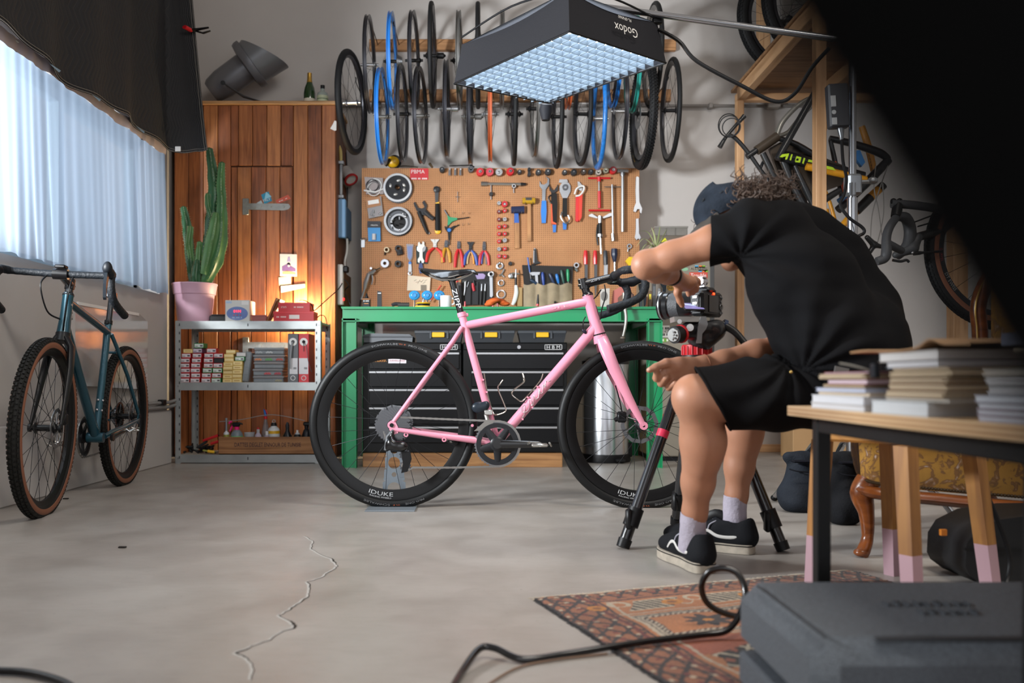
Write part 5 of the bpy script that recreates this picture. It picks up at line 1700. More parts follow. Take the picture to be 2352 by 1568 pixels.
# pouch of pliers and levers behind the saddle
t = thing('tool_roll','black hanging tool pouch behind the saddle with a purple badge','tool pouch',P(1098,700,6.24))
q = [P(x,y,YP) for x,y in ((1060,625),(1133,623),(1134,700),(1058,702))]
B().prism([(p.x,p.z) for p in q],(0,YP - .006,0),(1,0,0),(0,0,1),(0,-.016,0)).build('pouch',M('19191b',.55),t,0)
for x in (1075,1092,1108,1122):
 q = [P(x - 7,648,YP),P(x + 7,648,YP),P(x + 6,700,YP),P(x - 6,700,YP)]
 B().prism([(p.x,p.z) for p in q],(0,YP - .022,0),(1,0,0),(0,0,1),(0,-.014,0)).build('pocket',M('222225',.5),t,0)
q = [P(x,y,YP) for x,y in ((1092,633),(1097,629),(1110,629),(1115,633),(1112,641),(1096,642))]
B().prism([(p.x,p.z) for p in q],(0,YP - .024,0),(1,0,0),(0,0,1),(0,-.003,0)).build('badge',M('9a86b4',.5),t,0)
tool('ring_spanner','chrome ring spanner at the right of the black pouch','spanner',[('ring',CHR,'d',1128,631,7,.012,4,.03),('shaft',CHR,'p',[(1124,636),(1131,636),(1132,680),(1129,684),(1125,682),(1125,660)],.008,.03)])
tool('brake_lever','silver lever tool in the black pouch','lever',[('head',CHR,'l',[(1063,646),(1072,646)],2.4,.045),('blade',CHR,'l',[(1069,646),(1068,665),(1066,678)],[2.4,2,1],.045),('pin',CHR,'l',[(1077,647),(1073,659)],1.4,.045)])
tool('pocket_knife','red and black folding knife in the black pouch','knife',[('handle',M('c01a2a',.4),'l',[(1086,650),(1087,660),(1089,668)],[3,3.5,3],.045),('back',BLK,'l',[(1088,644),(1090,655)],3,.045)])
tool('can','black spray can with a silver and red top behind the saddle post','can',[('body',M('2a2a2c',.4),'l',[(1053,656),(1055,700)],[7.5,8],.06),('shoulder',STEEL,'l',[(1053,648),(1053,656)],[4.5,7.5],.06),('cap',RED,'l',[(1050,642),(1050,648)],2.8,.06)])
for i,(x,lab) in enumerate(((1107,'slim silver punch in the black pouch, left'),(1115,'slim silver punch in the black pouch, right'))):
 tool('punch',lab,'punch',[('shaft',STEEL,'l',[(x,652),(x - 1,672)],[1.6,2.2],.045),('grip',BLK,'l',[(x - 1,668),(x - 3,700)],2.6,.045)],'silver punches')
pr = []
for i in range(12):
 c = P(1125 + 3.2 * i + R.uniform(-2,2),697 - 7 * math.sin(i / 11 * PI) + R.uniform(-2,2),5.42 + R.uniform(-.03,.03))
 c.z = max(c.z,ZBT + .011)
 pr.append(('e',c,(.03,.03,.013)))
b = sdf(pr,.005,.008)
b.solo('rag',M('d05a1c',.8,var=.2,vs=30),'crumpled orange rag lying on the bench under the rings','rag')
for i,(x,c) in enumerate(((1068,'red'),(1143,'dark red'),(1132,'crimson'))):
 b = B().tube([P(x,692,5.4),V((P(x,0,5.4).x,5.4,ZBT))],[.004,.006],8)
 b.solo('valve_cap',M(['b82030','8e1420','c41838'][i],.4),'tiny %s upright tool end on the bench edge' % c,'tool')
t = thing('book_stack_tool','pale photo card leaning on the board behind the handlebar','card',P(1388,704,5.5))
q = [P(x,y,5.5) for x,y in ((1378,664),(1400,662),(1399,708),(1379,710))]
B().prism([(p.x,p.z) for p in q],(0,5.5,0),(1,0,0),(0,0,1),(0,-.004,0)).build('card',M('b8b4ae',.5),t,0)
B().ball(P(1388,680,5.496),(.022,.002,.03),12,8).build('picture',M('6b6864',.5),t)
b = B().prism([(p.x,p.z) for p in [P(x,y,5.55) for x,y in ((1408,668),(1426,658),(1448,660),(1450,712),(1402,712))]],(0,5.55,0),(1,0,0),(0,0,1),(0,-.02,0))
b.solo('pink_case',M('b5665c',.6),'dull pink case standing behind the drop bar','case',sm=0)
t = thing('bench_vise','grey bench vise handle hanging in front of the green rail','vise',P(1436,700,5.27))
b = B().tube(spline([P(1434,672,5.27),P(1434.5,700,5.27),P(1438,728,5.26),P(1436,750,5.26),P(1431,772,5.26)]),[.013,.013,.012,.012,.012,.012,.011,.011,.011,.011,.01,.01,.01,.01,.01,.01,.009,.009,.009,.009,.008,.008,.008,.008,.008],8)
b.build('handle',M('7f7d78',.4,.6),t)
B().lathe([(.016,0),(.015,.006),(.007,.012)],P(1430,777,5.26),(0,0,1),12).build('foot',M('5b5046',.5),t)
b = B().box(P(1424,0,5.4).x,P(1448,0,5.4).x,5.26,5.5,ZBT,ZBT + .08,.012)
b.build('jaw',M('6e5148',.5),t)
for i,(a,c,y0,col) in enumerate(((1468,1476,660,'4f5d63'),(1480,1487,655,'8a4a2c'),(1489,1496,668,'5d4a38'),(1498,1506,650,'3a3a3c'),(1510,1517,662,'6f6f70'))):
 q0,q1 = P(a,704,5.42),P(c,y0,5.42)
 b = B().box(q0.x,q1.x,5.41,5.43,ZBT,q1.z,.003)
 b.m = 1
 b.box(q0.x + .003,q1.x - .003,5.408,5.411,(ZBT + q1.z) / 2,q1.z - .02)
 b.solo('stick_tool',[M(col,.5),M(['2f8aa0','c9b89a','d8c23a','55585c','b0b0b0'][i],.5)],['grey blue upright bar','brown upright bar','dull brown upright bar','dark upright bar','pale grey upright bar'][i] + ' behind the drop bar on the bench','tool')
# on top of the board
t = thing('tape_measure','yellow and black tape measure on top of the tool board','tape measure',P(902,385,6.32))
c = P(902,372,6.33)
B().ball(c + V((0,0,.0)),(.048,.03,.042),18,10).build('case',M('e0ac16',.35),t)
B().tube([P(885,380,6.3),P(896,366,6.3)],.022,8,ell=.6).build('grip',BLK,t)
B().ring(c + V((.012,0,0)),(0,1,0),.042,.009,24,8).build('bumper',BLK,t)
b = B().tube(spline([P(910,384,6.33),P(930,381,6.33),P(960,384,6.33)]),.005,6)
b.solo('dark_strip',M('4a4238',.5),'dark strip lying along the top edge of the board','strip')
b = B().tube([P(1032,381,6.33),P(1086,379,6.33)],[.008,.009],8,ell=.4)
b.tube([P(1080,379,6.33),P(1090,384,6.33)],[.008,.004],6)
b.solo('flat_bar',BLK,'flat black bar lying along the top of the tool board','bar')
b = B().cyl(P(987,376,6.32),P(993,384,6.3),.011,.008,12)
b.solo('pipe_stub',M('6b5a44',.4,.4),'small brown pipe stub on top of the board','pipe')
# ------------------------------------------------------------------ stickered grey locker by the bench
YS = 5.75
q0,q1 = P(1500,1058,YS),P(1640,556,YS)
lk = thing('sticker_locker','olive grey metal locker covered in stickers beside the green bench','locker',((q0.x + q1.x) / 2,6.0,0))
OL = M('7f7769',.55,var=.08,vs=5)
b = B().box(xr_ + .012,q1.x,YS,6.3,.03,q1.z,.006)
b.build('body',OL,lk,0)
B().box(q1.x - .026,q1.x,YS - .01,YS + .004,.05,q1.z - .02,.002).build('edge_strip',M('3a3a3a',.5),lk,0)
B().box(xr_ + .02,q1.x - .01,YS + .02,6.28,0,.03).build('base',BLK,lk,0)
def stk(name,cx,cy,w,h,col,txt=None,tcol='1d1d1f',tw=.85,round_=False,rows=None,rot=0):
 c = P(cx,cy,YS - .002)
 k = YS / F0
 b = B()
 if round_:
  b.lathe([(1,0),(.0001,.0008)],(0,0,0),(0,-1,0),24)
  b.xf(Matrix.Translation(c) @ Matrix.Diagonal((w * k / 2,1,h * k / 2,1)))
 else:
  b.box(c.x - w * k / 2,c.x + w * k / 2,c.y - .0008,c.y,c.z - h * k / 2,c.z + h * k / 2)
 b.m = 1
 for i,tt in enumerate(rows or ([txt] if txt else [])):
  n = len(rows) if rows else 1
  letters(b,tt,c + V((0,-.0015,(n / 2 - .5 - i) * h * k / n * .8)),(1,0,math.tan(rot)),(0,0,1),w=w * k * tw,h=h * k / n * .6)
 b.build('sticker',[M(col,.5),M(tcol,.5)],lk,0)
stk('s',1605,617,40,10,'8a8272','ALEXRIMS','1a1a1a',.95)
for i,(x,y,c) in enumerate(((1600,612,'4aa3d0'),(1609,612,'e0742a'),(1616,612,'7fae2e'),(1608,622,'4aa3d0'),(1617,622,'e0742a'),(1622,622,'7fae2e'))):
 stk('s',x,y,8,5,c)
stk('s',1604,632,42,14,'c04838','Trouble','f0e6e2',.85)
stk('s',1618,647,11,12,'d8c4b6',None,round_=True)
stk('s',1521,652,17,17,'3f9fc0','~','d0e6f0',.6,True)
stk('s',1541,659,20,17,'d09a2c','Bar','1d1a16',.8,True)
stk('s',1512,662,13,12,'8d8a84','- -','2f2d2a',.8,True)
stk('s',1573,618,16,8,'7fae8a',None,round_=True)
stk('s',1527,761,22,27,'d8d6d0',None,'1d1d1f',.9,False,['-- ---','EC','--- --'])
stk('s',1525,781,24,9,'6f9a3f','-- -','dfe6d0',.8,True)
stk('s',1528,975,22,14,'c9c6c2','-- --','1d1d1f',.8)
stk('s',1530,958,18,14,'b8382e')
stk('s',1526,990,16,10,'262628','- --','d0d0d0',.8)
# clutter on the locker: clear box, plant, cards
q0,q1 = P(1502,543,5.95),P(1577,521,5.95)
t = thing('clear_box','smoky clear plastic parts box on top of the locker','box',((q0.x + q1.x) / 2,6.0,q0.z))
B().box(q0.x,q1.x,5.92,6.08,q0.z,q1.z,.004).build('tray',M('77736c',.3,alpha=.8),t,0)
B().box(q0.x - .004,q1.x + .004,5.915,6.085,q1.z - .012,q1.z,.003).build('lid',M('8d8982',.25,alpha=.8),t,0)
for px in (1530,1551):
 x = P(px,0,5.92).x
 B().box(x - .002,x + .002,5.917,5.93,q0.z + .004,q1.z - .012).build('divider',M('5d5a55',.4),t,0)
zl = bpy.data.objects['sticker_locker'].children[0].bound_box[1][2]
b = B().box(q0.x - .02,q1.x + .02,5.9,6.1,P(0,556,5.9).z - .02,q0.z - .0005,.003)
b.solo('card_stack',M('5f554a',.6),'flat brown box under the clear parts box on the locker','box',sm=0)
c = P(1508,572,5.66)
t = thing('spider_plant','thin leaved air plant arching over the end of the bench','plant',(c.x,c.y,ZBT))
RP = random.Random(5)
for i,(ex,ey,mx,my) in enumerate(((1470,530,1490,535),(1462,566,1480,548),(1468,585,1485,560),(1496,522,1503,540),(1532,526,1522,545),(1530,545,1520,550),(1542,560,1528,552),(1484,590,1494,566),(1516,520,1513,542))):
 pts = spline([c,P(mx,my,5.64 - .02 * (i % 3)),P(ex,ey,5.62 - .03 * (i % 3))],6)
 B().tube(pts,lerps([.006,.006,.004,.0012],len(pts)),6,ell=.3).build('leaf',M('a3a878',.5) if i % 2 else M('868f5f',.5),t)
B().lathe([(.03,0),(.042,c.z - ZBT - .03),(.045,c.z - ZBT),(.03,c.z - ZBT)],(c.x,c.y,ZBT),(0,0,1),16).build('holder',M('6b625a',.6),t)
b = B().prism([(p.x,p.z) for p in [P(x,y,5.8) for x,y in ((1518,556),(1527,546),(1534,557))]],(0,5.8,0),(1,0,0),(0,0,1),(0,-.01,0))
b.solo('yellow_card',M('d8d21e',.5),'small bright yellow triangle card on the locker','card',sm=0)
# ------------------------------------------------------------------ wheels on their rails
Y0W = 6.0
for nm,y0,y1,xa,xc,lab in (('wheel_rail',90,115,848,1553,'upper wooden wheel rail with wire hooks on the back wall'),('wheel_rail',205,232,848,1541,'lower wooden wheel rail with wire hooks on the back wall')):
 p0,p1 = P(xa,y1,6.46),P(xc,y0,6.46)
 o = B().box(p0.x,p1.x,6.455,YB,p0.z,p1.z,.003).solo(nm,WOOD('c08d5e','96683e','x',.6,.6),lab,'rail','wheel rails',sm=0)
RAILS = [o for o in bpy.data.objects if o.name.startswith('wheel_rail')]
def wheel(par,c,ax,rim_r,rim_d,rim_w,tire,mats,nsp=20,hub=(.02,.05),seg=44,spoke_each=False,tread=0,tw=None,rdir=None,root=False,names=True):
 """par: the thing (or None); rim ring, tire, hub, spokes. tire = outer radius or 0; tw tire width"""
 c = V(c)
 u,w,d = basis(ax)
 T = Matrix((u,w,d)).transposed()
 def at(b):
  b.v = [tuple(c + T @ V(p)) for p in b.v]
  return b
 hw = rim_w / 2
 ro,ri = rim_r,rim_r - rim_d
 prof = [(ro,-hw),(ro,-hw * .72),(ro - .008,-hw * .5),(ro - .008,hw * .5),(ro,hw * .72),(ro,hw),(ro - .4 * rim_d,hw * .98),(ri,hw * .35),(ri,-hw * .35),(ro - .4 * rim_d,-hw * .98)]
 rim = at(B().lathe(prof,n=seg,closed=True)).build('rim',mats[0],par)
 if tire:
  tw = tw or (tire - rim_r) * 1.15
  rc = tire - tw / 2
  b = B().lathe([(rc + tw / 2 * math.cos(a),tw / 2 * math.sin(a)) for a in [2 * PI * i / 12 for i in range(12)]],n=seg,closed=True)
  if tread:
   nk = int(2 * PI * tire / tread)
   for i in range(nk):
    a = 2 * PI * i / nk
    for s_,off in ((-1,.5),(-.35,0),(.35,.5),(1,0)):
     a2 = a + off * 2 * PI / nk
     ph = s_ * .75
     rr = rc + tw / 2 * math.cos(ph)
     z = tw / 2 * math.sin(ph)
     e = tread * .3
     er = V((math.cos(a2),math.sin(a2),0)); et = V((-math.sin(a2),math.cos(a2),0)); ez = V((0,0,1))
     nn = er * math.cos(ph) + ez * math.sin(ph); tt = ez * math.cos(ph) - er * math.sin(ph)
     p = er * rr + ez * z
     h_ = tread * .22
     q = [p - et * e - tt * tw * .09,p + et * e - tt * tw * .09,p + et * e + tt * tw * .09,p - et * e + tt * tw * .09]
     b.add([x - nn * .002 for x in q] + [x + nn * h_ for x in q],[(0,1,5,4),(1,2,6,5),(2,3,7,6),(3,0,4,7),(4,5,6,7)])
  at(b).build('tire',mats[1],par)
 hr,hl = hub
 at(B().lathe([(.004,-hl - .012),(.009,-hl - .012),(.009,-hl),(hr * 1.2,-hl * .8),(hr * 1.2,-hl * .7),(hr * .7,-hl * .6),(hr * .7,hl * .6),(hr * 1.2,hl * .7),(hr * 1.2,hl * .8),(.009,hl),(.009,hl + .012),(.004,hl + .012)],n=14)).build('hub',mats[2],par)
 bs = B()
 for i in range(nsp):
  a = 2 * PI * (i + .5) / nsp
  s_ = 1 if i % 2 else -1
  lead = (1 if (i // 2) % 2 else -1) * 1.15
  h = V((hr * 1.15 * math.cos(a + lead),hr * 1.15 * math.sin(a + lead),s_ * hl * .74))
  e = V((ri * math.cos(a),ri * math.sin(a),0))
  if spoke_each:
   at(B().tube([h,e],.0011,5)).build('spoke',mats[3],par)
  else:
   bs.tube([h,e],.0011,4)
 if not spoke_each:
  at(bs).build('spokes',mats[3],par,stuff=True)
 return rim
DR,GRR,BLR = M('35353a',.3,.5),M('6b6a68',.35,.6),M('2277cc',.3,coat=.3)
ORR,BL2,TEA = M('b0532c',.35,coat=.2),M('1d6fc0',.35,var=.3,vs=60),M('2c8f86',.35)
TY = RUB
HSIL = M('b5b7ba',.25,.9)
wl = [
 # px, py centre, kind, rim mat, yaw, label
 (808,236,'t',DR,-.13,'road wheel with a wide black tyre, first from the left on the lower rail',0,HSIL),
 (878,268,'n',BLR,-.01,'bare bright blue rim wheel on the lower rail above the tape measure',0,GRR),
 (924,262,'n',DR,-.01,'bare dark rim wheel right of the lower blue rim',0,BLK),
 (966,266,'n',DR,-.06,'bare black rim wheel, fourth from the left on the lower rail',0,GRR),
 (1026,250,'n',DR,0,'bare black rim wheel seen edge on, with a silver freehub to its right',1,HSIL),
 (1080,268,'n',DR,-.02,'bare black deep rim wheel with a grey freehub on the lower rail',1,GRR),
 (1126,262,'n',ORR,-.01,'wheel with an orange brown rim hanging edge on',0,HSIL),
 (1181,262,'t',DR,0,'narrow black tyred wheel seen edge on below the softbox corner',0,BLK),
 (1229,250,'n',GRR,.02,'bare dark grey rim wheel edge on with a black hub',0,BLK),
 (1281,268,'t',DR,.01,'black tyred wheel under the lowest corner of the softbox',0,BLK),
 (1338,262,'t',DR,.06,'black tyred wheel second right of the softbox low corner',0,BLK),
 (1376,273,'c',BL2,.0,'wheel with a sparkling blue tyre and silver hub on the lower rail',0,HSIL),
 (1424,256,'n',DR,0,'bare black rim wheel between the blue tyre and the knobbly tyre',0,HSIL),
 (1477,262,'m',DR,.03,'mountain bike wheel with a knobbly tyre at the right of the lower rail',0,BLK),
 (1540,254,'t',DR,-.02,'black deep rimmed wheel last at the right end of the lower rail',0,BLK),
 (849,149,'n',DR,.02,'bare dark grey rim wheel with a shiny hub, first on the upper rail',0,HSIL),
 (901,141,'n',BLR,.02,'bare bright blue rim wheel on the upper rail with a sprocket cassette',2,BLK),
 (951,139,'n',DR,-.02,'bare black rim wheel with white marks, third on the upper rail',0,BLK),
 (993,128,'t',DR,.01,'black tyred wheel with a long black hub on the upper rail',1,BLK),
 (1055,139,'n',GRR,-.01,'bare grey rim wheel seen edge on left of the softbox',0,BLK),
 (1098,129,'t',GRR,0,'grey tyred wheel half hidden by the softbox top corner',0,BLK),
 (1153,139,'n',GRR,0,'bare grey rim wheel just behind the left part of the softbox',0,BLK),
 (1306,140,'n',ORR,.0,'orange rimmed wheel mostly hidden behind the softbox',0,BLK),
 (1411,136,'n',BL2,0,'blue rimmed wheel behind the right part of the softbox',0,BLK),
 (1453,148,'n',TEA,0,'teal rimmed wheel behind the softbox by the knobbly tyre',0,BLK),
 (1499,128,'t',GRR,0,'grey tyred wheel rising above the right corner of the softbox',0,BLK)]
for (px,py,kd,rm,yaw,lab,fh,hm) in wl:
 c = P(px,py,Y0W + R.uniform(-.02,.0))
 tr = {'n': 0,'t': .342,'c': .336,'m': .362}[kd]
 t = thing('bicycle_wheelset',lab,'wheel',(c.x,c.y,c.z - (tr or .316)),group='wheels hanging on the back wall')
 ax = V((1,yaw,0))
 wheel(t,c,ax,.316 if kd != 'm' else .3,.026 if kd == 'n' else .03,.026 if kd != 'm' else .032,tr,(rm,BL2 if kd == 'c' else TY,hm,SPK),16,(.017,.048),40,tread=.024 if kd == 'm' else 0,tw=.056 if kd == 'm' else (.03 if px != 808 else .044))
 if fh == 1:
  B().lathe([(.019,.03),(.02,.075),(.012,.08),(.006,.09)],c,ax,14).build('freehub',hm,t)
 if fh == 2:
  for i in range(6):
   B().lathe([(.02,.034 + i * .006),(.048 - .004 * i,.034 + i * .006),(.048 - .004 * i,.037 + i * .006),(.02,.037 + i * .006)],c,ax,22,True).build('sprocket',STEEL,t)
 if kd == 'm':
  B().lathe([(.05,-.035),(.1,-.035),(.1,-.033),(.05,-.033)],c,ax,30,True).build('brake_rotor',STEEL,t)
  b = letters(B(),'MAXXIS',(0,0,0),(0,-1,0),(0,0,1),h=.022,arc=(c + V((-.03,0,0)),.325,-2.2,-1))
  b.build('lettering',YEL,t,0)
 up = py < 175
 rl_ = RAILS[0 if up else 1]
 ry = 102 if up else 218
 zr = P(0,ry,6.45).z
 # a wire hook that holds the rim from the rail
 top = .3
 yy = c.y + math.sqrt(max(.0,(.288) ** 2 - (zr - c.z) ** 2)) if abs(zr - c.z) < .28 else c.y + .1
 b = B().tube(spline([(c.x,6.46,zr),(c.x + .004,min(yy,6.4) - .02,zr - .01),(c.x + .004,min(yy,6.4) - .035,zr + .012),(c.x,min(yy,6.4) - .03,zr + .03)],4),.0035,6)
 b.build('hook',BLK,rl_)
# ------------------------------------------------------------------ softbox over the bicycle
hZ = 1.25
def SP(px,py):
 Y = hZ * F0 / (CY - py)
 return V(((px - CX) / F0 * Y,Y,CZ + hZ))
cn,cl,cf,cr = SP(1308,73),SP(1043,193),SP(1265,228),SP(1530,145)
cf = cl + cr - cn + (cf - (cl + cr - cn)) * .5
mid = (cn + cl + cf + cr) / 4
sb = thing('softbox','black fabric softbox with a glowing white grid hanging over the pink bicycle','softbox',mid)
FAB = M('222225',.75,bump=.2,bs=400)
FABG = FAB
Hs = .165
ins = .92
tops = [mid + (p - mid) * ins + V((0,0,Hs)) for p in (cn,cl,cf,cr)]
bots = [cn,cl,cf,cr]
for i in range(4):
 a,c,d,e = bots[i],bots[(i + 1) % 4],tops[(i + 1) % 4],tops[i]
 n = (c - a).cross(e - a).normalized()
 if n.dot(a - mid) < 0:
  n = -n
 def sk(u_,v_):
  p = a + (c - a) * u_
  q = e + (d - e) * u_
  return p + (q - p) * v_ - n * (.02 * math.sin(PI * u_) * v_) - V((0,0,.012 * math.sin(PI * u_) * (v_ - .2)))
 b = B().grid(sk,14,6)
 o = b.build('side_panel',FAB,sb,80)
 if i == 3:
  # near right panel, c -> a runs left to right: lettering is upside down
  uu = (a - c).normalized()
  vv = ((e - a) + (d - c)).normalized()
  ctr = (a + c + d + e) / 4 + n * .012
  ctr = ctr + uu * .03
  b = letters(B(),'Godox',ctr - vv * .012,-uu,-vv,w=.125,h=.037,depth=.004)
  letters(b,'FL-SF6060',ctr + vv * .036 ,-uu,-vv,w=.07,h=.012,depth=.004)
  b.build('lettering',M('d6d4cf',.5),o,0)
 b = B().tube([a + V((0,0,.001)),c + V((0,0,.001))],.004,6)
 b.build('hem',BLK,sb)
B().add([p - V((0,0,.002)) for p in tops],[(0,1,2,3)]).build('roof_cloth',FAB,sb,0)
zg = .0215
dn,dl = (cl - cn),(cr - cn)
c0_ = mid + (cn - mid) * .965
b = B()
nu,nv = 15,11
W4 = M('59656f',.9)
for i in range(1,nu):
 p = c0_ + dn * (i / nu * .965)
 q = p + dl * .965
 w_ = dn.normalized() * .0011
 b.add([p - w_,q - w_,q - w_ + V((0,0,zg)),p - w_ + V((0,0,zg)),p + w_,q + w_,q + w_ + V((0,0,zg)),p + w_ + V((0,0,zg))],[(0,1,2,3),(4,7,6,5),(0,4,5,1)])
for j in range(1,nv):
 p = c0_ + dl * (j / nv * .965)
 q = p + dn * .965
 w_ = dl.normalized() * .0011
 b.add([p - w_,q - w_,q - w_ + V((0,0,zg)),p - w_ + V((0,0,zg)),p + w_,q + w_,q + w_ + V((0,0,zg)),p + w_ + V((0,0,zg))],[(0,1,2,3),(4,7,6,5),(0,4,5,1)])
b.build('grid',W4,sb,0,stuff=True)
b = B().add([mid + (p - mid) * .962 + V((0,0,zg + .002)) for p in (cn,cn + dn,cn + dn + dl,cn + dl)],[(0,1,2,3)])
b.build('lit_panel',M('eaf4ff',.6,emis=('e6f2ff',12.)),sb,0)
q = P(1266,238,cf.y + .02)
b = B().tube([cf + V((-.01,.0,-.005)),cf + V((-.012,.01,-.03)),cf + V((-.012,.01,-.075))],[.026,.03,.018],12)
b.build('corner_pouch',M('17171c',.7),sb)
b = B()
for a,c in ((tops[1],tops[0]),(tops[0],tops[3])):
 pass
b.tube(spline([tops[1] + V((0,0,.03)),(tops[1] + tops[0]) / 2 + V((0,0,.05)),tops[0] + V((0,0,.0))]),.004,6)
b.tube(spline([tops[0],(tops[3] + tops[0]) / 2 + V((0,0,.03)),tops[3] + V((0,0,.012))]),.004,6)
b.build('rib',BLK,sb)
B().box(-.02,.02,-.012,.012,-.008,.02,.004).xf(Matrix.Translation(tops[3])).build('clip',BLK,sb,0)
b = B().tube([mid + V((0,0,Hs - .01)),mid + V((0,0,Hs + .16))],.014,10)
b.tube([mid + V((-.12,.1,Hs)),mid + V((.12,-.1,Hs))],.01,8)
b.build('mount',DSTEEL,sb)
b = B().tube(spline([tops[3] + V((.005,-.005,-.03)),P(1560,95,3.5),P(1600,140,3.5),P(1700,195,3.5),P(1780,233,3.5),P(1825,215,3.45),P(1865,155,3.4),P(1905,110,3.35)]),.0075,8)
b.solo('power_cable',BLK,'black cable sagging from the softbox to the light stand','cable')
# light stand with boom, driver box and sandbags
SX_ = 1.355; SY_ = 3.3
st = thing('light_stand','chrome light stand with a long boom arm carrying the softbox','stand',(SX_,SY_,0))
CH2 = M('c6c8cc',.2,1)
pz_ = lambda y: CZ + (CY - y) / F0 * SY_
B().tube([(SX_,SY_,.1),(SX_,SY_,pz_(548))],.022,14).build('base_tube',CH2,st)
B().tube([(SX_,SY_,pz_(590)),(SX_,SY_,pz_(455))],.0185,14).build('middle_tube',CH2,st)
B().tube([(SX_,SY_,pz_(455)),(SX_,SY_,pz_(60))],.0135,14).build('top_tube',CH2,st)
b = B().box(SX_ - .026,SX_ + .026,SY_ - .03,SY_ + .026,pz_(450),pz_(402),.008)
b.tube([(SX_ + .026,SY_,pz_(418)),(SX_ + .06,SY_,pz_(418))],.008,8)
b.tube([(SX_ - .012,SY_ - .03,pz_(452)),(SX_ - .012,SY_ - .03,pz_(424))],.012,10)
b.build('clamp',M('a5a9ae',.3,.7),st,30)
b = B().ball((SX_ + .075,SY_,pz_(415)),(.02,.016,.014),10,6)
b.build('clamp_knob',M('b5b8bc',.3,.7),st)
b = B().box(SX_ - .028,SX_ + .028,SY_ - .028,SY_ + .028,pz_(565),pz_(548),.006)
b.build('lower_collar',M('a5a9ae',.3,.7),st,0)
e0 = mid + V((0,0,Hs + .13)); e1 = V((SX_,SY_,pz_(95)))
B().tube([e0 + (e0 - e1).normalized() * .02,e1 + (e1 - e0).normalized() * .35],.0125,12).build('boom_arm',CH2,st)
B().box(SX_ - .03,SX_ + .03,SY_ - .035,SY_ + .03,pz_(105),pz_(80),.01).build('grip_head',M('5d6064',.4,.5),st,0)
for i,(ex,ey) in enumerate(((-.1,.58),(.02,.35),(.34,-.1))):
 b = B().tube(spline([(SX_,SY_,.34 - .05 * i),(SX_ + ex * .3,SY_ + ey * .3,.33 - .05 * i),(SX_ + ex * .75,SY_ + ey * .75,.13),(SX_ + ex,SY_ + ey,.016)],5),.0125,10)
 b.build('leg',CH2,st)
 B().ball((SX_ + ex,SY_ + ey,.014),(.018,.018,.014),10,6).build('rubber_foot',BLK,st)
dbx = thing('driver_box','dark driver box with white label hanging on the light stand','power supply',(SX_ - .06,SY_ - .03,pz_(292)))
p0,p1 = P(1914,292,3.25),P(1930,195,3.25)
b = B().box(-.024,.05,-.02,.02,-.16,.0,.006)
b.xf(Matrix.Translation(P(1912,195,3.26)) @ Matrix.Rotation(-.06,4,'Y'))
b.build('housing',M('3a3b40',.4),dbx,0)
b = B()
b.box(-.018,.0,-.0215,-.02,-.085,-.045)
b.box(-.018,.0,-.0215,-.02,-.15,-.125)
b.cyl((-.009,-.02,-.105),(-.009,-.0215,-.105),.008,n=14)
b.xf(Matrix.Translation(P(1912,195,3.26)) @ Matrix.Rotation(-.06,4,'Y'))
b.build('label',M('c0c2c4',.5),dbx,0)
B().tube([P(1929,287,3.26),P(1931,300,3.26),P(1933,322,3.26)],[.011,.013,.006],10).build('connector',M('83868a',.3,.7),dbx)
b = B().tube(spline([P(1933,318,3.26),P(1936,370,3.25),P(1944,410,3.25),P(1939,445,3.25),P(1930,470,3.25),P(1950,500,3.24),P(1980,522,3.24),P(1984,535,3.24),P(1966,552,3.25),P(1962,620,3.4),P(1962,760,3.5)]),.006,8)
b.build('cable',BLK,dbx)
SBG = M('24282f',.75,bump=.25,bs=160,var=.2,vs=12)
SBB = M('191a1d',.8,bump=.25,bs=160)
for i,(cx,Y,x0,x1,y0,y1,m,lab) in enumerate(((1835,3.58,1790,1884,1040,1172,SBG,'dark navy sandbag draped at the left of the light stand'),(1940,3.28,1898,1978,1040,1198,SBB,'black sandbag slumped at the right of the light stand'))):
 a,c = P(x0,y1,Y),P(x1,y0,Y)
 w_ = (c.x - a.x) / 2; h_ = c.z
 xm = (a.x + c.x) / 2
 pr = [('e',(xm - w_ * .1,Y,h_ * .3),(w_ * .95,.075,h_ * .32)),('e',(xm + w_ * .1,Y + .01,h_ * .62),(w_ * .72,.06,h_ * .36)),('e',(xm - w_ * .35,Y - .01,h_ * .2),(w_ * .6,.07,h_ * .2)),('e',(xm + w_ * .35,Y,h_ * .16),(w_ * .6,.07,h_ * .16)),
  ('c',(xm - w_ * .55,Y,h_ * .93),(xm + w_ * .6,Y + .01,h_ * .93),.022,.022)]
 def wr(p):
  n = np.sin(p[:,0] * 60 + p[:,2] * 40) * .003 + np.sin(p[:,2] * 90 + p[:,0] * 25) * .0025
  p = p.copy(); p[:,1] -= n; p[:,2] = np.maximum(p[:,2],.001)
  return p
 t = thing('sandbag',lab,'sandbag',(xm,Y,0),group='sandbags on the light stand')
 sdf(pr,.006,.03,wr).build('bag',m,t,80)
 b = B().box(xm - w_ * .62,xm + w_ * .66,Y - .078,Y - .04,h_ * .86,h_ * .9,.004)
 b.build('flap',M('12131a',.8),t,0)
 b = B().tube(spline([(xm - w_ * .75,Y - .06,h_ * .75),(xm - w_ * .4,Y - .085,h_ * .72),(xm + w_ * .6,Y - .08,h_ * .7)]),.003,6)
 b.build('seam',M('101116',.8),t)
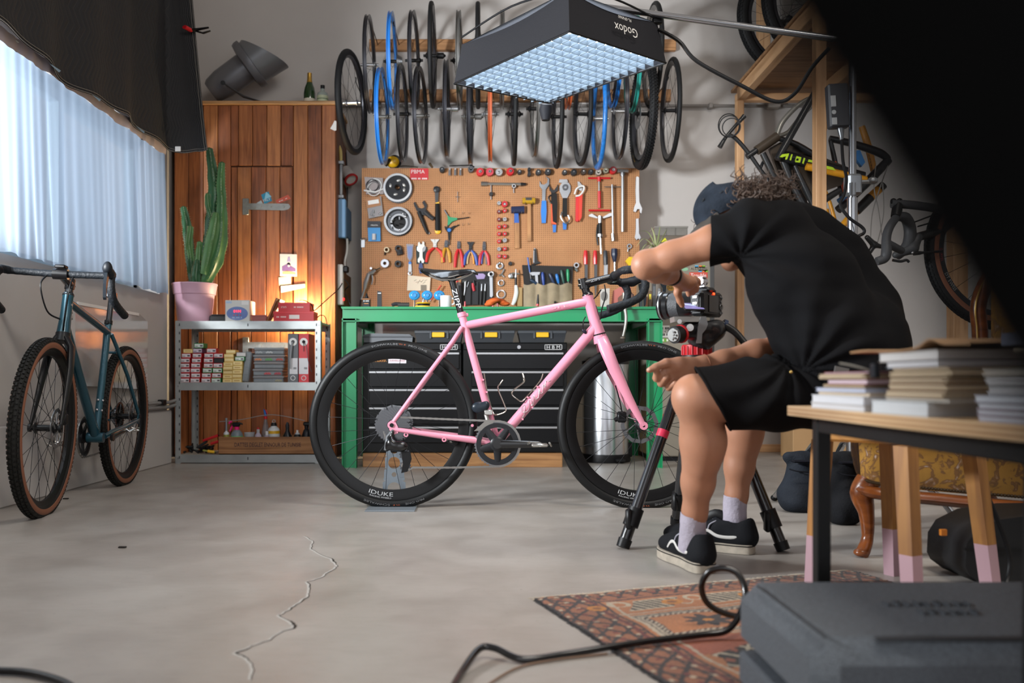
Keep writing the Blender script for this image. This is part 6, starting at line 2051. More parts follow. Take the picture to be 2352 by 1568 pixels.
# ------------------------------------------------------------------ bicycles
def K(px,py):             # the pink bicycle's own plane, from photo pixels: x forward, z up
 return ((px - 1186) / 556.6,(1165 - py) / 556.6)
def bike(root,paint,pink=True,tire=None,crank_deg=0,steer=0.):
 def k(px,py,y=0.):
  x,z = K(px,py)
  return V((x,y,z))
 PAINT,BLACK,RIM,TIRE = paint
 fr = B()
 fr.tube([k(1142,1018),k(1061,724)],[.0165,.0155],16)
 fr.tube([k(1142,1014),k(1367,752)],[.021,.0215],18)
 fr.tube([k(1071,747),k(1352,692)],[.0165,.0175],16)
 fr.tube([k(1349,677),k(1351,682),k(1362,724),k(1376,768)],[.024,.0215,.0225,.027],18)
 fr.cyl(k(1142,1018,-.036),k(1142,1018,.036),.0235,n=18)
 for s in (-1,1):
  fr.tube([k(1128,1016,s * .03),k(1085,1008,s * .042),k(1010,998,s * .058),k(912,984,s * .068)],[.013,.0145,.012,.009],12)
  fr.tube([k(1061,752,s * .014),k(1040,785,s * .028),k(985,860,s * .052),k(908,966,s * .068)],[.0095,.0095,.0095,.0085],12)
  fr.prism([K(897,975),K(901,964),K(910,962),K(918,978),K(918,992),K(910,995),K(899,985)],(0,s * .07 - .003,0),(1,0,0),(0,0,1),(0,.006,0))
  fr.ring(k(903,974,s * .07),(0,1,0),.0125,.0035,20,6)
 fr.cyl(k(1085,976,-.03),k(1085,976,.03),.006)
 fr.cyl(k(1030,800,-.022),k(1030,800,.022),.006)
 F = fr.build('frame',PAINT,root)
 b = B().lathe([(.0145,0),(.0185,0),(.0185,.018),(.0145,.018)],k(1062,727),(k(1060,722) - k(1070,760)),18,True)
 q = k(1068,722)
 b.box(q.x - .004,q.x + .014,-.008,.008,q.z - .009,q.z + .006,.003)
 b.build('seat_clamp',PAINT if pink else BLACK,root)
 B().cyl(k(904,974,-.078),k(904,974,.078),.0085,n=12).build('rear_axle',BLACK,root)
 # wheels
 rw = wheel(root,k(903,974),(0,1,0),.312,.042 if pink else .03,.028,.348,(RIM,TIRE,BLACK,SPK),28,(.02,.05),72,True,0 if pink else .02,tw=.04 if pink else .048)
 rw.name = 'rear_rim'
 for o in list(root.children):
  if o.name.split('.')[0] in ('tire','hub','spoke') and o.parent is root:
   o.parent = rw
 # fork and everything that turns with the bar
 piv = k(1362,724)
 fk = B()
 for s in (-1,1):
  pts = [k(1381,776,s * .016),k(1388,800,s * .04),k(1408,850,s * .049),k(1440,915,s * .053),k(1473,976,s * .056)]
  fk.tube(pts,[.024,.027,.024,.0175,.0105],14,ell=.55,ref=(0,1,0))
  fk.lathe([(.006,-.005),(.0165,-.005),(.0165,.005),(.006,.005)],k(1473,976,s * .056),(0,1,0),20,True)
 fk.tube([k(1376,769),k(1381,786)],[.029,.031],18)
 fork = fk.build('fork',PAINT if pink else BLACK,root)
 B().cyl(k(1375.5,766),k(1376.5,770),.0288,n=20).build('crown_race',BLACK,fork)
 if not pink:
  pass
 fw = wheel(root,k(1473,976),(0,1,0),.312,.042 if pink else .03,.028,.348,(RIM,TIRE,BLACK,SPK),28,(.018,.046),72,True,0 if pink else .02,tw=.04 if pink else .048)
 fw.name = 'front_rim'
 for o in list(root.children):
  if o.name.split('.')[0] in ('tire','hub','spoke') and o.parent is root:
   o.parent = fw
 ROT = M('8f9194',.3,.9)
 for c,par in ((k(1473,976),fw),(k(903,974),rw)):
  ro,ri = [],[]
  for i in range(72):
   a = 2 * PI * i / 72
   ro.append((.078 + .0015 * math.sin(a * 12),a)); ri.append((.062 + .0015 * math.sin(a * 12 + 1),a))
  b = B().prism([(r * math.cos(a),r * math.sin(a)) for r,a in ro],c + V((0,.041,0)),(1,0,0),(0,0,1),(0,.002,0),[(r * math.cos(a),r * math.sin(a)) for r,a in ri])
  for i in range(6):
   a = 2 * PI * i / 6
   b.tube([c + V((.02 * math.cos(a),.042,.02 * math.sin(a))),c + V((.064 * math.cos(a + .5),.042,.064 * math.sin(a + .5)))],.003,6)
  b.build('brake_rotor',ROT,par,30)
 q = k(1432,960,.045)
 b = B().box(q.x - .02,q.x + .018,.03,.058,q.z - .02,q.z + .026,.006)
 b.tube([q + V((-.03,0,-.012)),q + V((.0,0,.01))],.009,8)
 b.build('brake_caliper',BLK,fork)
 b = B().tube(spline([k(1416,885,.03),k(1425,915,.036),k(1432,945,.045)]),.0026,6)
 b.build('brake_hose',BLK,fork)
 # cassette, derailleur, chain, crankset
 c = k(903,974)
 n_ = 10
 for i in range(n_):
  r_ = .072 - i * .0047
  b = B()
  o_,i_ = [],[]
  nt = int(r_ * 2 * PI / .0127)
  for j in range(nt * 4):
   a = 2 * PI * j / (nt * 4)
   o_.append(((r_ + .0022 * (1 if j % 4 in (1,2) else -1)) * math.cos(a),(r_ + .0022 * (1 if j % 4 in (1,2) else -1)) * math.sin(a)))
   i_.append(((r_ - .011) * math.cos(a),(r_ - .011) * math.sin(a)))
  b.prism(o_,c + V((0,-.024 - i * .0036,0)),(1,0,0),(0,0,1),(0,-.0018,0),i_)
  for j in range(5):
   a = 2 * PI * j / 5 + i * .3
   b.tube([c + V((.018 * math.cos(a),-.025 - i * .0036,.018 * math.sin(a))),c + V(((r_ - .008) * math.cos(a + .5),-.025 - i * .0036,(r_ - .008) * math.sin(a + .5)))],.0022,4)
  b.build('sprocket',M('6a6b6e',.22,1),rw,0)
 pr = [('e',k(922,1021,-.09),(.034,.018,.022),None),('e',k(903,1016,-.088),(.02,.016,.024)),('c',k(906,990,-.078),k(893,1028,-.08),.008,.009)]
 b = sdf(pr,.003,.014)
 dm = b.build('rear_derailleur',BLKG,root,80)
 b = B()
 for y in (-.072,-.088):
  b.prism([K(926,1030),K(946,1034),K(949,1050),K(940,1078),K(926,1081),K(930,1060)],(0,y,0),(1,0,0),(0,0,1),(0,.002,0))
 b.build('derailleur_cage',BLK,dm,0)
 for (px,py,rr) in ((934,1040,.021),(935,1066,.021)):
  o_ = []
  for j in range(44):
   a = 2 * PI * j / 44
   r2 = rr + (.0025 if j % 4 in (1,2) else -.0015)
   o_.append((r2 * math.cos(a),r2 * math.sin(a)))
  B().prism(o_,k(px,py,-.0785),(1,0,0),(0,0,1),(0,-.003,0)).build('jockey_wheel',DSTEEL,dm,0)
 b = B().tube([k(908,985,-.075),k(894,1000,-.079),k(891,1030,-.082)],[.006,.007,.008],8)
 b.build('derailleur_hanger',M('6d6f72',.35,.7),dm)
 cc = k(1142,1017)
 path = []
 for i in range(19):
  a = math.radians(92 - i * 9.8)
  path.append(cc + V((.0925 * math.cos(a),-.048,.0925 * math.sin(a))))
 path = [k(925,957,-.044)] + [k(1020,961,-.046)] + path + [k(1040,1070,-.062),k(952,1069,-.078),k(936,1077,-.079),k(926,1067,-.079),k(932,1052,-.079),k(944,1043,-.079),k(936,1030,-.076),k(915,1022,-.05),k(888,1004,-.044),k(882,972,-.044),k(896,955,-.044)]
 cyc = spline(path,1,True)
 # evenly spaced links along the path
 seg,out = [],[]
 tot = 0
 for i in range(len(path)):
  seg.append((tot,path[i],path[(i + 1) % len(path)]))
  tot += (path[(i + 1) % len(path)] - path[i]).length
 nl = int(tot / .0127)
 b = B()
 si = 0
 for i in range(nl):
  d = tot * i / nl
  while si + 1 < len(seg) and seg[si + 1][0] <= d:
   si += 1
  s0,a,e = seg[si]
  t = (e - a).normalized()
  p = a + t * (d - s0)
  u = t.cross(V((0,1,0))).normalized()
  w_ = .0031 if i % 2 else .0022
  h_ = .0042 if i % 2 else .0036
  vs = [p + t * (.0072 * sx) + u * (h_ * sz) + V((0,w_ * sy,0)) for sx in (-1,1) for sy in (-1,1) for sz in (-1,1)]
  b.add(vs,[(0,1,3,2),(4,6,7,5),(0,4,5,1),(2,3,7,6),(0,2,6,4),(1,5,7,3)])
 b.build('chain',M('8d8a86',.3,.9),root,0,stuff=True)
 ring = []
 inn = []
 for i in range(48 * 4):
  a = 2 * PI * i / 192
  r2 = .0945 if i % 4 in (1,2) else .0905
  ring.append((r2 * math.cos(a),r2 * math.sin(a))); inn.append((.083 * math.cos(a),.083 * math.sin(a)))
 cr_ = B().prism(ring,cc + V((0,-.05,0)),(1,0,0),(0,0,1),(0,.003,0),inn).build('chainring',M('77777a',.3,.9),root,0)
 b = B().lathe([(.066,-.002),(.085,-.002),(.086,.003),(.084,.006),(.067,.006)],cc + V((0,-.05,0)),(0,-1,0),48,True)
 for i in range(5):
  a = math.radians(55 + 72 * i)
  d_ = V((math.cos(a),0,math.sin(a)))
  n2 = V((-math.sin(a),0,math.cos(a)))
  q0,q1 = cc + d_ * .02 + V((0,-.058,0)),cc + d_ * .072 + V((0,-.053,0))
  b.tube([q0,q1],[.017,.0125],8,ell=.35,ref=(0,1,0))
 b.lathe([(.001,0),(.03,0),(.03,.012),(.022,.018),(.001,.018)],cc + V((0,-.05,0)),(0,-1,0),24)
 b.build('spider',M('1c1d20',.35),cr_,40)
 for s,ang in ((-1,crank_deg),(1,crank_deg + 180)):
  a = math.radians(ang)
  d_ = V((math.cos(a),0,math.sin(a)))
  y = s * .072
  b = B().tube([cc + V((0,y,0)) - d_ * .012,cc + V((0,y,0)),cc + d_ * .09 + V((0,y + s * .004,0)),cc + d_ * .165 + V((0,y + s * .008,0)),cc + d_ * .178 + V((0,y + s * .008,0))],[.014,.018,.0145,.0125,.008],10,ell=.45,ref=(0,1,0))
  b.lathe([(.001,0),(.016,0),(.018,.008),(.001,.008)],cc + V((0,y,0)),(0,s,0),18)
  ck_ = b.build('crank_arm',BLKG,root,50)
  pc = cc + d_ * .168 + V((0,s * .085,0))
  b = B().tube([pc,pc + V((0,s * .06,0))],[.006,.005],8)
  b.box(pc.x - .034,pc.x + .034,pc.y + s * .03 - .022,pc.y + s * .03 + .022,pc.z - .007,pc.z + .007,.005)
  b.tube([pc + V((-.04,s * .012,.01)),pc + V((-.047,s * .03,.004)),pc + V((-.04,s * .048,.01))],.004,6)
  b.tube([pc + V((.04,s * .012,.008)),pc + V((.047,s * .03,-.004)),pc + V((.04,s * .048,.008))],.004,6)
  b.build('pedal',M('b4b2ac',.25,.9),ck_)
 # front derailleur with its motor
 if pink:
  fd = sdf([('e',k(1100,935,-.034),(.03,.014,.024)),('e',k(1116,930,-.034),(.016,.014,.018))],.003,.012).build('front_derailleur',M('1e252d',.3),root,80)
  b = B().tube([k(1116,950,-.03),k(1120,966,-.036)],.009,8)
  b.box(k(1112,0).x,k(1132,0).x,-.045,-.02,k(0,952).z,k(0,940).z,.003)
  b.build('bracket',M('b9b7b2',.25,.9),fd)
  b = B().prism([K(1089,988),K(1118,962),K(1134,966),K(1130,974),K(1112,986)],(0,-.054,0),(1,0,0),(0,0,1),(0,.0015,0))
  b.prism([K(1089,988),K(1118,962),K(1134,966),K(1130,974),K(1112,986)],(0,-.042,0),(1,0,0),(0,0,1),(0,.0015,0))
  b.build('guide_plate',M('8d8a84',.3,.9),fd,0)
  # bottle cages
  for nm,path in (('bottle_cage',[(1112,857),(1120,905),(1132,946),(1140,952),(1160,945),(1160,933),(1144,893),(1148,882),(1155,872)]),
      ('bottle_cage',[(1247,858),(1240,875),(1212,908),(1198,921),(1186,915),(1176,905),(1180,895),(1202,878),(1203,868),(1200,857)])):
   b = B()
   for s in (-1,1):
    pts = [k(x,y,s * (.008 if i < 3 else .02 + .014 * math.sin(i))) for i,(x,y) in enumerate(path)]
    b.tube(spline(pts,5),.0026,8)
   b.tube([k(*path[3],-.02),k(*path[3],.02)],.0026,6)
   b.build(nm,M('cfc8bf',.2,1),root)
  b = B()
  for x,y in ((1118,900),(1110,872),(1212,912),(1234,888),(1222,935),(1200,962)):
   b.cyl(k(x,y,-.004),k(x,y,-.008),.004,n=8)
   b.cyl(k(x,y,-.022),k(x,y,.022),.004,n=8)
  b.build('boss_bolts',PAINT,root,stuff=True)
  b = B()
  for (x,y) in ((936,996),(1022,1007)):
   b.ring(k(x,y,-.066),(0,1,0),.007,.0028,14,6)
  b.build('eyelet',PAINT,root,stuff=True)
  b = B().tube(spline([k(1040,1010,-.03),k(1052,1016,-.03)]),.009,8)
  b.tube([k(1020,1004,.05),k(1050,1018,.05)],.007,8)
  b.build('rear_caliper',BLK,root)
  b = B().ball(k(1341,761,-.018),(.014,.006,.008),12,6,Matrix.Rotation(.87,3,'Y'))
  b.build('cable_port',M('1d1a2a',.3),F)
  b = B().tube(spline([k(1346,727,.02),k(1338,740,-.026),k(1338,758,-.022)]),.0024,6)
  b.tube(spline([k(1386,655,-.03),k(1388,680,-.04),k(1380,710,-.038),k(1376,735,-.03)]),.0026,6)
  b.tube(spline([k(1382,664,.02),k(1370,680,.0),k(1361,688,-.01)]),.0026,6)
  b.build('brake_hose',BLK,root)
  b = B()
  e = k(1364,706)
  u_ = (k(1377,768) - k(1351,682)).normalized()
  n2 = V((u_.z,0,-u_.x)) * -1
  b.box(-.0015,.0015,-.011,.011,-.028,.028,.0008)
  ang = math.atan2(u_.x,u_.z)
  b.xf(Matrix.Translation(k(1368,716) + V((.0085,-.0,0))) @ Matrix.Rotation(ang,4,'Y'))
  b.build('head_badge',M('6d6a62',.35,.8),F,0)
 else:
  b = B().box(-.012,.012,-.0005,.0005,-.02,.02)
 # seatpost and saddle
 sp_ = [k(1060,724),k(1049,684),k(1038,644)] if pink else [k(1060,724),k(1046,674),k(1040,652)]
 post = B().tube(sp_,[.0136,.0136,.0136],16).build('seatpost',BLKG if pink else M('2b2d30',.25,.5),root)
 b = B().tube([sp_[-1] + V((0,-.024,.006)),sp_[-1] + V((0,.024,.006))],.013,10)
 b.box(sp_[-1].x - .018,sp_[-1].x + .018,-.02,.02,sp_[-1].z - .004,sp_[-1].z + .016,.004)
 b.build('post_head',BLKG if pink else M('6d7074',.3,.7),post)
 if pink:
  d_ = (sp_[2] - sp_[0]).normalized()
  b = letters(B(),'ZIPP',k(1049,686,-.0145),-d_,V((0,1,0)).cross(-d_) * -1,w=.082,h=.019)
  b.build('lettering',M('d4d6da',.4),post,0)
  top = [(964,617),(975,616),(998,619),(1037,620),(1075,617.5),(1090,619),(1098,628)]
  bot = [(964,619),(975,628),(998,637),(1015,644),(1037,640),(1062,632),(1085,627),(1098,630)]
  hwd = [(964,.045),(972,.062),(990,.07),(1005,.066),(1030,.04),(1055,.025),(1085,.021),(1095,.015),(1098,.006)]
  def ip(tab,x):
   for (a,c2),(d2,e2) in zip(tab[:-1],tab[1:]):
    if a <= x <= d2:
     return c2 + (e2 - c2) * (x - a) / (d2 - a)
   return tab[-1][1]
  def sad(u_,v_):
   x = 964 + 134 * (v_ ** .95)
   x = min(x,1098)
   a = 2 * PI * u_
   w_ = ip(hwd,x)
   zt,zb = ip(top,x),ip(bot,x)
   y = w_ * math.sin(a)
   cz = math.cos(a)
   f = abs(math.sin(a)) ** 2.2
   if cz >= 0:
    z = zt + (zb - zt - 1.5) * f
   else:
    z = zt + 5 + (zb - zt - 5) * f if zb - zt > 6 else zt + 1.5 + (zb - zt) * f
   return k(x,z,y)
  b = B().grid(sad,36,40,True)
  b.build('saddle',BLKG,root,80)
  b = B()
  for s in (-1,1):
   b.tube(spline([k(986,632,s * .02),k(1010,641,s * .022),k(1045,642,s * .022),k(1070,634,s * .014),k(1086,626,s * .008)]),.0036,6)
  b.build('saddle_rails',M('b9b7b4',.25,.9),root)
 # stem, bar, levers
 S_ = []
 def st_(o):
  S_.append(o)
  return o
 b = B().tube([k(1349,678),k(1344,662),k(1337,641)],[.0165,.0165,.0165],14)
 b.lathe([(.0235,0),(.0235,.005),(.018,.014)],k(1350,679),(k(1344,655) - k(1349,678)),18)
 b.tube([k(1346,663),k(1344,656)],[.0185,.0185],14)
 st_(b.build('headset_spacer',BLKG,root))
 b = B().tube([k(1340,650),k(1347,651),k(1405,637)],[.019,.0175,.0165],14)
 b.tube([k(1337,640),k(1342,662)],[.0195,.0195],14)
 b.cyl(k(1410,636,-.028),k(1410,636,.028),.0215,n=16)
 for y in (-.012,.012):
  for z in (643,655):
   b.cyl(k(1333,z,y),k(1328,z,y),.0045,n=8)
 stm = st_(b.build('stem',BLKG,root))
 if pink:
  b = letters(B(),'ZIPP',k(1368,643,-.0175),(k(1405,637) - k(1347,651)),(0,0,1),w=.045,h=.011)
  b.build('lettering',M('8f9298',.4),stm,0)
 TAPE = M('11151a',.6,bump=.4,bs=90)
 half = [(1410,636,.0),(1410,635,.1),(1412,634,.175),(1424,633,.2),(1440,634,.207),(1455,645,.212),(1461,665,.216),(1452,690,.222),(1425,706,.23),(1392,716,.235),(1378,720,.237)]
 for s in (-1,1):
  pts = spline([k(x,y,s * y_) for x,y,y_ in half],5)
  rs = [(.0135 if i < 12 else .0158) + (.0008 if i % 2 else 0) for i in range(len(pts))]
  st_(B().tube(pts,rs,12).build('handlebar',TAPE,root,80))
  pr = [('c',k(1446,637,s * .209),k(1472,634,s * .212),.0185,.019),('c',k(1472,634,s * .212),k(1488,628,s * .213),.019,.017),('e',k(1489,622,s * .213),(.018,.016,.021))]
  hd = st_(sdf(pr,.004,.012).build('brake_hood',M('10141a',.5),root,80))
  b = B().prism([K(1486,640),K(1500,636),K(1507,660),K(1504,690),K(1499,695),K(1498,672),K(1488,652)],(0,s * .213 - .006,0),(1,0,0),(0,0,1),(0,.012,0))
  b.build('brake_lever',M('141a20',.3),hd,0)
 if pink:
  ctr = k(903,974,-.0145)
  for (o_,a_,tx,h_,c_,rad,sd_) in (
    (F,0,None,0,0,0,0),):
   pass
  for c_,par in ((k(903,974),rw),(k(1473,976),fw)):
   b = letters(B(),'IDUKE',(0,0,0),(1,0,0),(0,0,1),w=.1,h=.016,arc=(c_ + V((0,-.0135,0)),.288,-PI / 2 - .17,-1))
   letters(b,'RACING WHEELS',(0,0,0),(1,0,0),(0,0,1),w=.09,h=.006,arc=(c_ + V((0,-.0138,0)),.303,-PI / 2 - .17,-1))
   b.build('lettering',M('b9bbbd',.4),par,0)
   b = B()
   for a_,tx,w_ in ((PI / 2 + .1,'SCHWALBE',.11),(PI / 2 - .32,'PRO ONE',.08),(-PI / 2 - .2,'SCHWALBE',.11),(-PI / 2 + .28,'PRO ONE',.08)):
    letters(b,tx,(0,0,0),(1,0,0),(0,0,1),w=w_,h=.008,arc=(c_ + V((0,-.0192,0)),.33,a_,1))
   b.m = 1
   for a_ in (PI / 2 - .12,-PI / 2 + .05):
    letters(b,'TLE',(0,0,0),(1,0,0),(0,0,1),w=.03,h=.006,arc=(c_ + V((0,-.0192,0)),.33,a_,1))
   b.build('lettering',[M('6d6e70',.5),M('a8502c',.5)],par,0)
  # silver script on the down tube, drawn as a thin line
  d_ = (k(1367,752) - k(1142,1014)).normalized()
  n_ = V((-d_.z,0,d_.x))
  scr = [(-.075,-.012),(-.09,-.016),(-.085,-.018),(-.062,.0),(-.05,.014),(-.062,.016),(-.072,.002),(-.06,-.012),(-.044,-.006),(-.034,.01),(-.024,.012),(-.03,-.006),(-.038,-.01),(-.03,-.012),(-.014,.004),(-.006,.012),(-.012,-.004),(-.004,-.01),(.012,.002),(.02,.012),(.013,-.006),(.02,-.009),(.034,.004),(.041,.012),(.037,-.004),(.046,.006),(.056,.011),(.06,.002),(.067,-.002)]
  o_ = k(1233,908,-.0205)
  pts = []
  for a_,c_ in spline([V((x,y,0)) for x,y in scr],5) and [(p.x,p.y) for p in spline([V((x,y,0)) for x,y in scr],5)]:
   p = o_ + d_ * (a_ * 1.25) + n_ * (c_ * .9)
   p.y = -.0008 - math.sqrt(max(.0,.0214 ** 2 - (c_ * .9) ** 2))
   pts.append(p)
  B().tube(pts,.0011,5).build('lettering',M('e6dede',.25,.7),F)
  d2 = (k(1352,692) - k(1071,747)).normalized()
  b = letters(B(),'3FE',k(1286,705,-.0178),d2,V((0,1,0)).cross(d2) * -1,w=.07,h=.01)
  b.build('lettering',M('d9a7b2',.4),F,0)
 else:
  b = B()
  for i in range(3):
   b.lathe([(.0222 + .0004 * i,-.006),(.0226 + .0004 * i,.006)],k(1355,700 + i * 14),(k(1376,768) - k(1351,682)),18)
  b.build('head_badge',M('a9aeb0',.3,.7),F)
  b = B()
  for x,y in ((1127,950),(1120,925)):
   b.ball(k(x,y,.0) + V((.0,.016,0)),.006,8,5)
   b.ball(k(x + 9,y - 2,0),.006,8,5)
  b.build('boss_bolt',CHR,root,stuff=True)
  st_(B().tube(spline([k(1412,640,-.05),k(1435,665,-.06),k(1420,720,-.04),k(1385,735,-.01)]),.0035,6).build('brake_hose',BLK,root))
  st_(B().tube(spline([k(1412,640,.05),k(1440,670,.05),k(1425,730,.03),k(1395,760,.01)]),.0035,6).build('brake_hose',BLK,root))
  b = B().box(k(1410,0).x - .03,k(1410,0).x + .02,-.02,.02,k(0,622).z - .002,k(0,622).z + .012,.004)
  st_(b.build('bike_computer',BLK,root))
 if steer:
  axv = (k(1349,677) - k(1376,768)).normalized()
  Mx = Matrix.Translation(piv) @ Matrix.Rotation(steer,4,axv) @ Matrix.Translation(-piv)
  for o in S_ + [fork,fw]:
   o.matrix_basis = Mx
 return root
q = FL(1186,1165)
pb = thing('bicycle','pink drop bar road bicycle held upright in the middle of the floor','bicycle',(q.x,q.y,0),0,None,False)
PINK = M('de8ba2',.3,var=.04,vs=3,coat=.35)
bike(pb,(PINK,BLK,M('0b0b0c',.33),M('0c0d0e',.5,bump=.05,bs=200)),True,crank_deg=0)
rq,fq = FL(284,1112),FL(96,1184)
dv = (fq - rq)
tb = thing('bicycle','teal gravel bicycle with brown sidewalls leaning by the left wall','bicycle',(0,0,0),0,None,False)
TEAL = M('154655',.3,.35,coat=.4)
def tanwall():
 mt = M('27241f',.7,bump=.3,bs=220,var=.01)
 return mt
bike(tb,(TEAL,M('161719',.4),M('0f0f11',.4),M('151411',.7,bump=.2,bs=200)),False,crank_deg=-8,steer=.06)
ang = math.atan2(dv.y,dv.x)
mid_ = (rq + fq) / 2
cx_ = (K(903,0)[0] + K(1473,0)[0]) / 2
tb.rotation_euler = (math.radians(-1.2),0,ang)
tb.location = mid_ - Matrix.Rotation(ang,3,'Z') @ V((cx_,0,0))
tb.location.z = .0
# brown sidewalls: one ring on each side of the gravel tyres
TAN = M('7a4a33',.65)
for rim in [o for o in tb.children if o.name.startswith(('rear_rim','front_rim'))]:
 c = V((K(903,974) if rim.name.startswith('rear') else K(1473,976))).to_3d()
 c = V((c.x,0,c.y))
 for s in (-1,1):
  B().lathe([(.309,s * .016),(.313,s * .0225),(.322,s * .0252),(.331,s * .0238),(.334,s * .0212),(.325,s * .0205),(.313,s * .017)],c,(0,1,0),72,True).build('sidewall',TAN,rim)
# stand that holds the rear wheel of the pink bicycle
ws = thing('wheel_stand','grey steel stand with round holes holding the pink rear wheel','stand',(FL(895,1175).x,3.66,0))
GS = M('7d8790',.4,.5)
x0 = FL(895,1175).x
Yn = 3.683 - .06
Ys = 3.683
b = B().box(x0 - .1,x0 + .1,3.56,3.79,.0005,.005,.001)
b.build('base_plate',M('8e979f',.4,.4),ws,0)
for y in (Ys + .052,):
 out,inn = [],[]
 z0,z1 = .004,.255
 b = B()
 # tapering plate built of bands between round holes
 W = lambda z: .054 - (.054 - .031) * (z / z1)
 bands = [(.0,.035,None),(.035,.105,.028),(.105,.118,None),(.118,.142,.010),(.142,.152,None),(.152,.206,.025),(.206,.214,None),(.214,z1,'top')]
 for a,c,h in bands:
  if h is None:
   b.prism([(-W(a),a),(W(a),a),(W(c),c),(-W(c),c)],(x0,y,0),(1,0,0),(0,0,1),(0,.004,0))
  else:
   n = 24
   zc_ = (a + c) / 2
   hr = h if h != 'top' else .017
   o_,i_ = [],[]
   per = [(-W(a),a),(W(a),a),(W(c),c),(-W(c),c)]
   for i in range(n):
    t = 2 * PI * i / n
    dx,dz = math.cos(t),math.sin(t)
    hw_,hh_ = (W(a) + W(c)) / 2,(c - a) / 2
    s_ = min(hw_ / max(abs(dx),1e-6),hh_ / max(abs(dz),1e-6))
    o_.append((dx * s_,zc_ + dz * s_)); i_.append((dx * min(hr,hw_ - .006),zc_ + dz * min(hr,hh_ * .92)))
   b.prism(o_,(x0,y,0),(1,0,0),(0,0,1),(0,.004,0),i_)
 b.build('upright',GS,ws,0)
# ------------------------------------------------------------------ the photographer
SKIN = M('ad785c',.5,var=.1,vs=14,bump=.04,bs=240)
SKIN.node_tree.nodes['Principled BSDF'].inputs['Subsurface Weight'].default_value = .12
SKIN.node_tree.nodes['Principled BSDF'].inputs['Subsurface Radius'].default_value = (.02,.008,.005)
hipN,kneeN,ankN = P(1972,893,2.27),P(1600,914,2.34),V((.576,2.486,.095))
hipF,kneeF,ankF = P(1982,885,2.44),P(1696,893,2.70),V((.766,2.75,.1))
shN,elN,wrN = P(1722,527,2.33),P(1487,607,2.43),P(1547,634,2.66)
shF,elF,wrF = P(1790,560,2.6),P(1800,796,2.66),P(1612,838,2.6)
HC = P(1690,511,2.5)
hf,hu = V((-.85,.12,-.5)).normalized(),V((-.5,.0,.86))
hu = (hu - hf * hu.dot(hf)).normalized()
hs = hf.cross(hu)
HM = rotm(hs,hf,hu)
def chain(pts,rs,k=.012):
 return [('c',pts[i],pts[i + 1],rs[i],rs[i + 1],k) for i in range(len(pts) - 1)]
def mixp(a,b,t):
 return a + (b - a) * t
body = []
# legs: thigh, knee cap, calf with its bulge behind, ankle, foot inside the shoe
for hip,knee,ank,bk in ((hipN,kneeN,ankN,V((.02,-.004,0))),(hipF,kneeF,ankF,V((.02,.0,0)))):
 body += chain([hip,mixp(hip,knee,.6),knee],[.088,.074,.058],.03)
 body += [('e',knee + V((-.012,0,.004)),(.047,.046,.052),None,.03)]
 body += chain([knee + V((.006,0,-.01)),mixp(knee,ank,.3) + bk * .9,mixp(knee,ank,.6) + bk * .5,mixp(knee,ank,.82) + bk * .2,ank],[.054,.056,.043,.032,.029],.02)
 body += [('e',mixp(knee,ank,.3) + bk * 1.2,(.047,.05,.09),None,.03)]
body += chain([ankN,ankN + V((-.008,.05,-.055))],[.026,.02]) + chain([ankF,ankF + V((-.045,.025,-.055))],[.026,.02])
# torso, neck, head
pel = (hipN + hipF) / 2
tor = [(P(1965,868,2.25),.115),(P(1905,775,2.28),.118),(P(1845,655,2.32),.122),(P(1775,555,2.36),.1)]
tor2 = [(P(1990,850,2.46),.115),(P(1950,730,2.5),.122),(P(1890,622,2.54),.115),(P(1812,540,2.58),.09)]
for tt in (tor,tor2):
 body += chain([p for p,r in tt],[r - .012 for p,r in tt],.05)
body += [('c',tor[3][0],shN,.07,.056,.03),('c',tor2[3][0],shF,.07,.05,.03)]
nb = P(1765,515,2.48)
body += [('c',nb,HC - hu * .05 - hf * .02,.055,.052,.025)]
body += [('e',HC - hf * .012 + hu * .012,(.074,.094,.09),HM,.02),('e',HC + hf * .035 - hu * .055,(.056,.055,.062),HM,.025),('e',HC + hf * .07 - hu * .09,(.026,.022,.022),HM,.02),
  ('c',HC + hf * .09 - hu * .0,HC + hf * .112 - hu * .035,.009,.013,.008),('e',HC + hf * .1 - hu * .062,(.022,.009,.008),HM,.008)]
for s in (-1,1):
 body += [('-e',HC + hf * .098 + hs * (.03 * s) - hu * .004,(.013,.01,.01),HM,.01),('e',HC - hf * .008 + hs * (.076 * s) - hu * .018,(.008,.018,.03),HM,.006),('-e',HC - hf * .004 + hs * (.084 * s) - hu * .014,(.005,.008,.014),HM,.005)]
# near arm
body += chain([shN,mixp(shN,elN,.35),mixp(shN,elN,.75),elN],[.05,.043,.038,.035],.02)
body += [('e',elN + V((-.01,-.005,-.004)),(.031,.032,.034),None,.02)]
body += chain([elN,mixp(elN,wrN,.35),mixp(elN,wrN,.75),wrN],[.035,.038,.029,.026],.02)
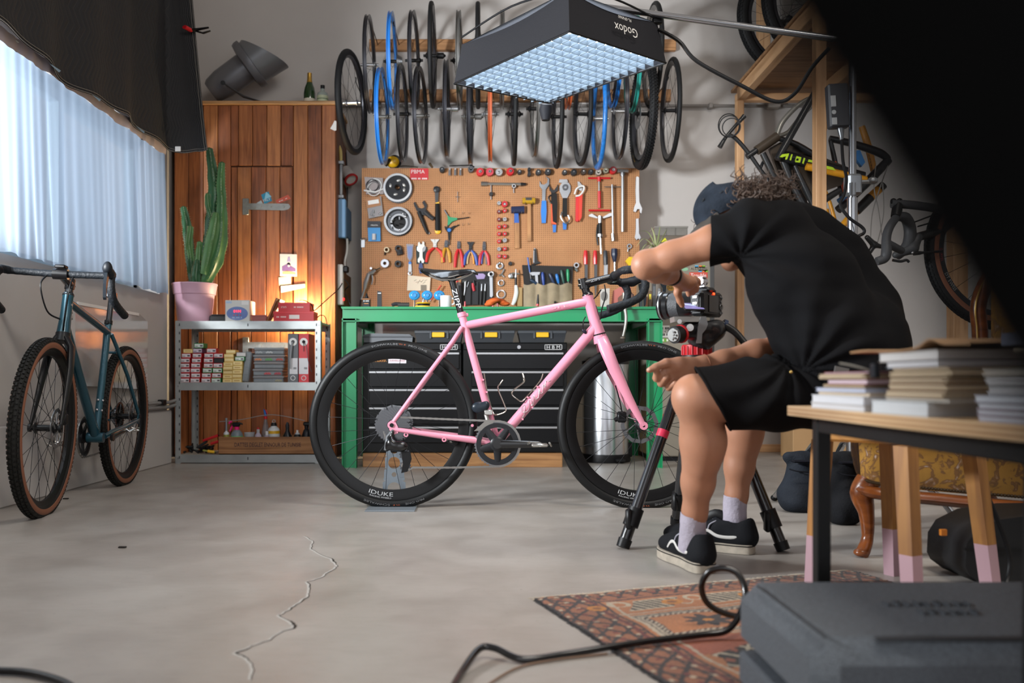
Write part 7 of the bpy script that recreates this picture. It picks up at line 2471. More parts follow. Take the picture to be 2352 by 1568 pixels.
# near hand: palm over the camera, thumb down beside the lens, four fingers over the top
pN = P(1572,650,2.745)
body += [('c',wrN,pN,.025,.026,.015),('e',pN + V((.006,.01,.004)),(.036,.034,.02),None,.014),('c',pN + V((-.018,-.002,-.002)),pN + V((.02,.022,.002)),.018,.017,.012)]
fN = [[P(1562,650,2.725),P(1556,672,2.735),P(1562,690,2.75),P(1567,701,2.757)],
 [P(1583,648,2.755),P(1594,640,2.79),P(1603,645,2.815),P(1606,652,2.825)],
 [P(1584,652,2.765),P(1592,650,2.8),P(1599,659,2.82),P(1600,667,2.826)],
 [P(1580,655,2.775),P(1587,657,2.81),P(1591,667,2.826),P(1591,674,2.83)],
 [P(1574,656,2.78),P(1580,661,2.81),P(1582,671,2.82),P(1582,677,2.822)]]
for i,f in enumerate(fN):
 body += chain(f,[.0135,.0115,.0105,.0085] if i == 0 else [.011,.0098,.009,.0075],.006)
# far arm, out from behind the body to the loosely closed hand over the knee
body += chain([shF,elF],[.047,.036],.02) + chain([elF,mixp(elF,wrF,.35),mixp(elF,wrF,.75),wrF],[.035,.037,.028,.0245],.02)
pF = P(1568,846,2.585)
body += [('c',wrF,pF,.024,.026,.016),('e',P(1576,848,2.585),(.04,.024,.036),None,.016),('c',P(1560,836,2.575),P(1586,868,2.585),.019,.018,.014),('e',P(1553,838,2.565),(.026,.018,.02),None,.012)]
fF = [[P(1562,832,2.565),P(1530,833,2.555),P(1506,843,2.55),P(1491,850,2.548)],
 [P(1556,850,2.575),P(1526,853,2.57),P(1508,868,2.575),P(1508,851,2.556)],
 [P(1562,860,2.58),P(1533,866,2.575),P(1519,880,2.58),P(1531,866,2.56)],
 [P(1570,868,2.585),P(1548,876,2.58),P(1537,889,2.585),P(1551,879,2.562)],
 [P(1580,872,2.59),P(1564,884,2.585),P(1556,894,2.588),P(1568,888,2.568)]]
for i,f in enumerate(fF):
 body += chain(f,[.0155,.0125,.0108,.0085] if i == 0 else [.0128,.0118,.0112,.0088],.005)
b = sdf(body,.0044,.012)
org = V((pel.x,pel.y,0))
man = bpy.data.objects.new('person',b.mesh('person',SKIN,80,org))
C.objects.link(man)
man.location = org
ORG[man.name] = org
tag(man,'seated person in black shirt, shorts and cap bending over the camera on the tripod','person')
b = B()
for f,tip,up_ in ((fF[0],3,V((0,-1,.6))),(fF[1],3,V((-.3,-1,.4)))):
 d = (f[3] - f[2]).normalized()
 n = (up_ - d * up_.dot(d)).normalized()
 b.ball(f[3] + n * .0062,(.0052,.0066,.0022),10,6,Matrix((d.cross(n),d,n)).transposed())
b.build('finger_nail',M('dba793',.35),man,stuff=True)
for s in (-1,1):
 e = HC + hf * .092 + hs * (.03 * s) - hu * .004
 ey = B().ball(e,.0115,12,8).build('eye',M('e6e2de',.2),man)
 B().ball(e + hf * .0065,(.006,.006,.006),10,6).build('iris',M('3a2a1e',.2),ey)
b = B()
for s in (-1,1):
 b.ring(HC + hf * .116 + hs * (.033 * s) - hu * .006,hf,.026,.0018,24,6)
 b.tube([HC + hf * .114 + hs * (.06 * s) - hu * .004,HC - hf * .005 + hs * (.083 * s) - hu * .002],.002,6)
b.tube([HC + hf * .119 - hs * .008 - hu * .002,HC + hf * .119 + hs * .008 - hu * .002],.002,6)
b.build('glasses',M('5a3a24',.3),man)
def cutb(b,cuts):
 """open a soft body at hems: (centre, outward normal, reach) removes what lies past each plane"""
 bm = bmesh.new()
 me = b.mesh('tmp',[],0)
 bm.from_mesh(me)
 bpy.data.meshes.remove(me)
 for c,n,r in cuts:
  fs = [f for f in bm.faces if (f.calc_center_median() - c).length < r]
  ge = set(fs)
  for f in fs:
   ge.update(f.edges); ge.update(f.verts)
  bmesh.ops.bisect_plane(bm,geom=list(ge),plane_co=c,plane_no=n)
  dead = [f for f in bm.faces if (f.calc_center_median() - c).length < r and (f.calc_center_median() - c).dot(n) > 1e-5]
  bmesh.ops.delete(bm,geom=dead,context='FACES')
 o = B()
 bm.verts.index_update()
 o.v = [tuple(v.co) for v in bm.verts]
 o.f = [tuple(v.index for v in f.verts) for f in bm.faces]
 o.mi = [0] * len(o.f)
 bm.free()
 return o
def crease(o,fn):
 me = o.data
 n = [v.normal.copy() for v in me.vertices]
 og = ORG.get(o.name,V((0,0,0)))
 for v,m in zip(me.vertices,n):
  v.co += m * fn(v.co + og,m)
 me.update()
CLO = M('0c0c0e',.85,bump=.12,bs=350)
sh_ = []
for tt in (tor,tor2):
 sh_ += chain([p for p,r in tt],[r + .002 for p,r in tt],.06)
sh_ += [('e',P(1985,790,2.38),(.1,.16,.13),None,.06),('c',tor2[2][0],P(1850,545,2.5),.1,.075,.05),('c',P(1850,545,2.5),P(1770,505,2.46),.075,.06,.04)]
sl = P(1632,560,2.365)
sh_ += [('c',tor[3][0] + V((-.0,0,.01)),shN,.09,.072,.04),('c',shN,mixp(shN,elN,.62),.07,.055,.025),('c',tor2[3][0],shF,.08,.062,.04),('c',shF,mixp(shF,elF,.4),.062,.055,.03)]
ax_ = (elN - shN).normalized()
hx = V((-.8,.25,.12)).normalized()
b = sdf(sh_,.0055,.02)
b = cutb(b,[(P(1634,560,2.38),(ax_ * .8 + V((-.3,0,.28))).normalized(),.17),(mixp(shF,elF,.36),(elF - shF).normalized(),.09),(P(1720,495,2.47),V((-.75,.1,.35)).normalized(),.06)])
ts = b.build('shirt',CLO,man,80)
def folds(p,n):
 d = .0
 # pulls that fan from the arm pit and run across the lower back
 a = p - P(1700,590,2.3)
 r = a.length
 th = math.atan2(a.z,a.x)
 d += .006 * math.sin(th * 9 + r * 8) * math.exp(-((r - .13) / .11) ** 2)
 a = p - P(1850,850,2.2)
 th = math.atan2(a.z,a.x)
 d += .0065 * math.sin(th * 12 + a.length * 14) * math.exp(-((a.length - .12) / .12) ** 2)
 d += .004 * noise.noise(p * 11) + .003 * noise.noise(V((p.x * 9,p.y * 9,p.z * 30)))
 return d
crease(ts,folds)
b = B()
q = P(1922,852,2.16)
B().box(q.x - .017,q.x + .017,q.y - .03,q.y - .026,q.z - .009,q.z + .009,rot=Matrix.Rotation(.2,3,'Y')).build('hem_tag',M('5d5a58',.6),man,0)
# shorts
SHO = M('090809',.8,bump=.12,bs=350)
pr = chain([hipN,mixp(hipN,kneeN,.55),mixp(hipN,kneeN,1.02)],[.1,.093,.079],.03) + chain([hipF,mixp(hipF,kneeF,.55),mixp(hipF,kneeF,.95)],[.1,.09,.082],.03)
pr += [('e',pel + V((-.02,-.01,.03)),(.1,.18,.1),None,.04)]
b = sdf(pr,.0055,.015)
tn = (kneeN - hipN).normalized()
b = cutb(b,[(P(1634,910,2.335),(tn + V((0,0,-.5))).normalized(),.15),(mixp(hipF,kneeF,.84),((kneeF - hipF).normalized() + V((0,0,-.25))).normalized(),.12)])
so = b.build('shorts',SHO,man,80)
def folds2(p,n):
 a = p - P(1800,830,2.25)
 th = math.atan2(a.z,a.x)
 d = .006 * math.sin(th * 10 + 20 * a.length) * math.exp(-((a.length - .1) / .1) ** 2)
 d += .0045 * noise.noise(V((p.x * 10,p.y * 10,p.z * 22)))
 d += .002 * math.sin(p.x * 60 + p.z * 50) * max(0,min(1,(p.x - .6) * 4))
 return d
crease(so,folds2)
bm = [v for v in so.data.vertices]
hemc = P(1634,910,2.335); hn = (tn + V((0,0,-.5))).normalized()
ring_ = sorted([v.co + org for v in so.data.vertices if abs((v.co + org - hemc).dot(hn)) < .0035 and (v.co + org - hemc).length < .13],key=lambda p: math.atan2((p - hemc).z,(p - hemc).y))
if len(ring_) > 20:
 pts = [ring_[int(i * len(ring_) / 40)] for i in range(40)]
 pts = [(pts[i - 1] + pts[i] + pts[(i + 1) % 40]) / 3 for i in range(40)]
 B().tube(pts,.004,6,True).build('hem',SHO,so)
q = P(1817,854,2.15)
B().ball(q,.004,10,6).build('snap_button',M('c9a860',.3,.9),so)
# socks and shoes
SOK = M('aca4b2',.8,var=.12,vs=20,bump=.3,bs=120)
for a,t0,t1,lean in ((ankN,0,.12,0),(ankF,0,.14,0)):
 kn = kneeN if a is ankN else kneeF
 d = (kn - a).normalized()
 b = B()
 n = 44
 vs,fs = [],[]
 for i in range(9):
  tt = -.04 + (.075 + .04) * i / 8
  for j in range(n):
   u,w,_ = basis(d)
   an = 2 * PI * j / n
   r = (.039 - .0008 * i + (.0015 if i > 5 else 0)) * (1 + .012 * (j % 2))
   vs.append(a + d * tt + u * r * math.cos(an) + w * r * 1.06 * math.sin(an))
 for i in range(8):
  for j in range(n):
   fs.append((i * n + j,i * n + (j + 1) % n,(i + 1) * n + (j + 1) % n,(i + 1) * n + j))
 b.add(vs,fs)
 b.build('sock',SOK,man,60)
def shoe(heel,d,label_):
 d = V((d[0],d[1],0)).normalized()
 s = V((-d.y,d.x,0))
 z = V((0,0,1))
 X = lambda a,c,e: V((heel[0],heel[1],0)) + d * a + s * c + z * e
 half = [(-.002,.0),(.0,.02),(.012,.032),(.05,.036),(.1,.034),(.15,.041),(.2,.046),(.245,.042),(.275,.027),(.287,.0)]
 ol = half + [(a,-c) for a,c in half[-2:0:-1]]
 o_ = spline([V((a,c,0)) for a,c in ol],3,True)
 o_ = [(p.x,p.y) for p in o_]
 b = B().prism(o_,X(0,0,.0015),d,s,z * .028)
 so_ = b.build('shoe',M('b3a898',.7,var=.25,vs=40),man,30,label=label_)
 b = B().prism([((a - .14) * 1.012 + .14,c * 1.025) for a,c in o_],X(0,0,.0235),d,s,z * .003)
 b.build('sole_line',BLK,so_,30)
 Rm = rotm(d,s,z)
 ms = .008
 pr = [('e',X(.225,0,.042),(.058,.041,.03),Rm,.02),('e',X(.15,0,.05),(.08,.04,.042),Rm,.025),('e',X(.055,0,.052),(.058,.037,.05),Rm,.02),('c',X(.02,0,.05),X(.025,0,.085),.034,.03,.02),('c',X(.10,0,.08),X(.07,0,.092),.03,.03,.02),
  ('-e',X(.06,0,.118),(.052,.029,.05),Rm,.008),('-e',X(.14,0,-.03),(.3,.2,.055),Rm,.003)]
 sdf(pr,.004,.02).build('upper',M('1a1b1e',.75,bump=.15,bs=300),so_,80)
 for sg in (-1,1):
  pts = spline([X(.02,sg * .0335,.058),X(.06,sg * .038,.05),X(.1,sg * .0405,.052),(X(.13,sg * .039,.066)),X(.15,sg * .041,.062),X(.168,sg * .0425,.045)],5)
  b = B()
  b.tube(pts,lerps([.003,.005,.0048,.0045,.004,.003],len(pts)),6,ell=.4,ref=s)
  b.build('side_stripe',M('d2cfca',.6),so_)
 b = B()
 for i in range(4):
  a0 = .115 + .024 * i
  h = .097 - .0115 * i
  b.tube(spline([X(a0,-.026,h - .016),X(a0 + .006,-.012,h),X(a0 + .006,.012,h),X(a0,.026,h - .016)],3),.0024,6)
 b.tube(spline([X(.11,.0,.1),X(.105,.02,.097),X(.125,.032,.085),X(.13,.037,.07)],4),.002,6)
 b.tube(spline([X(.11,.0,.1),X(.105,-.02,.097),X(.125,-.032,.088),X(.12,-.038,.072)],4),.002,6)
 b.build('laces',M('a9a8b4',.7),so_)
 b = B().tube(spline([X(.09,0,.1),X(.115,0,.108),X(.15,0,.088)],4),.02,8,ell=.35,ref=s)
 b.build('tongue',BLK,so_)
 return so_
shoe((.6,2.425),(-.2,.98),'black low shoe with a white side stripe, nearer foot')
shoe((.812,2.705),(-.86,.5),'black low shoe with a white side stripe, farther foot')
# cap, hair, bands
CAP = M('232a34',.8,var=.5,vs=16,bump=.35,bs=70)
def capf(i,j):
 a = 2 * PI * i
 t = j * PI / 2 * .98
 r = math.cos(t)
 fo = .0025 * math.sin(a * 12) * r
 return HC + hs * ((.084 + fo) * r * math.cos(a)) + hf * ((.103 + fo) * r * math.sin(a) - .006) + hu * (.082 * math.sin(t) + .038 + .012 * math.sin(a))
b = B().grid(capf,48,14,True)
cp = b.build('cap',CAP,man,80)
def brim(i,j):
 a = PI * (.16 + .68 * i)
 e = .05 * j * math.sin(PI * i) ** .5
 return HC + hs * (.085 * math.cos(a)) + hf * (.1 * math.sin(a) - .006 + e) + hu * (.05 - .018 * j)
b = B().grid(brim,22,5)
b.build('brim',M('39342f',.7),cp,80)
b = B()
for a in (2.3,3.0,.4,-.3):
 b.ring(capf(a / (2 * PI),.45) ,(capf(a / (2 * PI),.45) - HC),.0045,.0012,12,5)
b.build('eyelet',M('15181d',.6),cp,stuff=True)
RH = random.Random(11)
b = B()
for k_ in range(480):
 a = RH.uniform(.0,2 * PI)
 if math.sin(a) > .45 and RH.random() < .8:
  continue
 el = RH.uniform(-.7,.5)
 r = math.cos(el)
 n = hs * (r * math.cos(a)) + hf * (r * math.sin(a)) + hu * math.sin(el)
 p = HC + hs * (.077 * r * math.cos(a)) + hf * (.095 * r * math.sin(a) - .012) + hu * (.085 * math.sin(el) + .008)
 out = n * .9 - hf * .35 - hu * .25 + V((.25,0,.1))
 out.normalize()
 u,w,_ = basis(out)
 ln_ = RH.uniform(.02,.055)
 ph,rr = RH.uniform(0,6),RH.uniform(.004,.009)
 pts = [p + out * (ln_ * t / 9) + (u * math.cos(ph + t * 1.1) + w * math.sin(ph + t * 1.1)) * rr * min(1,t / 3) for t in range(10)]
 b.tube(pts,lerps([.0022,.002,.0009],10),4)
for k_ in range(260):
 p = P(RH.uniform(1690,1800),RH.uniform(424,474),2.42 + RH.uniform(-.08,.07))
 out = V((RH.uniform(-.2,1),RH.uniform(-.4,.4),RH.uniform(.1,.6))).normalized()
 u,w,_ = basis(out)
 ph,rr = RH.uniform(0,6),RH.uniform(.004,.01)
 pts = [p + out * (.055 * t / 9) + (u * math.cos(ph + t * 1.2) + w * math.sin(ph + t * 1.2)) * rr * min(1,t / 3) for t in range(10)]
 b.tube(pts,lerps([.0022,.0018,.0007],10),4)
hr = sdf([('e',HC - hf * .03 - hu * .0,(.083,.088,.075),HM,.02),('e',P(1745,465,2.44),(.06,.08,.035),None,.03)],.006,.03)
b.add(hr.v,hr.f)
b.build('hair',M('4e3c31',.6,var=.4,vs=40),man,stuff=True)
b = B()
d_ = (wrN - elN).normalized()
b.lathe([(.029,-.008),(.0305,-.006),(.0305,.006),(.029,.008)],mixp(elN,wrN,.93),d_,28,True)
wt = b.build('watch_band',BLK,man)
u,w,_ = basis(d_)
B().ball(mixp(elN,wrN,.93) + V((.0,-.012,.026)),(.014,.014,.006),12,6).build('watch_case',M('c9ccd0',.2,.9),wt)
d_ = (wrF - elF).normalized()
B().ring(mixp(elF,wrF,.95),d_,.0275,.0022,28,6).build('bracelet',M('7a4a30',.6),man)
# ------------------------------------------------------------------ tripod with its fluid head, and the camera
TC = V((.692,2.93,0))
tp = thing('tripod','black video tripod with a red ringed fluid head beside the seated person','tripod',TC)
apex = V((.692,2.93,.578))
feet = [FL(1430,1260),FL(1800,1267),V((.69,3.24,0))]
for f in feet:
 d = (f - apex)
 top = apex + V((d.x,d.y,0)).normalized() * .045 + V((0,0,-.01))
 f = f + V((0,0,.004))
 m1,m2,m3 = mixp(top,f,.5),mixp(top,f,.8),mixp(top,f,.93)
 b = B().tube([top,mixp(top,f,.09)],[.017,.0165],12)
 lg = b.build('leg',M('212226',.25,.3),tp)
 B().tube([mixp(top,f,.08),m2],.0185,14).build('upper_tube',M('1d1e21',.18,.2,coat=.5),lg)
 B().tube([mixp(top,f,.36),mixp(top,f,.4)],.0195,14).build('band',M('d0264a',.4) if f.x < .6 else BLK,lg)
 b = B().tube([mixp(top,f,.79),mixp(top,f,.885)],.0255,12)
 b.box(*(lambda q: (q.x - .026,q.x - .008,q.y - .03,q.y + .0,q.z - .035,q.z + .03))(mixp(top,f,.84)),.006)
 b.build('leg_lock',BLK,lg)
 B().tube([mixp(top,f,.88),mixp(top,f,.965)],.0185,12).build('lower_tube',BLKG,lg)
 b = B().tube([mixp(top,f,.955),f],[.0225,.021],12)
 b.build('rubber_foot',BLK,lg)
b = B().lathe([(.001,-.06),(.03,-.055),(.045,-.02),(.05,.0),(.05,.02),(.046,.035)],apex,(0,0,1),28)
b.build('bowl',BLK,tp)
b = B()
n = 36
b.lathe([(.046,.028),(.0475,.03),(.0475,.062),(.045,.064)],apex,(0,0,1),36)
b.build('red_ring',M('b5121e',.35),tp)
b = B()
for i in range(18):
 a = 2 * PI * i / 18
 p = apex + V((.0475 * math.cos(a),.0475 * math.sin(a),.045))
 b.tube([p - V((0,0,.014)),p + V((0,0,.014))],.003,5)
b.build('grip_ribs',M('a01018',.35),tp,stuff=True)
k2 = lambda px,py,dy=0.: P(px,py,2.9 + dy)
hd = sdf([('e',k2(1606,776),(.038,.04,.036),None),('c',k2(1580,755,-.045),k2(1650,752,-.0),.022,.024),('c',k2(1642,760),k2(1618,786),.034,.028),('c',k2(1560,764,-.05),k2(1590,762,-.03),.022,.024),('c',k2(1648,755,.01),k2(1660,750,.01),.02,.016)],.0035,.012)
hd.build('fluid_head',M('1c1d20',.3,coat=.3),tp,80)
b = B()
p0,p1 = k2(1549,739,-.06),k2(1610,727,-.06)
b.prism([(0,0),(p1.x - p0.x - .01,0),(p1.x - p0.x,p1.z - p0.z),(-.002,p1.z - p0.z)],(p0.x,2.835,p0.z),(1,0,0),(0,0,1),(0,.07,0))
b.build('slide_plate',M('a9a6a0',.35,.7),tp,0)
b = B().tube([k2(1561,767,-.075),k2(1548,769,-.09)],[.0275,.0275],24)
kn = b.build('pan_knob',BLK,tp)
B().tube([k2(1566,766,-.07),k2(1562,767,-.0745)],.0295,24).build('red_ring',M('b5121e',.35),kn)
b = B().tube([k2(1549,769,-.088),k2(1545.5,769.5,-.094)],[.024,.02],20)
for i in range(8):
 a = 2 * PI * i / 8
 b.ball(k2(1546,769.5,-.093) + V((0,.013 * math.cos(a),.013 * math.sin(a))),(.004,.004,.004),6,4)
b.build('dial',M('9a9a98',.3,.7),kn)
for px,py,r in ((1561,738,.008),(1585,752,.0125)):
 b = B().tube([k2(px,py,-.075),k2(px,py,-.088)],[r,r * .9],18)
 b.tube([k2(px,py,-.087),k2(px,py,-.09)],[r * .45,r * .45],8)
 b.build('clamp_screw',M('b5b3b0',.3,.8),tp)
b = B().prism([(0,0),(.016,0),(.018,.03),(.03,.045),(.036,.06),(.03,.085),(.014,.085),(.004,.05)],k2(1600,788,-.07),(1,0,0),(0,0,1),(0,.01,0))
b.build('grey_lever',M('7d7e80',.35,.5),tp,30)
pts = spline([k2(1658,745),k2(1672,752,-.01),k2(1690,764,-.02),k2(1712,790,-.04),k2(1730,815,-.06),k2(1780,900,-.1)],4)
B().tube(pts,lerps([.016,.0125,.0115,.0115,.0115],len(pts)),10).build('pan_handle',BLK,tp)
B().tube([k2(1660,745),k2(1668,748)],.019,12).build('handle_rosette',M('23304a',.35),tp)
cm = thing('camera','black mirrorless camera with a long lens and tilted screen on the tripod','camera',k2(1630,728))
# the camera looks away to the left, towards the bicycle
cd_ = V((-.73,.68,0)).normalized()
cs_ = V((.68,.73,0)).normalized()
cb_c = k2(1630,697,-.01)
MC = Matrix((cs_,cd_,V((0,0,1)))).transposed()
def cbox(x0,x1,y0,y1,z0,z1,ch,name,mat,par=cm,sm=30):
 return B().box(x0,x1,y0,y1,z0,z1,ch).xf(Matrix.Translation(cb_c) @ MC.to_4x4()).build(name,mat,par,sm)
BODY = M('141517',.45,bump=.1,bs=300)
bd = cbox(-.066,.066,-.012,.034,-.042,.038,.008,'body',BODY)
cbox(.03,.068,-.006,.05,-.04,.03,.012,'grip',BODY)
cbox(-.028,.024,-.012,.035,.034,.052,.008,'viewfinder_hump',BODY)
cbox(-.03,.034,-.0145,-.01,-.03,.028,.003,'screen_bay',M('0c0d0f',.25),cm)
cbox(.0,.012,-.013,-.01,.028,.0345,.001,'tally_light',M('ff4020',.4,emis=('ff3010',6)),cm)
b = B()
for x,z in ((.047,.024),(.058,.02),(.047,-.03),(.058,-.028),(.052,.008)):
 b.tube([V((x,-.012,z)),V((x,-.0145,z))],.0035,8)
b.ring((.052,-.0135,-.01),(0,1,0),.009,.0015,18,5)
b.xf(Matrix.Translation(cb_c) @ MC.to_4x4()).build('buttons',M('55575a',.4),cm)
b = B()
for x,z in ((.05,.038),(.03,.038)):
 b.tube([V((x,.015,z)),V((x,.015,z + .009))],.01,16)
b.xf(Matrix.Translation(cb_c) @ MC.to_4x4()).build('mode_dial',M('3a3b3e',.35,.5),cm)
cbox(-.07,-.064,.0,.03,-.03,.026,.002,'port_cover',M('2a2b2e',.5),cm)
b = B()
for z in (-.024,-.008,.012):
 b.box(-.073,-.066,.004,.022,z,z + .011,.002)
b.xf(Matrix.Translation(cb_c) @ MC.to_4x4()).build('plug',M('9a9a98',.35,.6),cm)
sc_c = k2(1597,704,-.07)
b = B().box(-.036,.036,-.003,.003,-.026,.026,.002)
Ms = Matrix.Translation(k2(1590,705,-.055)) @ Matrix.Rotation(.25,4,'Z') @ Matrix.Rotation(math.radians(-62),4,'X')
b.xf(Ms)
scr = b.build('flip_screen',BLK,cm,0)
b = B().box(-.032,.032,-.0042,-.0032,-.022,.022)
b.xf(Ms)
b.build('display',M('6a6292',.25,emis=('8f86c4',.6)),scr,0)
b = B()
b.box(-.03,.03,-.005,-.0044,.002,.009)
b.xf(Ms @ Matrix.Rotation(.25,4,'Y'))
b.build('picture',M('c9dcf0',.3,emis=('cfe0f4',.6)),scr,0)
b = B()
b.box(-.012,.012,-.008,.02,.052,.058,.002)
b.box(-.008,.008,-.004,.016,.058,.078,.003)
b.tube([V((-.014,.006,.072)),V((.02,.006,.072))],.011,12)
b.box(-.014,.014,-.004,.016,.082,.087,.002)
b.xf(Matrix.Translation(cb_c + V((-.018,0,0))) @ MC.to_4x4()).build('hot_shoe_mount',M('b9bac0',.25,.8),cm,40)
lc = cb_c + cd_ * .034
b = B().lathe([(.034,0),(.036,.004),(.037,.03),(.04,.036),(.04,.06),(.041,.064),(.041,.1),(.044,.104),(.0445,.118),(.043,.12),(.0465,.124),(.047,.136),(.042,.136),(.04,.128),(.001,.124)],lc,cd_ * .92 + V((-.2,0,0)),36)
b.build('lens_barrel',M('1a1b1e',.28,.2,coat=.3),cm,30)
b = B().lathe([(.0405,.066),(.0418,.066),(.0418,.098),(.0405,.098)],lc,cd_ * .92 + V((-.2,0,0)),36)
b.build('zoom_ring',M('3e4044',.5,bump=.3,bs=300),cm,30)
b = B().lathe([(.0472,.126),(.0474,.127),(.0474,.129),(.0472,.13)],lc,cd_ * .92 + V((-.2,0,0)),36)
b.build('front_ring',CHR,cm)
# ------------------------------------------------------------------ right background: loft rack, frames, hanging bicycle
PINE = {a: WOOD('d9ab7e','b88a5e',a,.6,.5) for a in 'xyz'}
XR = 1.74
lf = thing('loft_rack','pine loft rack with tall posts and a plywood deck in the right corner','rack',(2.5,5.5,0))
B().box(XR,XR + .05,6.18,6.24,0,2.46,.003).build('post',PINE['z'],lf,0)
B().box(XR,XR + .056,4.7,4.76,0,2.46,.003).build('post',PINE['z'],lf,0)
for x in (3.2,):
 B().box(x,x + .1,6.1,6.2,0,2.46,.003).build('post',PINE['z'],lf,0)
B().box(XR,3.3,6.18,6.24,2.46,2.512,.003).build('back_beam',PINE['x'],lf,0)
B().box(XR,XR + .056,4.7,6.179,2.46,2.545,.003).build('side_beam',PINE['y'],lf,0)
B().box(2.3,2.36,4.7,6.179,2.46,2.545,.003).build('side_beam',PINE['y'],lf,0)
B().box(XR - .01,3.3,4.69,6.3,2.546,2.565).build('deck',WOOD('a87e56','8b6440','x',.6,.5),lf,0)
B().box(1.9,1.98,6.2,6.27,2.566,3.3,.003).build('upright',PINE['z'],lf,0)
for i,(px,py,Y,lab) in enumerate(((1806,30,6.0,'knobbly mountain bike wheel standing on the loft, left one'),(1866,24,5.75,'knobbly mountain bike wheel standing on the loft, right one'))):
 c = P(px,py,Y); c.z = 2.566 + .372
 t = thing('mountain_wheelset',lab,'wheel',(c.x,c.y,2.566),group='wheels on the loft')
 wheel(t,c,(.3,-1,0),.3,.03,.034,.366,(DR,RUB,BLK,SPK),24,(.02,.05),56,tread=.026,tw=.064)
 b = letters(B(),'--- -- -',(0,0,0),(1,0,0),(0,0,1),h=.016,arc=(c + V((0,-.024,0)),.286,-2.75,-1))
 b.build('lettering',M('b07a2c',.5),t,0)
q = P(1720,1035,6.47)
struct(B().box(1.6,3.2,6.47,YB,.0,.055,.003),'baseboard_back',PINE['x'])
for i,(x0,x1,y0,y1,h,lab) in enumerate(((2.03,2.4,5.9,6.15,.5,'plain tan board carton behind the sandbags, left one'),(2.42,2.62,5.6,5.85,.42,'plain tan board carton behind the sandbags, right one'))):
 t = thing('carton',lab,'box',((x0 + x1) / 2,(y0 + y1) / 2,0),group='tan cartons by the rack')
 B().box(x0,x1,y0,y1,0,h,.004).build('body',M('b08a5e',.7,var=.1,vs=6),t,0)
 B().box(x0 + (x1 - x0) * .45,x0 + (x1 - x0) * .55,y0 - .001,y0 + .002,.0,h).build('tape_strip',M('c9ab80',.4),t,0)
def frame(name,label,Y,specs,cat='bicycle frame'):
 """tubes given as (part, material, pixel points, radius px[, depth offset])"""
 pts = [p for s in specs for p in s[2]]
 q = P(sum(p[0] for p in pts) / len(pts),max(p[1] for p in pts),Y)
 t = thing(name,label,cat,q)
 for s in specs:
  dy = s[4] if len(s) > 4 else 0
  b = B()
  if s[3] == 'p':
   b.prism([(p.x,p.z) for p in [P(x,y,Y + dy) for x,y in s[2]]],(0,Y + dy,0),(1,0,0),(0,0,1),(0,.03,0))
  else:
   pp = [P(x,y,Y + dy) for x,y in s[2]]
   pp = spline(pp,4) if len(pp) > 2 else pp
   r = 1.2 * s[3] * Y / F0 if not isinstance(s[3],(list,tuple)) else lerps([1.2 * x * Y / F0 for x in s[3]],len(pp))
   b.tube(pp,r,10)
  b.build(s[0],s[1],t,40 if s[3] != 'p' else 0)
 return t
BK2,LIME,ORG_ = M('1a1b1d',.35,coat=.3),M('b6d820',.4),M('e39a1c',.35,coat=.2)
BRN = M('3a3026',.45)
eb = frame('mountain_bike','black mountain bike frame with lime and orange paint hanging in the rack',5.2,[
 ('handlebar',BK2,[(1653,338),(1668,314),(1690,288),(1710,266)],[5,3.4,3.4,5]),
 ('fork_leg',BK2,[(1670,308),(1690,318),(1720,352),(1748,392),(1763,412),(1764,436)],[3.2,4,4,3.8,3.8,3]),
 ('head_tube',BRN,[(1738,346),(1786,313)],9.5),('stem',BK2,[(1716,360),(1742,342)],6),
 ('fork_leg',BK2,[(1752,352),(1768,385),(1790,430),(1808,462)],[6,6.5,5.5,4.5],-.04),
 ('brake_arch',BK2,[(1745,392),(1752,374),(1760,366)],3),('brake_arch',BK2,[(1760,430),(1772,424),(1784,418)],4),
 ('shock',M('8f8d86',.3,.6),[(1784,312),(1794,285),(1812,262),(1838,238),(1858,226)],[5,5.5,5,4.5,4]),('shock',M('8f8d86',.3,.6),[(1790,312),(1812,302),(1836,272),(1862,246)],[4,4.5,4.5,4],.06),
 ('swing_arm',BK2,[(1786,366),(1800,340),(1862,230),(1872,210)],[6,7,6.5,5],-.06),
 ('panel',BRN,[(1768,340),(1792,326),(1835,338),(1870,352),(1952,385),(1934,424),(1868,448),(1838,476),(1815,470),(1796,420)],'p',.02),
 ('down_tube',BK2,[(1786,356),(1830,366),(1900,384),(1985,404)],[10,11,10,8],-.03),('top_tube',BK2,[(1790,318),(1830,332),(1880,362)],[5,6,6]),
 ('seat_tube',BK2,[(1796,360),(1820,420),(1848,474)],[9,8,9]),('chain_stay',BK2,[(1826,380),(1850,432),(1872,478)],[4,6,6],-.05),
 ('lower_tube',BK2,[(1826,478),(1868,472),(1930,436)],[7,8,6]),('orange_tube',ORG_,[(1852,382),(1900,392),(1990,412)],[7,7,6],-.06)])
b = B()
for g_ in (((1791,360),(1797,354),(1813,352),(1808,366),(1804,366),(1806,358),(1797,361)),((1814,367),(1818,354),(1821,354),(1817,368)),((1826,370),(1830,358),(1841,361),(1838,373),(1827,372),(1828,368),(1834,369),(1836,364),(1831,363)),((1843,374),(1847,362),(1850,363),(1846,376)),((1856,371),(1858,366),(1868,368),(1867,373)),((1880,384),(1886,377),(1914,384),(1920,391))):
 b.prism([(p.x,p.z) for p in [P(x,y,5.1) for x,y in g_]],(0,5.1,0),(1,0,0),(0,0,1),(0,.004,0))
b.build('lettering',LIME,eb,0)
b = B()
for (cx,cy,r,dx) in ((1676,290,24,0),(1680,292,20,1),(1674,288,26,-1)):
 b.ring(P(cx,cy,5.16),(.2 * dx,1,.15),r * 5.16 / F0,.0032,28,6,1)
b.build('cable_loops',BK2,eb)
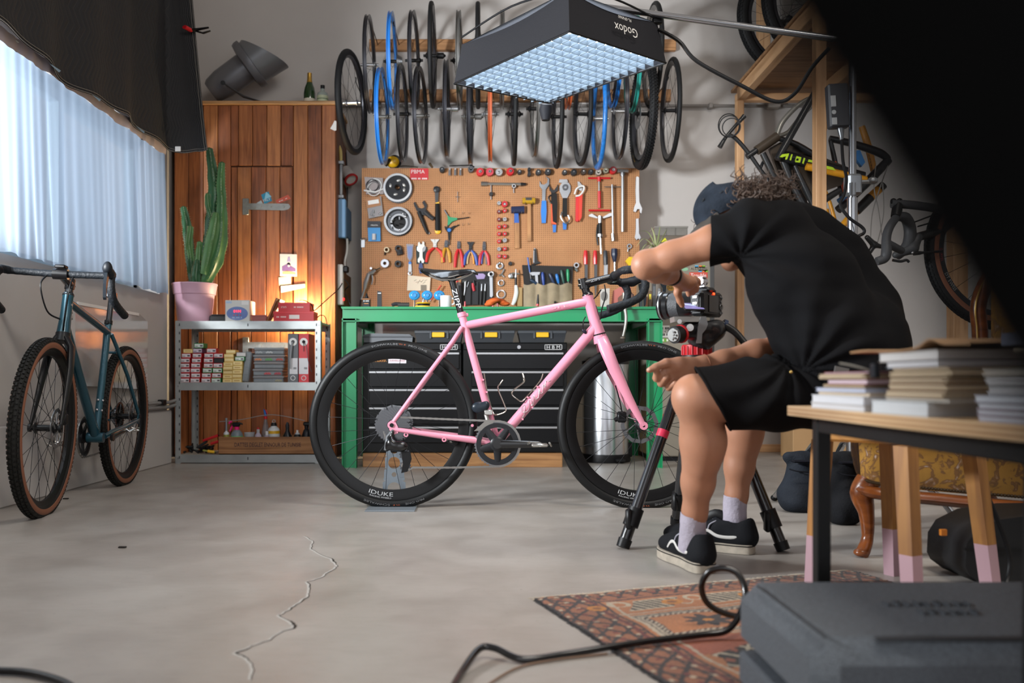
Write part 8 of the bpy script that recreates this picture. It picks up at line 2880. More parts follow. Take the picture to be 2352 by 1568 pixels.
bf = frame('frameset','black and orange bicycle frame hanging behind the light stand',5.35,[
 ('top_tube',BK2,[(1906,318),(1960,330),(2020,350),(2042,366)],[6,7,8,6]),('down_tube',BK2,[(2042,366),(2010,400),(1960,450),(1925,482)],[8,9,8,8]),
 ('seat_tube',BK2,[(1908,322),(1918,370),(1930,430),(1938,470)],[4,5,5,6]),('red_tube',M('d8502c',.4),[(1916,372),(1930,400),(1946,458)],[4,4.5,4],-.03),
 ('blue_panel',M('2a6ca8',.4),[(1962,346),(1976,344),(1988,372),(1980,382),(1966,362)],'p',-.02),('blue_lug',M('2a6ca8',.4),[(1926,462),(1946,448)],5,-.04)])
of = frame('frameset','orange bicycle frame with thin stays low behind the light stand',5.55,[
 ('stay',ORG_,[(1894,432),(1908,470),(1922,522)],[3,3.6,4]),('stay',ORG_,[(1905,260),(1893,300),(1886,330)],[4.5,5,4]),('seat_stay',ORG_,[(1898,480),(1904,520)],5),
 ('down_tube',ORG_,[(2028,426),(1996,456),(1946,506),(1924,532)],[8,8.5,7,5]),('black_sleeve',BK2,[(2000,452),(1968,484)],9,-.02),('end_ring',BK2,[(2022,432),(2030,424)],8,-.02),
 ('head_tube',M('c98a30',.4),[(1980,290),(1996,340),(2008,395)],[6,7,6],.05)])
b = letters(B(),'-----',P(2000,372,5.5),V((-.22,0,1)),V((-1,0,-.22)),w=.1)
b.build('lettering',M('6d4a1c',.5),of,0)
dl_ = thing('derailleur_cluster','small black derailleur dangling on grey cables by the light stand','derailleur',P(2006,580,5.0))
b = sdf([('c',P(1992,545,5),P(2008,562,5),.014,.018),('c',P(2008,562,5),P(2024,566,5),.016,.012),('c',P(1998,578,5),P(2010,560,5),.014,.014)],.005,.008)
b.build('body',BK2,dl_)
for pts in (((2026,540),(2018,480),(2008,430),(2012,380)),((2000,545),(2004,490),(2022,430),(2040,380)),((2016,556),(2030,490),(2028,420))):
 B().tube(spline([P(x,y,5.3) for x,y in pts],4),.0035,6).build('cable',M('77736f',.5),dl_)
YD = 4.0
db = thing('hanging_bicycle','drop bar bicycle hanging by the right edge with a brown walled tyre','bicycle',(P(2311,570,YD).x,YD,.6))
c = P(2311,572,YD)
rm_ = wheel(db,c,(0,1,0),.312,.03,.028,.362,(M('2a2b2e',.35),RUB,BLK,SPK),24,(.02,.05),64,tw=.05,tread=.02)
for s in (-1,1):
 B().lathe([(.309,s * .016),(.313,s * .0235),(.324,s * .0262),(.336,s * .0235),(.333,s * .021),(.313,s * .017)],c,(0,1,0),64,True).build('sidewall',TAN,rm_)
b = letters(B(),'DT SWISS',(0,0,0),(1,0,0),(0,0,1),h=.015,arc=(c + V((0,-.0145,0)),.297,-2.62,-1))
b.build('lettering',M('9a9a98',.5),rm_,0)
b = letters(B(),'GRAVEL',(0,0,0),(1,0,0),(0,0,1),h=.012,arc=(c + V((0,-.0145,0)),.298,-3.05,-1))
b.build('lettering',M('9a3038',.5),rm_,0)
GR2 = M('3a3b3e',.55)
kd = lambda *pp: [P(x,y,YD + dy) for x,y,dy in pp]
B().tube(spline(kd((2048,468,-.1),(2090,470,-.1),(2150,478,-.08),(2230,490,.0),(2330,500,0))),.019,12).build('frame_tube',GR2,db)
B().tube(kd((2062,470,-.1),(2058,498,-.12)),.022,12).build('stem',BLK,db)
b = B()
for x,y in ((2052,462),(2066,462)):
 b.ball(P(x,y,YD - .1),.014,8,6)
b.build('clamp',BLK,db,stuff=True)
for pp,r in (([(2058,500,-.12),(2044,520,-.18),(2036,545,-.2),(2036,580,-.22),(2030,594,-.22),(2014,600,-.22)],[.018,.018,.019,.022,.02,.018]),([(2060,498,-.12),(2080,500,-.1),(2090,525,-.08),(2088,555,-.08),(2075,575,-.08),(2060,590,-.08)],[.018,.024,.026,.026,.022,.016])):
 pts = spline(kd(*pp),4)
 B().tube(pts,lerps(r,len(pts)),12).build('handlebar',GR2,db)
pr = [('c',*kd((2058,585,-.09),(2096,570,-.09)),.016,.024),('c',*kd((2096,570,-.09),(2108,545,-.08)),.024,.02),('c',*kd((2040,560,-.2),(2070,575,-.18)),.018,.016)]
sdf(pr,.005,.012).build('brake_hood',GR2,db,80)
b = B().tube(spline(kd((2098,582,-.1),(2130,579,-.1),(2164,577,-.1))),[.009] * 4 + [.006] * 9,8)
b.tube(spline(kd((2050,597,-.22),(2068,600,-.22),(2082,597,-.22),(2088,602,-.22))),.006,8)
b.build('brake_lever',BK2,db)
B().ball(kd((2096,580,-.12))[0],.006,8,5).build('pivot',CHR,db)
b = B().tube(kd((2104,545,-.06),(2160,530,0),(2200,500,.05)),.02,10)
b.tube(kd((2100,510,0),(2140,495,0)),.004,6)
b.tube(kd((2108,520,0),(2160,505,0)),.004,6)
b.build('fork_blade',BK2,db)
b = B().tube([V((c.x,c.y,c.z + .32)),V((c.x,c.y,2.6)),V((c.x,c.y,4.2))],.006,8)
b.build('hanger',BLK,db)
# ------------------------------------------------------------------ stool, armchair, cases behind the table
q = thing('stool','square wooden stool under the seated person with pale pink dipped legs','stool',(1.035,2.235,0))
OAK = WOOD('b9803c','94602a','z',.5,.6)
PKD = M('b08d96',.55)
cx_,cy_ = 1.035,2.235
for i,(fx,fy) in enumerate(((.845,2.3),(.974,2.035),(1.233,2.175),(1.102,2.415))):
 tx,ty = cx_ - .012 + (fx - cx_) * .84,cy_ + (fy - cy_) * .84
 f,tp_ = V((fx,fy,0)),V((tx,ty,.375))
 m_ = mixp(f,tp_,.34)
 a = math.atan2(fy - cy_,fx - cx_) + PI / 4
 u,w = V((math.cos(a),math.sin(a),0)),V((-math.sin(a),math.cos(a),0))
 def bar4(p,q2,h0,h1):
  b = B()
  vs = [p + u * sx * h0 + w * sy * h0 for sx,sy in ((-1,-1),(1,-1),(1,1),(-1,1))] + [q2 + u * sx * h1 + w * sy * h1 for sx,sy in ((-1,-1),(1,-1),(1,1),(-1,1))]
  return b.add(vs,[(3,2,1,0),(4,5,6,7),(0,1,5,4),(1,2,6,5),(2,3,7,6),(3,0,4,7)])
 lg = bar4(f,m_,.0165,.0175).build('leg',PKD,q,0,label='leg end dipped in pale pink paint')
 bar4(m_,tp_,.0175,.019).build('bare_leg',OAK,lg,0)
Rz = Matrix.Rotation(PI / 4 + .1,3,'Z')
B().box(cx_ - .15,cx_ + .15,cy_ - .15,cy_ + .15,.376,.398,.006,rot=Rz).build('seat',WOOD('b9803c','94602a','x',.5,.6),q,0)
ac = thing('armchair','antique armchair with golden floral upholstery and carved wooden legs','armchair',(1.5,2.85,0))
def floral():
 mt = bpy.data.materials.new('floral_cloth')
 mt.use_nodes = True
 nt = mt.node_tree
 N,L = nt.nodes.new,nt.links.new
 b = nt.nodes['Principled BSDF']
 b.inputs['Roughness'].default_value = .75
 b.inputs['Sheen Weight'].default_value = .3
 tc = N('ShaderNodeTexCoord')
 def nz(sc,dis,det=3):
  n = N('ShaderNodeTexNoise')
  n.inputs['Scale'].default_value = sc; n.inputs['Distortion'].default_value = dis; n.inputs['Detail'].default_value = det
  L(tc.outputs['Object'],n.inputs['Vector'])
  return n.outputs['Fac']
 r = N('ShaderNodeValToRGB')
 for e,(p,c) in zip([r.color_ramp.elements[0],r.color_ramp.elements[1]] + [r.color_ramp.elements.new(.5) for _ in range(3)],((.0,'a8781e'),(1.,'93651a'),(.50,'a3721c'),(.56,'6b4414'),(.63,'86581f'))):
  e.position,e.color = p,lin(c)
 L(nz(19,2.6,5),r.inputs[0])
 L(r.outputs[0],b.inputs['Base Color'])
 bp = N('ShaderNodeBump'); bp.inputs['Strength'].default_value = .3; bp.inputs['Distance'].default_value = .006
 L(nz(11,2.2),bp.inputs['Height']); L(bp.outputs[0],b.inputs['Normal'])
 return mt
FLO = floral()
MAH = WOOD('8a4a20','5c2d12','x',.25,.5)
zs = .205
side = [(1.125,2.68),(1.16,2.64),(1.3,2.61),(1.45,2.585),(1.62,2.57),(1.8,2.57)]
sp_ = spline([V((x,y,0)) for x,y in side],6)
pr = [('c',sp_[i] + V((.02,.045,.30)),sp_[i + 1] + V((.02,.045,.30)),.045,.045,.01) for i in range(len(sp_) - 1)]
def up(i,j):
 p = sp_[min(int(i * (len(sp_) - 1) + .5),len(sp_) - 1)]
 z = zs + .02 + .02 * math.sin(i * 5) * 0 + j * .35
 bulge = .03 * math.sin(j * PI) ** .7
 sag = -.055 * i
 return V((p.x - .02 * math.sin(j * PI) * (1 - i),p.y - bulge,z + sag * (1 - j)))
B().grid(up,len(sp_),14).build('side_cushion',FLO,ac,80)
def fr_(i,j):
 y = 2.68 + .5 * i
 z = zs + .02 + j * .23
 return V((1.125 + .32 * i - .03 * math.sin(j * PI) ** .7,y,z))
B().grid(fr_,12,10).build('front_cushion',FLO,ac,80)
b = B()
b.grid(lambda i,j: V((1.12 + .32 * j + .6 * i * (1 - .3 * j),2.68 + .5 * j,zs + .25 + .02 * math.sin(i * PI) * math.sin(j * PI))),12,12)
b.build('seat_cushion',FLO,ac,80)
b = B()
for i in range(len(sp_) - 1):
 pass
rail = [V((p.x,p.y - .006,zs - .004 - .06 * (k / (len(sp_) - 1)) ** 1.2)) for k,p in enumerate(sp_)]
b.tube(rail,.026,10,ell=.7)
b.tube([V((1.125,2.68,zs)),V((1.26,2.92,zs - .01)),V((1.445,3.18,zs))],.026,10)
b.build('seat_rail',MAH,ac)
b = B()
for k in range(92):
 t = k / 91 * (len(sp_) - 1)
 i = min(int(t),len(sp_) - 2)
 p = mixp(rail[i],rail[i + 1],t - i)
 b.ball(p + V((0,-.012,.03)),(.0052,.004,.0052),7,4)
b.build('nail_heads',M('4a3a28',.35,.7),ac,stuff=True)
for lx,ly,fx in ((1.15,2.68,1.135),(1.45,3.16,1.435),(1.8,2.6,1.85),(1.8,3.2,1.85)):
 pts = spline([V((lx,ly,zs + .02)),V((lx - .02,ly,zs - .02)),V((lx - .012,ly - .01,.13)),V((lx + (fx - lx) * .6,ly - .012,.06)),V((fx - .01,ly - .02,.018)),V((fx - .02,ly - .022,.004))],5)
 B().tube(pts,lerps([.038,.036,.023,.017,.02,.019],len(pts)),12).build('leg',MAH,ac)
 b = B().ball((fx - .018,ly - .024,.014),(.023,.021,.013),12,7)
 b.build('scroll_foot',MAH,ac)
post = spline([P(2252,830,3.1),P(2250,760,3.1),P(2246,710,3.1),P(2255,670,3.1),P(2275,630,3.12)],5)
post = [V((1.76,3.1,.2)),V((1.74,3.1,.5))] + post
B().tube(post,.026,10).build('back_post',MAH,ac)
b = B()
for dx in (-.02,-.008):
 b.tube([p + V((dx,-.02,0)) for p in post[2:]],.0035,6)
b.build('gilt_line',M('d0a85a',.3,.7),ac)
B().tube([V((1.82,2.58,.2)),V((1.8,2.58,.6)),V((1.83,2.58,.95))],.026,10).build('back_post',MAH,ac)
B().box(1.72,1.86,2.6,3.09,.3,.98,.05).build('back_cushion',FLO,ac,40)
bc = thing('hard_case','rounded black hard case with an orange tag on the floor by the armchair','case',(1.55,2.33,0))
pr = []
b = B()
ol = [(1.225,.05),(1.235,.03),(1.27,.004),(1.95,.004),(1.95,.19),(1.42,.185),(1.31,.17),(1.25,.14),(1.228,.105)]
b.prism(ol,(0,2.28,0),(1,0,0),(0,0,1),(0,.2,0))
b.build('shell',M('1a1b1d',.55,bump=.1,bs=200),bc,40)
b = B().prism([(x - .003 if x < 1.3 else x,z) for x,z in ((1.225,.093),(1.95,.078),(1.95,.084),(1.225,.1))],(0,2.276,0),(1,0,0),(0,0,1),(0,.01,0))
b.build('lid_seam',M('0c0c0d',.6),bc,0)
q = P(2167,1223,2.27)
B().box(q.x - .006,q.x + .01,2.27,2.281,q.z - .008,q.z + .008,.001).build('tag',M('d07a1c',.5),bc,0)
# ------------------------------------------------------------------ plywood table with stacks of books
TZ = .4775
tbl = thing('table','low plywood topped table with black steel legs at the right edge','table',(1.1,1.4,0))
X0 = .592
PLY = [WOOD('dcb98f','c09a6c','y',.6,.4),WOOD('b88c60','9a7048','y',.6,.4)]
b = B()
for k in range(5):
 b.m = k % 2
 b.box(X0,1.7,.72,1.752,TZ - .0185 + k * .0037,TZ - .0185 + (k + 1) * .0037)
b.build('table_top',PLY,tbl,0)
BST = M('0b0b0c',.5,bump=.05,bs=100)
for x,y in ((.647,1.72),(.672,1.085),(1.6,1.72),(1.6,.8)):
 B().box(x - .0135,x + .0135,y - .0135,y + .0135,0,TZ - .0187,.002).build('leg',BST,tbl,0)
for x in (.647,1.6):
 B().box(x - .012,x + .012,.8,1.706,TZ - .05,TZ - .019,.002).build('side_rail',BST,tbl,0)
B().box(.661,1.586,1.708,1.732,TZ - .05,TZ - .019,.002).build('end_rail',BST,tbl,0)
def book(x0,x1,y0,y1,z,h,pages,cover,label,grp,rz=0.,name='book',wavy=0,ce=.0012):
 t = thing(name,label,name,((x0 + x1) / 2,(y0 + y1) / 2,z),rz,grp,False)
 w,d = (x1 - x0) / 2,(y1 - y0) / 2
 c = min(ce,h * .2)
 b = B()
 if wavy:
  vs,n = [],14
  lay = []
  for k in range(4):
   zz = c + (h - 2 * c) * k / 3
   e = wavy * math.sin(k * 2.3 + z * 900)
   lay.append((zz,e))
  for k in range(3):
   (za,ea),(zb,eb_) = lay[k],lay[k + 1]
   m = (za + zb) / 2
   b.box(-w - ea * .5,w,-d + ea,d + eb_,za,zb - .0002,.0005)
 else:
  b.box(-w + .0015,w - .001,-d + .0015,d - .001,c,h - c)
 b.build('pages',M(pages,.8,var=.12,vs=3,st=(3,3,400)),t,0)
 b = B()
 b.box(-w,w,-d,d,0,c)
 b.box(-w,w,-d,d,h - c,h)
 b.box(w - c,w,-d,d,c,h - c)
 b.build('cover',M(cover,.5),t,0)
 return t
CRM,WPG = 'c4b093','cfcdcf'
z = TZ
G1 = 'books in the far stack on the table'
for i,(xo,y0,y1,h,pg,cv,nm,wv,lab) in enumerate((
  (.594,1.405,1.63,.0105,WPG,'b8b2aa','book',0,'thin pale book at the bottom of the far stack'),(.594,1.4,1.632,.014,'d2d2d6','c9c9cc','book',0,'white book second from the bottom in the far stack'),
  (.6,1.4,1.61,.006,'bfa98c','d0cac2','magazine',0,'cream booklet third from the bottom in the far stack'),(.598,1.405,1.62,.007,'b9bccb','9aa0b4','book',0,'grey blue booklet in the middle of the far stack'),
  (.604,1.42,1.6,.006,CRM,'a98d6d','magazine',.003,'rough edged tan booklet in the far stack'),(.602,1.41,1.575,.0085,'c9b4bc','8a4a54','book',0,'book with dusty pink covers near the top of the far stack'),
  (.598,1.415,1.6,.0095,CRM,'8f7a64','magazine',.004,'worn cream magazine second from the top of the far stack'),(.603,1.405,1.595,.003,'a9a0b0','a04a40','book',0,'thin red covered booklet on top of the far stack'))):
 book(xo,xo + .15,y0,y1,z,h - .0002,pg,cv,lab,G1,R.uniform(-.02,.02),nm,wv)
 z += h
z = TZ
G2 = 'books in the middle stack on the table'
for i,(xo,y0,y1,h,pg,cv,nm,wv,lab) in enumerate((
  (.598,1.213,1.385,.0205,'c9cccf','b5b8ba','book',0,'thick white book at the bottom of the middle stack'),(.604,1.17,1.35,.0045,'c9bfb2','8d8d8a','book',0,'thin booklet just above the thick white book'),
  (.603,1.18,1.345,.011,CRM,'6e5238','magazine',.003,'tan magazine third from the bottom of the middle stack'),(.605,1.175,1.34,.0095,CRM,'7d5c3a','magazine',.003,'tan magazine fourth from the bottom of the middle stack'),
  (.604,1.175,1.335,.009,CRM,'6d4f38','magazine',.004,'tan magazine in the centre of the middle stack'),(.602,1.16,1.33,.0085,CRM,'8a7a5c','magazine',.005,'tan magazine with curling corners in the middle stack'),
  (.602,1.165,1.32,.005,'d0bda4','a58f70','magazine',.002,'thin tan magazine under the white books of the middle stack'),(.603,1.195,1.345,.0095,WPG,'7d7f88','book',0,'white paged grey book near the top of the middle stack'),
  (.605,1.2,1.375,.0145,'d5d2d0','8a8078','book',0,'white paged thick book just below the overhanging cover'))):
 book(xo,xo + .16,y0,y1,z,h - .0002,pg,cv,lab,G2,R.uniform(-.015,.015),nm,wv)
 z += h
t = thing('magazine','open tan magazine cover overhanging the top of the middle stack','magazine',(.68,1.3,z),0,G2)
b = B().grid(lambda i,j: V((.6 + .17 * j,1.11 + .36 * i,z + .0015 + .009 * math.exp(-((i - .28) / .07) ** 2) + .002 * math.sin(i * 9))),40,4)
n0 = len(b.v)
b.grid(lambda i,j: V((.6 + .17 * j,1.11 + .36 * i,z + .0042 + .009 * math.exp(-((i - .28) / .07) ** 2) + .002 * math.sin(i * 9))),40,4)
b.grid(lambda i,j: V((.6,1.11 + .36 * i,z + .0015 + .0027 * j + .009 * math.exp(-((i - .28) / .07) ** 2) + .002 * math.sin(i * 9))),40,2)
b.build('cover',M('a87f56',.6),t,60)
z3 = TZ
G3 = 'books in the near stack on the table'
for i,(xo,y0,y1,h,pg,cv,nm,wv,lab) in enumerate((
  (.597,.87,1.088,.0075,'c9cad2','9a8a94','magazine',0,'lowest white magazine of the near stack'),(.597,.87,1.09,.0075,'c9cad2','8c7c88','magazine',0,'white magazine second from the bottom of the near stack'),
  (.598,.87,1.09,.008,'cdd0d8','9a8a94','magazine',0,'white magazine third from the bottom of the near stack'),(.596,.87,1.092,.009,'d2d6de','a0a0aa','book',0,'bluish white book fourth from the bottom of the near stack'),
  (.603,.86,1.075,.011,WPG,'8a8c90','magazine',.004,'white magazine with bent corners in the near stack'),(.603,.86,1.08,.011,WPG,'85827e','magazine',.005,'thick fanned white magazine in the near stack'),
  (.602,.86,1.085,.01,'c5bdb2','7d766c','magazine',.005,'greyish fanned magazine near the top of the near stack'))):
 book(xo,xo + .2,y0,y1,z3,h - .0002,pg,cv,lab,G3,R.uniform(-.01,.01),nm,wv)
 z3 += h
t = thing('cup_holder','small pale box on top of the near stack of magazines','box',(.66,.97,z3),group=None)
B().box(.63,.72,.92,1.0,z3,z3 + .018,.002).build('body',M('a39a92',.6),t,0)
B().box(.622,.73,.88,1.06,z3 + .018,z3 + .023,.002).build('flap',M('b9ab94',.6),t,0)
q = P(2340,795,.98)
t = thing('sticky_pad','pale blue pad on the very top of the near stack','pad',(q.x,.97,z3 + .023))
B().box(q.x - .02,q.x + .04,.94,.985,z3 + .0232,z3 + .037,.001).build('sheets',M('8d93ac',.6),t,0)
t = thing('spring_clip','black binder clip with a pale wire arm between the two far stacks','clip',P(2008,870,1.38))
q0,q1 = P(2006,868,1.385),P(2021,835,1.385)
B().box(q0.x,q1.x,1.383,1.4,q0.z,q1.z,.002).build('body',M('1c2026',.4),t,0)
b = B().tube(spline([P(1928,834,1.42),P(1960,840,1.41),P(2006,853,1.4)]),.0018,6)
b.build('wire_arm',M('8d8a82',.4,.5),t)
# ------------------------------------------------------------------ moulded grey case in the foreground
CSE = M('5a6067',.65,var=.45,vs=260,bump=.55,bs=420)
gc = thing('tool_case','moulded dark grey plastic tool case on the floor under the table edge','case',(.66,1.33,0))
zt2 = .182
def caseb(y0,y1,x0,x1,z0,z1,ch):
 return B().box(x0,x1,y0,y1,z0,z1,ch)
b = caseb(1.176,1.56,.437,1.05,.06,zt2,.03)
b.build('lid',CSE,gc,40)
caseb(1.18,1.555,.44,1.045,.004,.0595,.006).build('base',CSE,gc,40)
caseb(1.172,1.2,.62,.8,.05,.1,.008).build('latch',M('2a2c30',.55),gc,40)
b = B().box(.56,.576,1.166,1.18,.105,.128,.004)
b.tube([V((.568,1.17,.118)),V((.568,1.163,.118))],.006,10)
b.build('catch',M('4a4c50',.4,.4),gc,40)
b = B().box(.52,.9,1.185,1.2,zt2 - .002,zt2 + .003,.002)
b.box(.455,.458,1.2,1.5,zt2 - .001,zt2 + .0025,.001)
b.build('rib',M('2b2d31',.6),gc,40)
b = B()
RB = random.Random(4)
for row,(n,y,x0) in enumerate(((9,1.375,.615),(6,1.325,.645))):
 for i in range(n):
  x = x0 + i * .0155
  b.box(x,x + .0035,y - .01,y + .012,zt2 - .001,zt2 + .004,.001)
  if i % 2:
   b.box(x,x + .011,y + (.008 if i % 4 == 1 else -.002),y + (.012 if i % 4 == 1 else .002),zt2 - .001,zt2 + .004,.001)
b.build('embossing',M('32353a',.6),gc,40,stuff=True)
# ------------------------------------------------------------------ rug
ru,rv = V((.943,.333,0)),V((.31,-.951,0))
ro_ = FL(1220,1376)
NU,NV = 330,470
LU,LV = .955,1.36
uu,vv = np.meshgrid(np.linspace(0,LU,NU),np.linspace(0,LV,NV))
rng = np.random.default_rng(3)
cl = lambda h: np.array(lin(h)[:3])
col = np.zeros((NV,NU,3)) + cl('8f5638')
wob = .004 * np.sin(vv * 37) + .003 * np.sin(uu * 51)
U_,V2 = uu + wob,vv + .004 * np.sin(uu * 29)
def paint(m,h):
 col[m] = cl(h)
fld = (U_ > .135) & (U_ < LU - .135) & (V2 > .1)
paint(fld,'a8683c')
dia = lambda a,b_,p: np.abs(((a + b_) / p) % 1 - .5) * 2
bx = (U_ < .125) | (U_ > LU - .125) | (V2 < .075)
paint(bx & (dia(U_ * 1.2,V2,.062) > .78),'2a1f1d')
paint(bx & (dia(U_ * 1.2,-V2,.062) > .78),'2a1f1d')
paint(bx & (np.abs((U_ / .04) % 1 - .5) < .12) & (np.abs((V2 / .055) % 1 - .5) < .1),'b9a58a')
paint(bx & (np.abs((U_ / .05 + .3) % 1 - .5) < .1) & (np.abs((V2 / .047 + .4) % 1 - .5) < .14),'6d2a22')
for a in (.035,.09,.13):
 paint((np.abs(U_ - a) < .0035) | (np.abs(LU - U_ - a) < .0035),'2e2220')
 if a < .1:
  paint((np.abs(V2 - a) < .0035),'2e2220')
paint((np.abs(U_ - .112) < .005) | (np.abs(LU - U_ - .112) < .005),'5f201c')
# row of combed birds
for s0 in (.25,.45,.66):
 a,c = U_ - s0,V2 - .15
 body_ = (np.abs(c) < .04) & (np.abs(a + c * .5) < .06)
 paint(body_,'b5a58c')
 paint(body_ & ((((a - c * .6) / .021) % 1) < .55) & (np.abs(c) < .034),'241c1b')
 paint((np.hypot(a + .085,c + .02) < .028) & (np.hypot(a + .085,c + .02) > .017) & (c < .0),'b5a58c')
 paint((np.abs(c + .005 + .03 * np.sin(a * 60)) < .004) & (a > .05) & (a < .1),'b5a58c')
 paint(np.hypot((a + .15) * .9,c) < .022,'b87427')
 paint(np.hypot((a + .15) * .9,c) < .01,'7c4a22')
# framed stars, then the black lattice panels
for s0 in (.295,.66):
 a,c = U_ - s0,V2 - .315
 w_,h_ = .15,.088
 fr1 = (np.abs(a) < w_) & (np.abs(c) < h_)
 for k,(dw,cc_) in enumerate(((0,'b0a08a'),(.006,'2a2120'),(.014,'b0a08a'),(.02,'3a2a26'),(.034,'a8683c'))):
  paint((np.abs(a) < w_ - dw) & (np.abs(c) < h_ - dw * .8),cc_)
 paint((np.abs(a) < w_ - .022) & (np.abs(c) < h_ - .016) & ((np.abs(a) > w_ - .032) | (np.abs(c) > h_ - .027)) & (dia(a,c,.016) > .5),'b0a08a')
 rr,th = np.hypot(a,c * 1.2),np.arctan2(c * 1.2,a)
 paint(rr < .034 + .026 * np.abs(np.cos(th * 4)) ** 2,'2a1e1c')
 paint(rr < .012,'b87427')
 paint(fr1 & (np.abs(a) < w_ - .036) & (np.abs(c) < h_ - .03) & (np.abs(rr - .072) < .002) & False,'2a1e1c')
paint((V2 > .425) & fld & (V2 < .52),'9a4f34')
for k in range(5):
 v0 = .43 + k * .2
 p_ = (V2 > v0) & (V2 < v0 + .17) & fld & (U_ > .17 + .01 * np.sin(V2 * 60)) & (U_ < LU - .17)
 if k == 0:
  p_ &= (V2 > .44 + .08 * (np.abs(U_ - .48) / .3))
 paint(p_,'1f1917')
 paint(p_ & (dia(U_,V2 * .8,.075) > .86),'b5a891')
 paint(p_ & (dia(U_,-V2 * .8,.075) > .86),'b5a891')
 paint(p_ & (np.abs(((U_ + V2 * .8) / .075) % 1 - .5) < .14) & (np.abs(((U_ - V2 * .8) / .075) % 1 - .5) < .14),'8f4a30')
paint(fld & ((np.abs(U_ - .152) < .004) | (np.abs(LU - .152 - U_) < .004) | (np.abs(V2 - .212) < .003) | (np.abs(V2 - .415) < .003)),'b0a08a')
paint(U_ < .012,'1f1a1a')
paint(LU - U_ < .012,'1f1a1a')
paint(V2 < .012,'b9a892')
col *= .85 * (.8 + .35 * rng.random((NV,NU,1)))
col *= (.88 + .12 * np.sin(vv * 18 + np.sin(uu * 7)))[...,None]
pz = .0045 + .0012 * np.sin(uu * 20) * np.sin(vv * 13) + .0006 * rng.random((NV,NU))
edge = np.minimum(np.minimum(uu,LU - uu),vv)
pz = np.where(edge < .004,.0006,pz)
jit = (edge < .006) * (rng.random((NV,NU)) - .5) * .008
px_ = ro_.x + ru.x * (uu + jit) + rv.x * (vv + jit)
py_ = ro_.y + ru.y * (uu + jit) + rv.y * (vv + jit)
vs = np.stack([px_,py_,pz],-1).reshape(-1,3)
ii = np.arange(NU * NV).reshape(NV,NU)
fs = np.stack([ii[:-1,:-1],ii[:-1,1:],ii[1:,1:],ii[1:,:-1]],-1).reshape(-1,4)
org = ro_ + ru * (LU / 2) + rv * (LV / 2)
me = bpy.data.meshes.new('rug')
me.from_pydata((vs - np.array([org.x,org.y,0])).tolist(),[],fs[:,::-1].tolist())
at_ = me.color_attributes.new('weave','FLOAT_COLOR','POINT')
at_.data.foreach_set('color',np.concatenate([col,np.ones((NV,NU,1))],-1).astype(np.float32).ravel())
me.materials.append(M('8f5638',.9,attr='weave',sheen=.1))
rg = bpy.data.objects.new('rug',me)
C.objects.link(rg)
rg.location = (org.x,org.y,0)
ORG[rg.name] = V(rg.location)
tag(rg,'worn orange and black woven rug with combed bird motifs and lattice panels','rug')
b = B()
for i in range(230):
 s = LU * i / 230
 p = ro_ + ru * s
 b.tube([p + V((0,0,.003)),p - rv * RB.uniform(.006,.016) + ru * RB.uniform(-.006,.006) + V((0,0,.0012))],.0009,3)
b.build('fringe',M('b5a894',.9),rg,stuff=True)
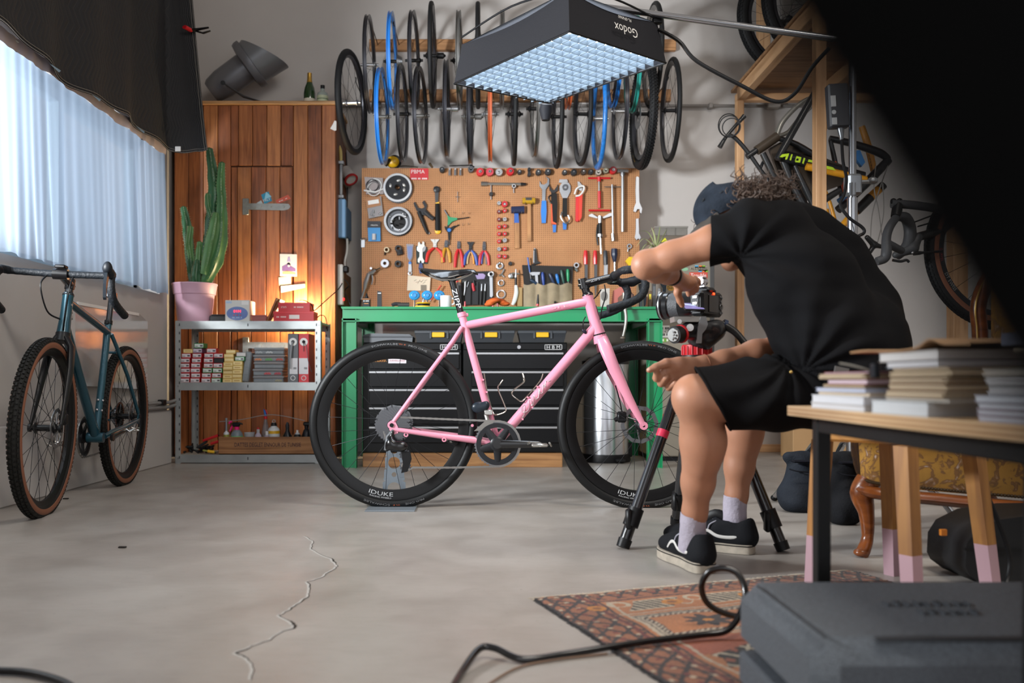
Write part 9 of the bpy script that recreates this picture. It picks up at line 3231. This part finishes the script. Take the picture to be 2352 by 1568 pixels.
# ------------------------------------------------------------------ cables on the floor
z_ = V((0,0,.0085))
pts = [FL(1040,1590) + z_,FL(1062,1552) + z_,FL(1100,1515) + V((0,0,.02)),FL(1135,1512) + V((0,0,.02)),FL(1200,1524) + z_,FL(1300,1512) + z_,FL(1400,1500) + V((0,0,.012)),FL(1500,1487) + V((0,0,.014)),FL(1610,1476) + V((0,0,.016)),
 P(1672,1446,1.8),P(1706,1395,1.82),P(1711,1350,1.84),P(1692,1315,1.86),P(1662,1304,1.87),P(1630,1312,1.88),P(1612,1342,1.89),P(1620,1378,1.9),P(1650,1402,1.91),P(1700,1415,1.93),FL(1756,1417) + V((0,0,.014)),FL(1850,1412) + V((0,0,.014))]
B().tube(spline(pts,7),.0068,10).solo('power_lead',BLKG,'thick black cable with a standing loop crossing the rug and floor','cable')
B().tube(spline([FL(-60,1552) + z_,FL(0,1551) + z_,FL(70,1556) + z_,FL(140,1575) + z_,FL(180,1600) + z_],6),.0068,10).solo('power_lead',BLK,'black cable end at the bottom left corner of the floor','cable')
B().tube(spline([FL(1100,1590) + V((0,0,.003)),FL(1180,1540) + V((0,0,.003)),FL(1260,1520) + V((0,0,.003)),FL(1340,1510) + V((0,0,.003)),FL(1395,1504) + V((0,0,.003))],6),.0022,6).solo('brown_lead',M('7d6452',.6),'thin brown cord beside the thick cable on the floor','cord')
pts = [P(2268,1130,2.22),P(2285,1180,2.24),P(2312,1250,2.24),P(2320,1300,2.24),P(2308,1345,2.22),FL(2285,1372) + z_,FL(2262,1378) + z_]
pts[0] = V((1.23,2.24,.3))
B().tube(spline(pts,6),.0065,8).solo('hanging_lead',BLK,'black lead hanging past the right stool leg to the floor','cable')
for i,(x,y) in enumerate(((281,1258),(151,1146))):
 p = FL(x,y)
 b = B().box(p.x - .012,p.x + .012,p.y - .006,p.y + .006,.0004,.005,.0015)
 b.solo('scrap',M('2a2624',.8),['tiny dark scrap lying on the open floor','tiny dark scrap on the floor by the teal front wheel'][i],'scrap')
# ------------------------------------------------------------------ black cloth hanging right in front of the lens, far out of focus
b = B()
e0,e1 = V((.0,.07,CZ + .0722)),V((.0545,.07,CZ - .019))
nn = V((.858,0,.513))
pts = spline([e0 + nn * .0385 + V((-.06,0,.1)),e0 + nn * .0385,mixp(e0,e1,.5) + nn * .0425,e1 + nn * .041,e1 + nn * .0415 + V((.012,0,-.02)),e1 + nn * .05 + V((.03,0,-.05))],6)
cq = V((0,0,CZ))
pts = [cq + (p - cq) * .78 - nn * .0023 for p in pts]          # real size and place: a few centimetres from the lens
b.tube(pts,lerps([.016,.0343,.0359,.0343,.031,.01],len(pts)),20,ell=.2,ref=(0,1,0))
bc_ = b.solo('black_cloth',M('030303',1.),'out of focus black cloth hanging close to the camera at the upper right','cloth',sm=80)
B().tube([pts[0],pts[0] + V((-.01,0,.05)),V((pts[0].x - .01,pts[0].y,4.2))],.002,6).build('cord',BLK,bc_)
